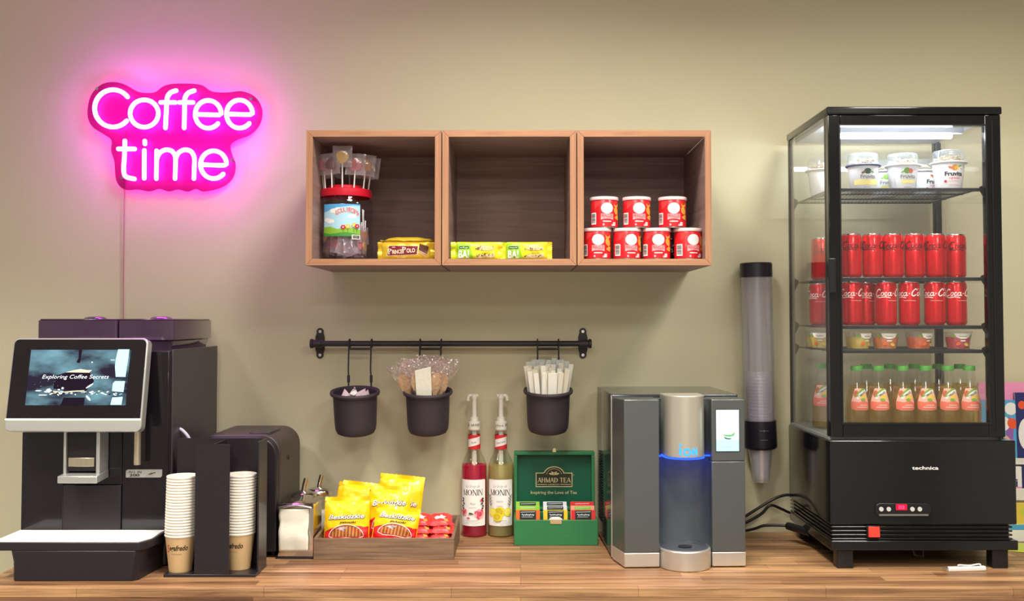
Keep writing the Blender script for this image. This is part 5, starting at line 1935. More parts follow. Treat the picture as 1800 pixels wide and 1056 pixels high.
for i, (c1, c2, lb) in enumerate(rows):
    col, r_ = divmod(i, 3)
    x = ax0 + (ax1 - ax0) * (col + 0.5) / 3
    y = TBF + 0.020 + r_ * 0.030
    h = 0.086 + r_ * 0.006
    t = thing('tea_envelope', lb, 'tea envelope', (x, y, TOP + 0.0065), group='tea envelopes in the green chest')
    MB().box(-EW / 2, EW / 2, -0.002, 0.002, 0, h).build('envelope', tm[c1], t, bevel=0.0012)
    A = Art()
    A.rect(-EW * 0.34, EW * 0.34, h - 0.026, h - 0.0015, tm[c2])
    A.line([(-EW * 0.3, h - 0.006), (EW * 0.3, h - 0.005)], 0.0012, tm['white'])
    if r_ == 0:
        A.squiggle(0, h - 0.0160, EW * 0.5, 0.0055, m_white, n=6)
        A.line([(-EW * 0.25, h - 0.019), (EW * 0.2, h - 0.019)], 0.0010, tm['white'])
    if col == 1 and r_ == 0:
        A.ell(0, h - 0.026, EW * 0.28, 0.007, m_white)
    A.build('print', lambda xx, zz, l: (xx, -0.0021 - l, zz), t)
    t.rotation_euler = (-0.10, 0, 0)

# ================================================================== WATER DISPENSER
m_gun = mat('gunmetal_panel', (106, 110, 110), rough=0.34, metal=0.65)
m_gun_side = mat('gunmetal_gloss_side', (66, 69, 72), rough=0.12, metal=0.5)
m_alu = mat('brushed_aluminium', (198, 192, 176), rough=0.38, metal=0.6, var=0.06, vscale=5, vstretch=(20, 20, 1))
m_plinth = mat('satin_silver_trim', (208, 204, 194), rough=0.35, metal=0.7)
m_recess = mat('recess_grey', (98, 106, 110), rough=0.36, metal=0.4)
e_blue = emit_mat('blue_led', (0.015, 0.07, 1.0), 1.6)
e_blue2 = emit_mat('blue_led_soft', (0.04, 0.28, 1.0), 1.2)
OX = 0.405
wd = thing('water_dispenser', 'grey metallic water dispenser with blue light ring and touch screen', 'water dispenser', (OX, 2.83, TOP))
IF = 2.583
iz1 = PZ(702, IF)
ix0, ix1 = PX(1096, 850, IF), PX(1310.5, 850, IF)
mx0, mx1 = PX(1158, 850, IF), PX(1251, 850, IF)
pz_ = PZ(971, IF)
# rear case
vx0, vx1 = PX(1077, 830, 2.676), PX(1300, 690, 2.676)
vz1 = PZ(693, 2.676)
cs = MB()
cs.prism(rrect(vx0, vx1, 2.676, 2.992, (0.003, 0.003, 0.006, 0.006), 3), 'z', TOP + 0.006, vz1)
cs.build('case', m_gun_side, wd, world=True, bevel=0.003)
MB().box(vx0 - 0.0015, vx0 + 0.001, 2.6765, 2.683, TOP + 0.008, vz1 - 0.002).build('edge_trim', m_plinth, wd, world=True)
mb = MB()
for k in range(26):
    z = TOP + 0.060 + k * 0.0074
    mb.prism([(2.865, z), (2.945, z + 0.0), (2.945, z + 0.003), (2.865, z + 0.003)], 'x', vx0 - 0.0025, vx0 + 0.0005)
mb.build('vent_louvres', m_dark, wd, world=True)
# front fascias: chamfered outer side
def fascia(x0, x1, z0, z1, chl, chr_, nm, mm, bev=0.002, front=IF):
    pts = [(x0 + chl * 0, 2.674), (x0, front + 0.001)]
    if chl:
        pts = [(x0 - chl, 2.674), (x0, front)]
    else:
        pts = [(x0, 2.674), (x0, front)]
    pts += [(x1, front), (x1 + chr_, 2.674)]
    return MB().prism(pts, 'z', z0, z1).build(nm, mm, wd, world=True, bevel=bev)


fascia(ix0, mx0, pz_ + 0.0006, iz1, 0.018, 0, 'front_panel', m_gun)
fz = PZ(811, IF)
fascia(mx1, ix1, pz_ + 0.0006, fz - 0.0005, 0, 0.0, 'front_panel', m_gun)
scp = fascia(mx1, ix1, fz + 0.0005, iz1, 0, 0.0, 'screen_panel', m_gun)
fascia(ix0 - 0.0005, mx0, TOP + 0.003, pz_, 0.018, 0, 'plinth_trim', m_plinth)
fascia(mx1, ix1 + 0.0005, TOP + 0.003, pz_, 0, 0.0, 'plinth_trim', m_plinth)
MB().box(ix0, ix1, 2.60, 2.98, TOP, TOP + 0.0058).build('foot_plate', m_dark, wd, world=True)
# recess: curved back wall
mxm = (mx0 + mx1) / 2
mb = MB()
hwid = (mx1 - mx0) / 2
rec = [(mx0, 2.674), (mx0, 2.612)] + [(mxm - hwid * math.cos(PI * i / 16), 2.612 + 0.045 * math.sin(PI * i / 16)) for i in range(1, 16)] + [(mx1, 2.612), (mx1, 2.674)]
mb.prism(rec, 'z', TOP + 0.004, iz1 - 0.002)
mb.build('recess_wall', m_recess, wd, world=True, smooth=30)
# dispensing head
hr = 0.0505
hz0, hz1 = PZ(806, 2.55), PZ(696, 2.55)
cy_ = 2.602
head = MB().prism([(mxm - hr, 2.66), (mxm - hr, cy_)] + [(mxm - hr * math.cos(PI * i / 24), cy_ - hr * math.sin(PI * i / 24)) for i in range(1, 24)] + [(mxm + hr, cy_), (mxm + hr, 2.66)], 'z', hz0, hz1).build('dispensing_head', m_alu, wd, world=True, bevel=0.0025, smooth=30)
MB().prism([(mxm - hr - 0.001, 2.655), (mxm - hr - 0.001, cy_)] + [(mxm - (hr + 0.001) * math.cos(PI * i / 24), cy_ - (hr + 0.001) * math.sin(PI * i / 24)) for i in range(1, 24)] + [(mxm + hr + 0.001, cy_), (mxm + hr + 0.001, 2.655)], 'z', hz0 - 0.0034, hz0 - 0.0004).build('light_ring', e_blue, wd, world=True, smooth=30)
for a, b in ((mx0 + 0.0003, mxm - hr - 0.0012), (mxm + hr + 0.0012, mx1 - 0.0003)):
    MB().box(a, b, 2.600, 2.61, hz0 - 0.001, hz0 + 0.0015).build('light_strip', e_blue, wd, world=True)
A = Art()
def ip(px, py):
    return ((px - 1208.5) * 0.001412, hz0 + (806 - py) * 0.001412)


A.line([ip(1195, 788), ip(1195, 801)], 0.0058, e_blue2)
A.ell(ip(1195, 783)[0], ip(1195, 783)[1], 0.0034, 0.0034, e_blue2)
cc = ip(1207, 795)
A.line([(cc[0] + 0.0078 * math.cos(R(q)), cc[1] + 0.0078 * math.sin(R(q))) for q in range(0, 360, 15)], 0.0044, e_blue2, closed=True)
A.line([ip(1217.0, 801), ip(1217, 788)], 0.0042, e_blue2).line([ip(1217, 788.5), ip(1225, 801.0)], 0.0042, e_blue2).line([ip(1225, 801), ip(1225, 788)], 0.0042, e_blue2)
f = on_round(hr + 0.0002, mxm - wd.location.x, cy_ - wd.location.y)
A.build('glowing_lettering', lambda x, z, l: (f(x, z, l)[0], f(x, z, l)[1], z - TOP), head, dx=0.003)
# touch screen
kx0_, kx1_ = PX(1258.5, 760, IF), PX(1299, 760, IF)
kz0_, kz1_ = PZ(793, IF), PZ(720.5, IF)
e_scr = emit_mat('dispenser_screen_white', (226, 250, 250), 1.05)
e_scr2 = emit_mat('dispenser_screen_aqua', (170, 226, 232), 0.95)
e_green = emit_mat('screen_leaf_green', (110, 180, 110), 0.8)
e_dgreen = emit_mat('screen_leaf_dark', (70, 110, 96), 0.7)
MB().box(kx0_ - 0.0015, kx1_ + 0.0015, IF - 0.001, IF + 0.002, kz0_ - 0.0015, kz1_ + 0.0015).build('screen_bezel', m_dark, scp, world=True)
A = Art()
kw, kh = kx1_ - kx0_, kz1_ - kz0_
A.rect(0, kw, 0, kh, e_scr).rect(0, kw, 0, kh * 0.28, e_scr2)
A.poly([(kw * .22, kh * .42), (kw * .36, kh * .36), (kw * .60, kh * .34), (kw * .78, kh * .37), (kw * .84, kh * .47), (kw * .66, kh * .40), (kw * .44, kh * .40), (kw * .3, kh * .40)], e_green)
A.poly([(kw * .30, kh * .36), (kw * .48, kh * .32), (kw * .70, kh * .31), (kw * .60, kh * .28), (kw * .40, kh * .29)], e_dgreen)
A.squiggle(kw * .5, kh * .10, kw * .45, kh * .015, e_dgreen, n=8)
A.build('touch_screen', lambda x, z, l: (kx0_ + x - wd.location.x, IF - 0.0012 - l - wd.location.y, kz0_ + z - wd.location.z), scp)
# drip tray
dr = 0.0655
dcy = 2.602
dzt = PZ(970, 2.54)
MB().prism([(mxm - dr, 2.655), (mxm - dr, dcy)] + [(mxm - dr * math.cos(PI * i / 24), dcy - dr * math.sin(PI * i / 24)) for i in range(1, 24)] + [(mxm + dr, dcy), (mxm + dr, 2.655)], 'z', TOP, dzt).build('drip_tray', m_plinth, wd, world=True, bevel=0.003, smooth=30)
gr = MB().lathe([(0, dzt + 0.0005), (0.054, dzt + 0.0005), (0.056, dzt + 0.002), (0.060, dzt + 0.002), (0.060, dzt - 0.001)], mxm, dcy + 0.002, n=36)
gt = gr.build('drip_grate', mat('grate_grey', (120, 122, 124), rough=0.3, metal=0.7), wd, world=True, smooth=30)
MB().lathe([(0, dzt + 0.0008), (0.017, dzt + 0.0008), (0.018, dzt + 0.0022), (0.0, dzt + 0.0022)], mxm, dcy - 0.006, n=20).build('drain_cap', m_dark, gt, world=True)
wd.rotation_euler = (0, 0, R(2.6))
wd.location.x -= 0.010

# ================================================================== PLASTIC-CUP DISPENSER ON THE WALL
m_tube = clear_mat('cup_tube_plastic', tint=(250, 250, 254), refl=0.07, rough=0.12, film=0.16, filmrgb=(236, 232, 234))
m_tubeblack = mat('tube_black', (30, 27, 36), rough=0.35)
m_clearcup = clear_mat('clear_cup', tint=(253, 253, 255), refl=0.12, rough=0.08, film=0.30, filmrgb=(252, 250, 252))
DY = 2.966
dtop, dbot = P(1329, 474, DY), P(1336.5, 775, DY)
cdm = thing('cup_dispenser', 'tall clear wall tube dispensing plastic cups, black cap and collar', 'cup dispenser', (dbot.x, DY, dbot.z))
leanr = math.atan2(dtop.x - dbot.x, dtop.z - dbot.z)
LEN = dtop.z - dbot.z
zc0, zc1 = -0.018, 0.060   # collar
zt1 = PZ(487, DY) - dbot.z
zcap = PZ(462, DY) - dbot.z
MB().lathe([(0.0435, zc1 - 0.005), (0.0450, zc1 - 0.005), (0.0450, zt1 + 0.004), (0.0435, zt1 + 0.004), (0.0435, zc1 - 0.005)], n=40).build('tube', m_tube, cdm, smooth=40)
MB().lathe([(0, zcap), (0.044, zcap), (0.0462, zcap - 0.003), (0.0462, zt1), (0.0452, zt1), (0.0452, zcap - 0.006), (0, zcap - 0.006)], n=40).build('cap', m_tubeblack, cdm)
cl_ = MB().lathe([(0.0380, zc0 - 0.002), (0.0410, zc0 - 0.004), (0.0465, zc0), (0.0478, zc0 + 0.004), (0.0465, zc1), (0.0452, zc1), (0.0452, zc0 + 0.01), (0.038, zc0 - 0.002)], n=40).build('collar', m_tubeblack, cdm, smooth=40)
A = Art()
A.line([(-0.012, 0.034), (0.014, 0.034)], 0.0012, m_grey_ink).line([(0.0, 0.030), (0.0, 0.038)], 0.0010, m_grey_ink).line([(-0.010, 0.008), (0.010, 0.008)], 0.0012, m_grey_ink)
A.build('printed_marks', on_round(0.0480), cl_, dx=0.004)
MB().box(-0.012, 0.012, 0.0465, WALL - DY - 0.0005, zc0 + 0.01, zc1 - 0.01).box(-0.012, 0.012, 0.0465, WALL - DY - 0.0005, zt1 + 0.002, zcap - 0.002).build('wall_mount', m_tubeblack, cdm)
cdm.rotation_euler = (0, leanr, 0)
MLEAN = Matrix.Translation(cdm.location) @ Matrix.Rotation(leanr, 4, 'Y')


def clear_cup():
    t = thing('plastic_cup', 'clear plastic cup', 'plastic cup', (0, 0, 0), group='plastic cups nested in the wall tube')
    hgt = 0.098
    rw = lambda z: 0.0235 + (0.0352 - 0.0235) * z / hgt
    MB().lathe([(0, 0.002), (0.022, 0.002), (0.0235, 0), (rw(hgt - 0.02), hgt - 0.02), (rw(hgt - 0.016) + 0.0012, hgt - 0.016), (rw(hgt - 0.003), hgt - 0.003)], n=36).build('cup_wall', m_clearcup, t, smooth=50)
    r2 = rw(hgt)
    MB().tube([((r2 + 0.0012) * math.cos(2 * PI * i / 36), (r2 + 0.0012) * math.sin(2 * PI * i / 36), hgt - 0.001) for i in range(36)], 0.0017, 6, closed=True).build('rim', m_clearcup, t, smooth=60)
    return t


pc0 = clear_cup()
NP = 24
for k in range(NP):
    t = pc0 if k == 0 else dup(pc0)
    z = (PZ(846, DY) - dbot.z) + k * (PZ(620, DY) - PZ(738, DY)) / 20.5
    t.location = MLEAN @ Vector((0, 0, z))
    t.rotation_euler = (0, leanr, 0.3 * k)
    if k == 0:
        t['label'] = 'clear plastic cup hanging out under the black collar of the wall tube'
    elif k == NP - 1:
        t['label'] = 'topmost clear plastic cup of the stack inside the wall tube'
    else:
        t['label'] = 'clear plastic cup nested midway in the wall tube'
        t['group'] = 'nested plastic cups midway in the wall tube'

# ================================================================== CABLES
m_cable = mat('black_cable', (26, 24, 26), rough=0.4)


def cable(pts, r, lb):
    o = MB().tube(spline([P(*p) for p in pts], 7), r, 10).build('power_cable', m_cable, None, smooth=60)
    me = o.data
    c = sum((v.co for v in me.vertices), Vector()) / len(me.vertices)
    me.transform(Matrix.Translation(-c))
    o.location = c
    return tag(o, lb, 'cable', 'black cables between dispenser and fridge')


cable([(1262, 925, 2.965), (1290, 918, 2.96), (1312, 906, 2.955), (1354, 880, 2.95), (1375, 871, 2.955), (1391, 870, 2.96), (1420, 874, 2.985), (1450, 890, 2.988)], 0.0042, 'black cable arching highest over the gap between dispenser and fridge')
cable([(1262, 930, 2.985), (1290, 926, 2.985), (1312, 918, 2.98), (1338, 903, 2.975), (1354, 888, 2.972), (1373, 894, 2.978), (1392, 902, 2.985), (1440, 915, 2.988)], 0.0042, 'black cable peaking then dipping behind the fridge corner')
pl = cable([(1262, 931, 2.93), (1290, 933, 2.93), (1312, 932, 2.92), (1328, 928.5, 2.91), (1343, 923.5, 2.90), (1365, 923, 2.89), (1388, 924, 2.88)], 0.0040, 'black cable with a thick connector lying lowest on the worktop')
a, b = P(1385, 924, 2.88), P(1425, 936, 2.80)
b.z = max(b.z, TOP + 0.011)
mb = MB().tube([a, a * 0.97 + b * 0.03, a * 0.8 + b * 0.2, b], 0.0105, 14)
mb.bm.transform(Matrix.Translation(-pl.location))
mb.build('connector', m_cable, pl, smooth=60)

# ================================================================== GLASS COUNTERTOP FRIDGE
m_fr = mat('fridge_gloss_black', (16, 17, 19), rough=0.14, coat=0.3)
m_frs = mat('fridge_satin_black', (26, 27, 29), rough=0.32)
m_gasket = mat('grey_gasket', (150, 146, 134), rough=0.5)
m_pane = clear_mat('fridge_glass', tint=(255, 255, 255), refl=0.035, rough=0.005, film=0.014)  # faint white film stands in for room reflections hazing the panes
m_wire = mat('grey_wire', (58, 61, 64), rough=0.3, metal=0.6)
FF, FB = 2.574, 2.968
fx0, fx1 = PX(1459, 850, FF), PX(1787, 850, FF)
gx0, gx1 = PX(1458, 480, FF), PX(1763, 480, FF)
ztop = PZ(187.5, FF)
zdoor1, zdoor0 = PZ(192, FF), PZ(769.5, FF)
zlow1 = PZ(774, FF)
zv1, zv0, zr0 = PZ(922, FF), PZ(950, FF), PZ(967, FF)
fridge = thing('countertop_fridge', 'black glass-sided countertop fridge full of drinks and yogurts', 'fridge', ((fx0 + fx1) / 2, 2.78, TOP))
# lower housing
MB().prism(rrect(fx0, fx1, FF, FB, 0.004, 3), 'z', zv1, zlow1).build('housing', m_fr, fridge, world=True, bevel=0.003)
MB().box(fx0 + 0.012, fx1 - 0.016, FF + 0.012, FB - 0.01, zr0, zv1).build('vent_core', m_frs, fridge, world=True)
mb = MB()
for k in range(4):
    z = zv0 + (zv1 - zv0) * (k + 0.35) / 4
    mb.prism(rrect(fx0 + 0.002, fx1 - 0.010, FF + 0.002, FB - 0.002, 0.004, 3), 'z', z - 0.0022, z + 0.0022)
mb.build('vent_slats', m_fr, fridge, world=True, bevel=0.0012)
MB().prism(rrect(fx0 + 0.001, fx1 + 0.002, FF - 0.001, FB, 0.004, 3), 'z', zr0, zv0).build('base_frame', m_fr, fridge, world=True, bevel=0.002)
for x in (PX(1487, 985, FF), PX(1760, 985, FF)):
    for y in (FF + 0.022, FB - 0.025):
        MB().prism(rrect(x - 0.020, x + 0.020, y - 0.018, y + 0.018, 0.003, 3), 'z', TOP, zr0).build('foot', m_frs, fridge, world=True, bevel=0.002)
A = Art()
q = P(1626.5, 825, FF)
A.text('technica', 0, 0, 0.0082, m_white, w=0.066, off=0.02)
A.build('lettering', lambda x, z, l: (q.x + x - fridge.location.x, FF - l - fridge.location.y, q.z + z - fridge.location.z), fridge)
# controls
c0_, c1_ = P(1538, 906, FF), P(1636, 884, FF)
cpn = MB().prism(rrect(c0_.x, c1_.x, c0_.z, c1_.z, 0.012), 'y', FF - 0.004, FF - 0.0002).build('control_panel', m_frs, fridge, world=True, bevel=0.0015)
MB().prism(rrect(c0_.x + 0.008, c1_.x - 0.008, c0_.z + 0.0005, c0_.z + 0.005, 0.002), 'y', FF - 0.0062, FF - 0.0042).build('chrome_strip', m_chrome, cpn, world=True)
m_btn = mat('button_grey', (206, 206, 202), rough=0.4)
for px in (1548, 1561, 1602.5, 1615.5):
    q2 = P(px, 894, FF)
    MB().cyl((q2.x, FF - 0.0062, q2.z), (q2.x, FF - 0.0038, q2.z), 0.0055, 20).build('button', m_btn, cpn, world=True)
e_red = emit_mat('red_led', (1.0, 0.02, 0.06), 3.0)
e_redd = emit_mat('red_led_back', (0.5, 0.01, 0.03), 1.0)
q3 = P(1583.5, 889.5, FF)
A = Art()
A.rect(-0.014, 0.014, -0.003, 0.013 - 0.001, e_redd, r=0.002).text('03', 0.0, 0.0, 0.0085, e_red, w=0.015, off=0.03)
A.build('temperature_display', lambda x, z, l: (q3.x + x - fridge.location.x, FF - 0.0042 - l - fridge.location.y, q3.z - 0.006 + z - fridge.location.z), cpn)
s0, s1 = P(1526, 943, FF), P(1545, 925, FF)
e_switch = mat('lit_red_switch', (222, 40, 34), rough=0.3, emit=(255, 60, 40), es=0.5)
sw_ = MB().box(s0.x - 0.003, s1.x + 0.003, FF - 0.003, FF + 0.006, s0.z - 0.002, s1.z + 0.002).build('switch_frame', m_frs, fridge, world=True, bevel=0.001)
MB().prism([(FF - 0.0075, s0.z), (FF - 0.0032, s0.z), (FF - 0.0032, s1.z), (FF - 0.005, s1.z)], 'x', s0.x, s1.x).build('rocker', e_switch, sw_, world=True, bevel=0.001)
# top cap, corner posts, panes
GB = FB - 0.002
MB().prism(rrect(gx0 - 0.003, gx1 + 0.003, FF - 0.004, GB, 0.004, 3), 'z', ztop - 0.020, ztop).build('top_cap', m_fr, fridge, world=True, bevel=0.004, seg=3)
pw = 0.016
for (x, y, nm) in ((gx0 + 0.001, GB - pw - 0.001, 'corner_post'), (gx1 - pw - 0.001, GB - pw - 0.001, 'corner_post'), (gx0 + 0.001, FF + 0.022, 'corner_post'), (gx1 - pw - 0.001, FF + 0.022, 'corner_post')):
    wx_ = 0.006 if (x < 1.0 and y > 2.8) else pw
    MB().box(x, x + wx_, y, y + pw, zlow1, ztop - 0.0205).build(nm, m_frs, fridge, world=True)
# door frame
dl, dr_, dt, db = 0.031, 0.040, 0.046, 0.036
df = MB()
zA, zB = zdoor0 + 0.002, ztop - 0.0205
df.box(gx0, gx0 + dl, FF, FF + 0.020, zA, zB).box(gx1 - dr_, gx1, FF, FF + 0.020, zA, zB).box(gx0 + dl, gx1 - dr_, FF, FF + 0.020, zB - dt + 0.018, zB).box(gx0 + dl, gx1 - dr_, FF, FF + 0.020, zA, zA + db)
door = df.build('glass_door_frame', m_fr, fridge, world=True, bevel=0.002)
# inner raised bead round the pane
ixa, ixb, iza, izb = gx0 + dl, gx1 - dr_, zA + db, zB - dt + 0.018
bd = MB()
for (a, b, c, d) in ((ixa - 0.004, ixa, iza - 0.004, izb + 0.004), (ixb, ixb + 0.004, iza - 0.004, izb + 0.004), (ixa, ixb, iza - 0.004, iza), (ixa, ixb, izb, izb + 0.004)):
    bd.box(a, b, FF - 0.002, FF + 0.002, c, d)
bd.build('pane_bead', m_frs, door, world=True)
MB().box(ixb + 0.016, ixb + 0.019, FF - 0.0015, FF + 0.001, iza - 0.02, izb + 0.015).build('frame_groove', m_frs, door, world=True)
MB().box(ixa, ixb, FF + 0.008, FF + 0.012, iza, izb).build('door_pane', m_pane, door, world=True)
hz_a, hz_b = PZ(515, FF), PZ(454, FF)
MB().prism(rrect(gx0 - 0.004, gx0 + 0.014, hz_a, hz_b, 0.003), 'y', FF - 0.010, FF - 0.0002).build('door_handle', m_frs, door, world=True, bevel=0.002)
for z in (zdoor0 - 0.004, zB - 0.006):
    MB().cyl((gx1 - 0.008, FF + 0.008, z), (gx1 - 0.008, FF + 0.008, z + 0.006), 0.006, 12).build('hinge', m_frs, fridge, world=True)
MB().box(gx0 + 0.002, gx0 + 0.006, FF + 0.0385, GB - pw - 0.0015, zlow1 + 0.008, ztop - 0.021).build('side_pane', m_pane, fridge, world=True)
MB().box(gx1 - 0.006, gx1 - 0.002, FF + 0.0385, GB - pw - 0.0015, zlow1 + 0.008, ztop - 0.021).build('side_pane', m_pane, fridge, world=True)
MB().box(gx0 + 0.0075, gx1 - pw - 0.0015, GB - 0.008, GB - 0.004, zlow1 + 0.008, ztop - 0.021).build('back_pane', m_pane, fridge, world=True)
for x in (gx0 + 0.0062, ):
    MB().box(x, x + 0.004, GB - pw - 0.016, GB - pw - 0.002, zlow1 + 0.001, ztop - 0.021).build('gasket', m_gasket, fridge, world=True)
MB().box(gx0 + 0.0005, gx1 - 0.0005, FF + 0.0205, GB, zlow1 + 0.0002, zlow1 + 0.0075).build('inner_floor', mat('fridge_floor_grey', (150, 152, 148), rough=0.4), fridge, world=True)
# light
e_led = emit_mat('cool_white_led', (0.86, 0.95, 1.0), 44.0)
zl = PZ(240, 2.665)
lamp_x1 = PX(1672, 240, 2.665)
lb_ = MB().box(gx0 + 0.018, lamp_x1 + 0.03, 2.655, 2.672, zl + 0.0075, zl + 0.030).build('lamp_holder', mat('lamp_white', (225, 228, 232), rough=0.4), fridge, world=True, bevel=0.002)
MB().box(gx0 + 0.022, lamp_x1, 2.657, 2.670, zl - 0.005, zl + 0.0072).build('led_tube', e_led, lb_, world=True, bevel=0.002)
MB().box(gx0 + 0.018, gx1 - 0.018, FF + 0.045, GB - 0.02, ztop - 0.030, ztop - 0.0205).build('inner_ceiling', mat('inner_ceiling_grey', (190, 196, 206), rough=0.35), fridge, world=True)
# wire shelves
SY0, SY1 = 2.622, 2.940
SHZ = [PZ(330.5, SY0), PZ(487.5, SY0), PZ(572, SY0), PZ(614.5, SY0)]
sx0_, sx1_ = gx0 + 0.022, gx1 - 0.034
for z in SHZ:
    mb = MB()
    loop = [(sx0_, SY0, z - 0.002), (sx1_, SY0, z - 0.002), (sx1_, SY1, z - 0.002), (sx0_, SY1, z - 0.002)]
    for a, b in zip(loop, loop[1:] + loop[:1]):
        mb.tube([a, b], 0.0026, 6)
    for y in (2.72, 2.83):
        mb.tube([(sx0_, y, z - 0.0042), (sx1_, y, z - 0.0042)], 0.0020, 6)
    mb.box(sx0_, sx1_, SY0 - 0.001, SY0 + 0.001, z - 0.009, z - 0.0005)
    n = 36
    for i in range(1, n):
        x = sx0_ + (sx1_ - sx0_) * i / n
        mb.tube([(x, SY0, z - 0.0012), (x, SY1, z - 0.0012)], 0.0012, 5)
    mb.build('wire_shelf', m_wire, fridge, world=True, smooth=60)
    for y in (SY0 + 0.008, SY1 - 0.012):
        for sg, xe, xp in ((1, sx1_ + 0.004, gx1 - pw - 0.0015), (-1, sx0_ - 0.004, gx0 + 0.0075)):
            a, b = sorted((xe, xp))
            t_ = [(xe, z + 0.004), (xp, z + 0.010), (xp, z - 0.026), (xe, z - 0.005)]
            MB().prism(t_, 'y', y, y + 0.003).build('shelf_bracket', m_frs, fridge, world=True)
for y in (SY0 + 0.006, SY1 - 0.014):
    MB().box(gx1 - pw - 0.0015, gx1 - 0.0065, y, y + 0.012, zlow1 + 0.008, ztop - 0.031).build('slotted_upright', m_frs, fridge, world=True)

# ---- drinks cans
m_canred = mat('can_red_metallic', (222, 18, 30), rough=0.26, metal=0.55, coat=0.3)
m_canalu = mat('can_aluminium', (214, 214, 212), rough=0.22, metal=1.0)
m_script_dk = mat('script_black', (40, 14, 16), rough=0.5)
KR, KH = 0.0262, 0.1135


def script_cola(A, m, y0, h):
    """flowing script wordmark drawn with ribbons: C o c a - C o l a"""
    W = 0.098
    s = h

    def L(pts, wd=0.16, n=6):
        A.line([(p[0], p[1]) for p in spline([(x * s - W / 2, y0 + y * s, 0) for x, y in pts], n)], wd * s, m)
    L([(1.15, 0.95), (0.95, 1.12), (0.62, 1.0), (0.32, 0.55), (0.30, 0.12), (0.6, -0.02), (1.0, 0.16)], 0.19)
    L([(0.2, -0.14), (0.9, -0.30), (1.9, -0.20), (2.8, -0.34)], 0.14)

    def o_(x):
        L([(x + 0.28, 0.60), (x + 0.06, 0.42), (x + 0.04, 0.10), (x + 0.2, 0.0), (x + 0.42, 0.18), (x + 0.46, 0.5), (x + 0.28, 0.60)], 0.13)

    def a_(x):
        o_(x)
        L([(x + 0.56, 0.62), (x + 0.46, 0.2), (x + 0.54, 0.0), (x + 0.72, 0.14)], 0.14)
    o_(1.22)
    L([(2.22, 0.48), (2.10, 0.60), (1.92, 0.45), (1.88, 0.12), (2.02, 0.0), (2.28, 0.16)], 0.14)
    a_(2.36)
    L([(3.18, 0.36), (3.42, 0.42)], 0.13)
    L([(4.70, 0.92), (4.55, 1.14), (4.15, 1.02), (3.78, 0.55), (3.74, 0.12), (4.05, -0.02), (4.45, 0.2)], 0.19)
    L([(4.3, 1.3), (4.75, 1.12), (4.95, 1.3)], 0.10)
    o_(4.66)
    L([(5.28, 0.1), (5.55, 0.8), (5.62, 1.2), (5.45, 1.16), (5.30, 0.3), (5.40, 0.0), (5.62, 0.16)], 0.12)
    a_(5.76)


def cola_can(dark):
    t = thing('drink_can', 'drink can', 'drink can', (0, 0, 0), group='cans')
    MB().lathe([(0.0205, 0.0), (0.0215, 0.0005), (KR - 0.0004, 0.0065), (KR, 0.009), (KR, KH - 0.0095), (0.0238, KH - 0.0035)], n=48).build('can_body', m_canred, t, smooth=60)
    MB().lathe([(0.0238, KH - 0.0035), (0.0240, KH - 0.001), (0.0236, KH), (0.0226, KH), (0.0220, KH - 0.003), (0, KH - 0.003)], n=40).lathe([(0.0205, 0.0), (0.018, 0.003), (0, 0.003)], n=32).build('can_end', m_canalu, t, smooth=50)
    A = Art()
    script_cola(A, m_script_dk if dark else m_white, 0.076, 0.0150)
    A.squiggle(0.002, 0.0625, 0.030, 0.0018, m_script_dk if dark else m_white, n=10)
    A.build('script_lettering', on_round(KR + 0.0001), t, dx=0.004)
    return t


zero = cola_can(True)
coke = cola_can(False)
UP, LO = SHZ[1] + 0.0005, SHZ[2] + 0.0005
first = {'z': True, 'c': True}
pos = ['at the handle end', 'second from the handle', 'third from the handle', 'fourth from the handle', 'fifth from the handle', 'at the hinge end']
for kind, src, zz, arr in (
    ('z', zero, UP, [(1496, 2.658, 0.55), (1533.5, 2.658, 0.15), (1569.5, 2.658, 0.20), (1607.5, 2.658, 0.50), (1644.5, 2.658, 0.2), (1679.5, 2.675, 0.75), (1443, 2.80, 0.6)]),
    ('c', coke, LO, [(1497, 2.658, 0.15), (1521, 2.705, 0.5), (1557.5, 2.660, 0.35), (1598, 2.660, -0.35), (1643, 2.658, -0.25), (1681, 2.658, 0.25), (1440, 2.80, -0.2)])):
    row = 'dark-lettered red can' if kind == 'z' else 'white-lettered red can'
    where = 'second-highest fridge shelf' if kind == 'z' else 'third fridge shelf down'
    for i, (px, Y, a) in enumerate(arr):
        t = src if first[kind] else dup(src)
        first[kind] = False
        zpy = 450 if kind == 'z' else 536
        t.location = (PX(px, zpy, Y), Y, zz)
        t.rotation_euler = (0, 0, a)
        if i == 6:
            t['label'] = '%s at the back by the side glass, %s' % (row, where)
        else:
            t['label'] = '%s %s of the front row, %s' % (row, pos[i], where)
        t['group'] = ('dark' if kind == 'z' else 'white') + '-lettered red cans in the fridge'

# ---- juice bottles
m_juice = clear_mat('apple_juice', tint=(246, 230, 170), refl=0.03, film=0.22, filmrgb=(232, 206, 120), edge=0.3)
m_jbottle = clear_mat('juice_glass', tint=(253, 254, 251), refl=0.07, rough=0.01)
m_greencap = mat('green_cap', (92, 176, 76), rough=0.4)
m_lab_or = mat('label_coral', (240, 120, 92), rough=0.55)
m_lab_pk = mat('label_pink', (248, 190, 170), rough=0.55)
m_lab_gr = mat('label_green', (126, 172, 66), rough=0.55)
m_lab_wh = mat('label_white', (246, 244, 232), rough=0.55)
m_lab_yl = mat('label_yellow', (236, 200, 80), rough=0.55)
m_peach = mat('peach_print', (206, 96, 60), rough=0.55)
JP = [(0, 0.003), (0.022, 0.002), (0.0255, 0.0), (0.0285, 0.004), (0.0285, 0.070), (0.0265, 0.088), (0.0205, 0.118), (0.0158, 0.140), (0.0136, 0.158), (0.0140, 0.168)]


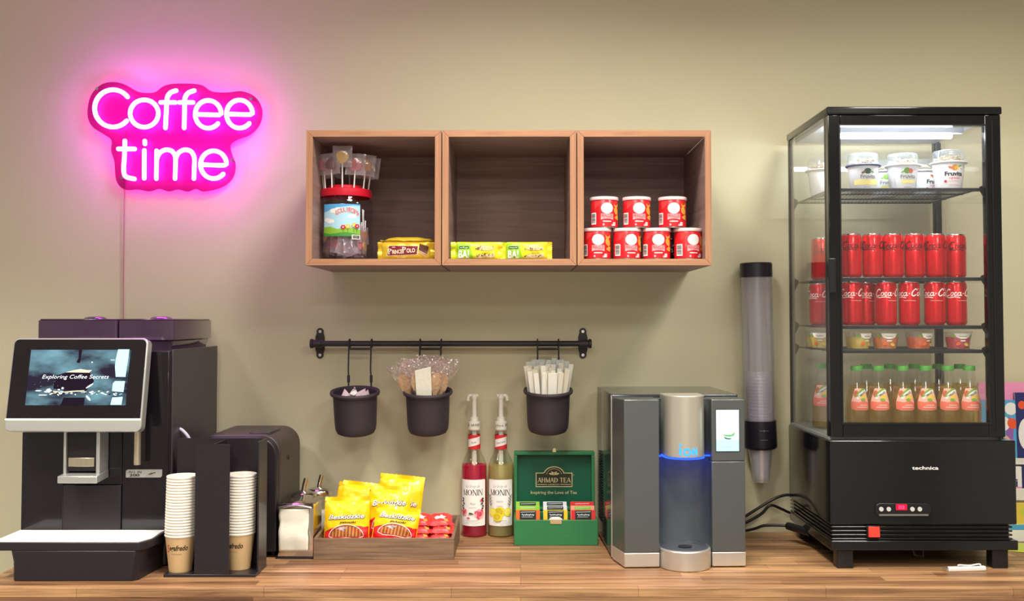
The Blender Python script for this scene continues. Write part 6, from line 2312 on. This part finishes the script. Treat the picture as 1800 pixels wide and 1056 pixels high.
def juice_bottle():
    t = thing('juice_bottle', 'juice bottle', 'juice bottle', (0, 0, 0), group='juice bottles at the bottom of the fridge')
    MB().lathe(JP, n=40).build('glass', m_jbottle, t, smooth=60)
    inner = [(0, 0.006), (0.022, 0.005), (0.0265, 0.006), (0.0268, 0.070), (0.0248, 0.088), (0.0188, 0.118), (0.0172, 0.124), (0, 0.124)]
    MB().lathe(inner, n=40).build('juice', m_juice, t, smooth=50)
    MB().lathe([(0.0142, 0.162), (0.0150, 0.162), (0.0150, 0.172), (0.0140, 0.1745), (0, 0.1745)], n=32).build('cap', m_greencap, t)
    A = Art()
    A.poly([(-0.022, 0.064), (-0.012, 0.061), (0.012, 0.061), (0.022, 0.064), (0.0235, 0.082), (0.020, 0.100), (0.016, 0.117), (-0.016, 0.117), (-0.020, 0.100), (-0.0235, 0.082)], m_lab_pk)
    A.poly([(-0.022, 0.064), (-0.012, 0.0612), (0.012, 0.0612), (0.022, 0.064), (0.0228, 0.078), (0.008, 0.086), (-0.006, 0.082), (-0.0232, 0.084)], m_lab_or)
    A.ell(-0.012, 0.103, 0.0065, 0.0085, m_peach).ell(0.008, 0.094, 0.010, 0.006, m_lab_yl).ell(0.004, 0.088, 0.006, 0.004, m_lab_gr)
    A.poly([(-0.008, 0.090), (0.000, 0.1015), (0.012, 0.109), (0.0175, 0.1105), (0.016, 0.117), (0.004, 0.117), (-0.006, 0.109), (-0.014, 0.096)], m_lab_gr)
    A.poly([(-0.0125, 0.0925), (-0.0045, 0.1045), (0.006, 0.1115), (0.0168, 0.1145), (0.0182, 0.1075), (0.009, 0.105), (-0.001, 0.0985), (-0.0075, 0.0895)], m_lab_wh)
    A.text('TYMBARK', 0.0036, 0.1000, 0.0052, m_dkgreen, w=0.027, rot=0.60, off=0.02)
    A.rect(-0.010, 0.016, 0.0675, 0.0705, m_lab_pk).rect(-0.004, 0.014, 0.073, 0.0755, m_lab_pk)
    f = on_round(profile_r([(r + 0.0003, z) for r, z in JP]))
    f.ref = 0.0235
    A.build('label', f, t, dx=0.003, dy=0.006)
    return t


jb = juice_bottle()
FZ = zlow1 + 0.008
jarr = [(1506, 2.668, 0.15), (1544, 2.668, -0.10), (1587, 2.668, 0.0), (1627, 2.668, -0.15), (1666.5, 2.668, -0.15), (1704.5, 2.668, -0.20), (1523, 2.765, 0.8), (1565, 2.77, 0.8), (1608, 2.77, 0.6), (1650, 2.765, 0.5), (1688, 2.765, 0.6), (1446, 2.80, -0.35)]
for i, (px, Y, a) in enumerate(jarr):
    t = jb if i == 0 else dup(jb)
    t.location = (PX(px, 700, Y), Y, FZ)
    t.rotation_euler = (0, 0, a)
    if i < 6:
        t['label'] = 'green-capped juice bottle %s of the front row, fridge floor' % pos[i]
    elif i < 11:
        t['label'] = 'green-capped juice bottle in the back row, %s from the handle side' % ['first', 'second', 'third', 'fourth', 'fifth'][i - 6]
    else:
        t['label'] = 'green-capped juice bottle standing at the back against the side glass'

# ---- fruit cups
m_fcup = clear_mat('fruit_cup_plastic', tint=(248, 250, 250), refl=0.09, rough=0.03, film=0.08)
fcol = {'yellow': mat('fruit_yellow', (236, 206, 90), rough=0.4, var=0.15, vscale=90), 'orange': mat('fruit_orange', (244, 140, 74), rough=0.4, var=0.2, vscale=90), 'red': mat('fruit_red', (222, 70, 84), rough=0.4, var=0.2, vscale=90), 'deep': mat('fruit_red_orange', (240, 110, 56), rough=0.4, var=0.2, vscale=90)}


def fruit_cup(t, col, text):
    H = 0.044
    rw = lambda z: 0.0275 + 0.0065 * z / H
    MB().lathe([(0, 0.001), (0.0265, 0.0005), (0.0275, 0.002), (rw(H), H), (0.0365, H), (0.0365, H + 0.0015), (0, H + 0.0012)], n=40).build('cup', m_fcup, t, smooth=50)
    MB().lathe([(0, 0.002), (0.0262, 0.002), (rw(H * 0.70) - 0.001, H * 0.70), (0, H * 0.72)], n=36).build('fruit', fcol[col], t, smooth=50)
    A = Art()
    A.poly([(-0.020, 0.041), (0.020, 0.041), (0.016, 0.031), (0.006, 0.027), (-0.006, 0.027), (-0.016, 0.031)], m_lab_wh)
    A.squiggle(0, 0.0315, 0.018, 0.0036, m_ink, n=5)
    A.ell(0.024, 0.034, 0.005, 0.003, m_lab_gr, rot=0.4).ell(-0.024, 0.034, 0.005, 0.003, m_lab_gr, rot=-0.4)
    A.ell(-0.012, 0.014, 0.006, 0.004, fcol['deep'], rot=0.4).ell(0.010, 0.012, 0.007, 0.004, fcol['yellow'], rot=-0.3).rect(-0.006, 0.006, 0.0205, 0.0235, m_lab_wh)
    f = on_round(lambda z: rw(z) + 0.0004)
    f.ref = 0.031
    A.build('print', f, t, dx=0.004)


SF = SHZ[3] + 0.0006
for (px, Y, col, a, lb) in ((1508, 2.664, 'yellow', 0.5, 'yellow fruit cup beside the fridge handle post'), (1556, 2.664, 'orange', 0.0, 'orange fruit cup second from the handle post'), (1615, 2.664, 'deep', 0.5, 'red-orange fruit cup with a green leaf print, third from the handle post'), (1684, 2.664, 'red', 0.0, 'pinkish red fruit cup nearest the fridge hinge'), (1437, 2.82, 'yellow', -0.3, 'yellow fruit cup at the back corner by the side glass'), (1446, 2.735, 'yellow', -0.5, 'amber-yellow fruit cup by the side glass, just behind the handle post')):
    t = thing('fruit_cup', lb, 'fruit cup', (PX(px, 600, Y), Y, SF), group='fruit cups in the fridge')
    fruit_cup(t, col, 'Frutta')
    t.rotation_euler = (0, 0, a)

# ---- yogurts with granola lids
m_yog = mat('yogurt_cup_white', (238, 238, 240), rough=0.35)
m_yogblue = mat('yogurt_navy', (40, 46, 92), rough=0.4)
m_yoglid = clear_mat('dome_lid', tint=(246, 249, 252), refl=0.10, rough=0.03, film=0.10, filmrgb=(235, 240, 248))
m_granola = mat('granola_mix', (206, 180, 140), rough=0.8, var=0.4, vscale=160, bump=0.8, bscale=160)
m_yel_band = mat('yogurt_yellow_band', (240, 224, 140), rough=0.4)


def yogurt(t, kind):
    H = 0.068
    rw = lambda z: 0.0325 + 0.0075 * z / H
    MB().lathe([(0, 0.001), (0.031, 0.0), (0.0325, 0.002), (rw(H), H)], n=44).build('cup', m_yog, t, smooth=50)
    MB().lathe([(rw(H) - 0.001, H - 0.002), (0.0455, H - 0.001), (0.0468, H + 0.001), (0.0455, H + 0.003), (0.042, H + 0.0035), (rw(H) - 0.001, H + 0.001)], n=44).build('rim', m_yogblue if kind == 'dark' else m_yog, t, smooth=50)
    d = MB().lathe([(0.0425, H + 0.0036), (0.0415, H + 0.006), (0.0400, H + 0.012), (0.0385, H + 0.030), (0.0365, H + 0.033), (0.034, H + 0.0335), (0.0335, H + 0.0315), (0, H + 0.0315)], n=44).build('dome_lid', m_yoglid, t, smooth=50)
    rnd = random.Random(5)
    mb = MB()
    for i in range(110):
        a = rnd.uniform(0, 2 * PI); r = 0.034 * math.sqrt(rnd.random()); z = H + 0.007 + rnd.random() * 0.011
        mb.ball((r * math.cos(a), r * math.sin(a), z), rnd.uniform(0.003, 0.005), rnd.uniform(0.002, 0.004), rnd.uniform(0.002, 0.0035), n=6)
    g = mb.build('granola', m_granola, t, smooth=60)
    g['kind'] = 'stuff'
    A = Art()
    if kind == 'plain':
        A.ell(0.004, 0.054, 0.0085, 0.0075, m_crisp2).ell(0.009, 0.053, 0.005, 0.0055, m_lab_yl).ell(-0.006, 0.054, 0.006, 0.003, m_peach, rot=-0.4).ell(0.016, 0.058, 0.006, 0.0022, m_lab_gr, rot=0.3).line([(0.018, 0.052), (0.024, 0.050)], 0.0015, m_peach)
        A.text('Fruvita', 0.003, 0.0335, 0.0105, m_ink, w=0.046, off=0.035)
        A.text('z granolą', 0.004, 0.0255, 0.0055, m_rose, w=0.028, off=0.01)
        A.squiggle(0.004, 0.0185, 0.030, 0.0024, m_rose, n=9)
        A.line([(-0.010, 0.010), (0.020, 0.010)], 0.0012, m_pink_ink)
        A.ell(-0.0185, 0.019, 0.0036, 0.0036, m_rose2)
    else:
        if kind == 'dark':
            A.ell(0.0, 0.052, 0.009, 0.0075, m_dkgreen).ell(-0.010, 0.049, 0.006, 0.003, m_brown, rot=0.5).ell(0.011, 0.050, 0.006, 0.0025, m_lab_gr, rot=-0.3)
        else:
            A.ell(-0.002, 0.053, 0.008, 0.0078, m_lab_gr).ell(0.007, 0.052, 0.006, 0.0065, m_lab_or).ell(-0.012, 0.050, 0.005, 0.0022, m_lab_gr, rot=0.5).line([(0.012, 0.054), (0.022, 0.057)], 0.0016, m_lab_or)
        A.text('Fruvita', 0.002, 0.0335, 0.0095, m_grey_ink, w=0.040, off=0.02)
        A.rect(-0.036, 0.036, 0.016, 0.030, m_yel_band) if kind == 'dark' else A.rect(-0.016, 0.020, 0.020, 0.029, m_yel_band)
        A.squiggle(0.0, 0.0085, 0.020, 0.0030, m_grey_ink, n=6)
    f = on_round(lambda z: rw(z) + 0.0002)
    f.ref = 0.036
    A.build('print', f, t, dx=0.005)


SYZ = SHZ[0] + 0.0006
ya = [(1517, 2.715, 'dark', 0.0, 'granola yogurt cup with a dark blue rim beside the handle post'), (1586.5, 2.715, 'fruit', 0.0, 'granola yogurt cup in the middle of the top shelf, front'), (1667, 2.668, 'plain', -0.08, 'white granola yogurt cup nearest the glass, bold name and peach print'), (1551, 2.835, 'fruit', 0.0, 'white yogurt cup behind, in the gap after the dark-rimmed one'), (1622, 2.82, 'plain', 0.45, 'white yogurt cup behind, half hidden by the boldly printed one'), (1446, 2.80, 'plain', 0.5, 'yogurt cup by the side glass at the back of the top shelf')]
for (px, Y, k, a, lb) in ya:
    t = thing('yogurt_cup', lb, 'yogurt cup', (PX(px, 300, Y), Y, SYZ), group='granola yogurt cups on the top fridge shelf')
    yogurt(t, k)
    t.rotation_euler = (0, 0, a)

# thin wire hanging under the fridge
wp = [P(1604, 966, 2.70), P(1608, 975, 2.70), P(1617, 984, 2.70), P(1621, 985.5, 2.70), P(1622.5, 978, 2.70), P(1623, 966, 2.70)]
for q in wp:
    q.z = max(q.z, TOP + 0.003)
o = MB().tube(spline(wp, 6), 0.0016, 8)
o = o.build('loose_wire', mat('grey_wire_sheath', (120, 118, 116), rough=0.5), None, smooth=60)
cc = wp[0].copy()
o.data.transform(Matrix.Translation(-cc)); o.location = cc
tag(o, 'thin grey wire looping down under the fridge', 'wire')

# ================================================================== PEN
m_penw = mat('pen_white', (240, 240, 234), rough=0.35)
pp = P(1693, 997, 2.56)
pen = thing('pen', 'white clip pen lying on the worktop by the fridge foot', 'pen', (pp.x, 2.55, TOP + 0.0062), rz=0.10)
MB().prism(rrect(-0.0062, 0.0062, -0.0058, 0.0058, 0.0035), 'x', -0.043, 0.052).build('barrel', m_penw, pen, bevel=0.001)
MB().tube([(-0.043, 0, 0.002), (-0.058, 0, 0.001)], 0.0022, 10).tube([(-0.043, 0, -0.003), (-0.050, 0, -0.003)], 0.003, 10).build('tip', m_chrome, pen)
MB().tube(spline([(-0.018, 0, 0.0075), (-0.014, 0, 0.0095), (0.012, 0, 0.0078), (0.034, 0, 0.0105), (0.040, 0, 0.0095), (0.041, 0, 0.005)], 5), 0.0018, 8).build('clip', m_penw, pen, smooth=60)

# ================================================================== BOOK RACK BESIDE THE FRIDGE
m_rackw = mat('rack_white', (232, 228, 216), rough=0.45)
KB = 2.992
rx_0, rx_1 = PX(1716, 690, 2.95), PX(1716, 690, 2.95) + 0.40
ztp = PZ(706, KB)
br = thing('book_rack', 'white tiered book rack standing behind the fridge', 'book rack', ((rx_0 + rx_1) / 2, 2.96, TOP))
z_t1, z_t1b = PZ(805, 2.94), PZ(816, 2.94)
z_t2, z_t2b = PZ(858, 2.91), PZ(879, 2.91)
MB().box(rx_0, rx_1, KB - 0.006, KB, TOP, ztp).build('back_board', m_rackw, br, world=True)
MB().box(rx_0, rx_1, 2.936, 2.942, z_t1b, z_t1).box(rx_0, rx_1, 2.942, KB - 0.006, z_t1b, z_t1b + 0.005).build('upper_ledge', m_rackw, br, world=True, bevel=0.001)
MB().box(rx_0, rx_1, 2.905, 2.911, z_t2b, z_t2).box(rx_0, rx_1, 2.911, KB - 0.006, z_t2b, z_t2b + 0.005).build('lower_ledge', m_rackw, br, world=True, bevel=0.001)
for x in (rx_0, rx_1 - 0.006):
    MB().prism([(2.90, TOP), (KB - 0.0065, TOP), (KB - 0.0065, ztp), (2.975, ztp), (2.90, z_t2b - 0.02)], 'x', x, x + 0.006).build('side_board', m_rackw, br, world=True)
mp = {n: mat('cover_' + n, c, rough=0.4) for n, c in dict(pink=(240, 150, 190), blue=(84, 168, 214), navy=(42, 46, 104), white=(238, 236, 230), lime=(198, 214, 70), orange=(236, 90, 50), skin=(226, 178, 140), yellow=(230, 206, 80), violet=(150, 96, 170)).items()}


def book(x0, x1, y, z0, z1_, cover, label, art=None, tilt=-0.05, cat='book', nm='picture_book'):
    t = thing(nm, label, cat, ((x0 + x1) / 2, y, z0), group='books in the white rack' if cat == 'book' else None)
    hw, h = (x1 - x0) / 2, z1_ - z0
    MB().box(-hw + 0.001, hw - 0.001, 0.001, 0.007, 0.001, h - 0.001).build('pages', mp['white'], t)
    MB().box(-hw, hw, -0.0005, 0.0009, 0, h).box(-hw, hw, 0.0071, 0.0085, 0, h).build('cover', mp[cover], t)
    if art:
        A = Art()
        art(A, hw, h)
        A.build('cover_print', lambda x, z, l: (x, -0.0006 - l, z), t)
    t.rotation_euler = (tilt, 0, 0)
    return t


zt = z_t1b + 0.0055
book(PX(1722, 690, 2.97), PX(1722, 690, 2.97) + 0.235, 2.968, zt, PZ(672, 2.975), 'pink', 'tall pink picture book at the back of the rack, top sticking out')
def a_blue(A, hw, h):
    A.poly([(hw * .35, 0.02), (hw * .75, 0.03), (hw * .85, 0.10), (hw * .6, 0.13), (hw * .4, 0.09)], mp['violet'])
    A.ell(hw * .45, 0.045, 0.014, 0.030, mp['skin'], rot=0.2).ell(hw * .30, h * .62, 0.016, 0.020, mp['white']).ell(hw * 0.78, h * .62, 0.014, 0.016, mp['orange'], rot=0.5).ell(-hw * .3, h * .4, 0.02, 0.03, mp['white'])
    A.ell(hw * 0.72, h * .86, 0.018, 0.018, mp['white'])
book(PX(1727, 720, 2.955), PX(1786.5, 720, 2.955), 2.953, zt, PZ(703, 2.96), 'blue', 'light blue picture book seen through and beside the fridge glass', a_blue)
def a_navy(A, hw, h):
    A.ell(-hw * .70, h * .82, 0.011, 0.012, mp['orange']).ell(-hw * 0.55, h * .40, 0.022, 0.045, mp['white']).ell(0, h * .7, 0.03, 0.03, mp['violet'])
book(PX(1787.5, 740, 2.953), PX(1787.5, 740, 2.953) + 0.12, 2.952, zt, PZ(690, 2.955), 'navy', 'navy blue picture book with an orange dot, rightmost on the upper ledge', a_navy)
zt2 = z_t2b + 0.0055
def a_pk(A, hw, h):
    A.rect(-hw, hw, 0, h * .35, mp['pink'])
    A.text('ri', hw * .66, h * .36, 0.022, mp['navy'], off=0.03)
book(PX(1722, 840, 2.92), PX(1797, 840, 2.92), 2.922, zt2, z_t1b - 0.004, 'white', 'white and pink booklet with dark blue lettering on the middle tier', a_pk, tilt=-0.03)
book(PX(1797.5, 840, 2.92) + 0.001, PX(1797.5, 840, 2.92) + 0.12, 2.922, zt2, z_t1b - 0.004, 'navy', 'dark blue booklet at the frame edge on the middle tier', None, tilt=-0.03)
def a_ye(A, hw, h):
    A.ell(hw * .80, h * .78, 0.014, 0.012, mp['lime']).ell(hw * .80, h * .78, 0.008, 0.007, mp['yellow'])
    A.rect(-hw, hw, 0, h * .45, mp['white']).rect(-hw, hw, h * .30, h * .44, mp['blue'])
    A.text('a', hw * .86, 0.010, 0.018, mp['orange'], off=0.02)
book(PX(1720, 920, 2.90) - 0.01, PX(1812, 920, 2.89), 2.885, TOP + 0.001, z_t2b - 0.004, 'yellow', 'yellow and white magazine with a red letter on the lowest tier', a_ye, tilt=-0.03)
# lime leaflet lying on the worktop
lf = thing('lime_leaflet', 'lime green leaflet lying on the worktop beside the fridge foot', 'leaflet', (PX(1790, 975, 2.75), 2.765, TOP + 0.001))
mb = MB()
def leaf(u, v):
    x = -0.055 + 0.16 * u + 0.02 * (1 - v)
    y = -0.07 + 0.15 * v + 0.09 * (1 - u) * 0.9
    return (x, y, 0.0006 + 0.006 * max(0, math.sin(u * 5 + v * 2)) * v)
mb.grid(leaf, 14, 10)
o = mb.build('sheet', mp['lime'], lf, smooth=60)
so = o.modifiers.new('thick', 'SOLIDIFY'); so.thickness = 0.0006
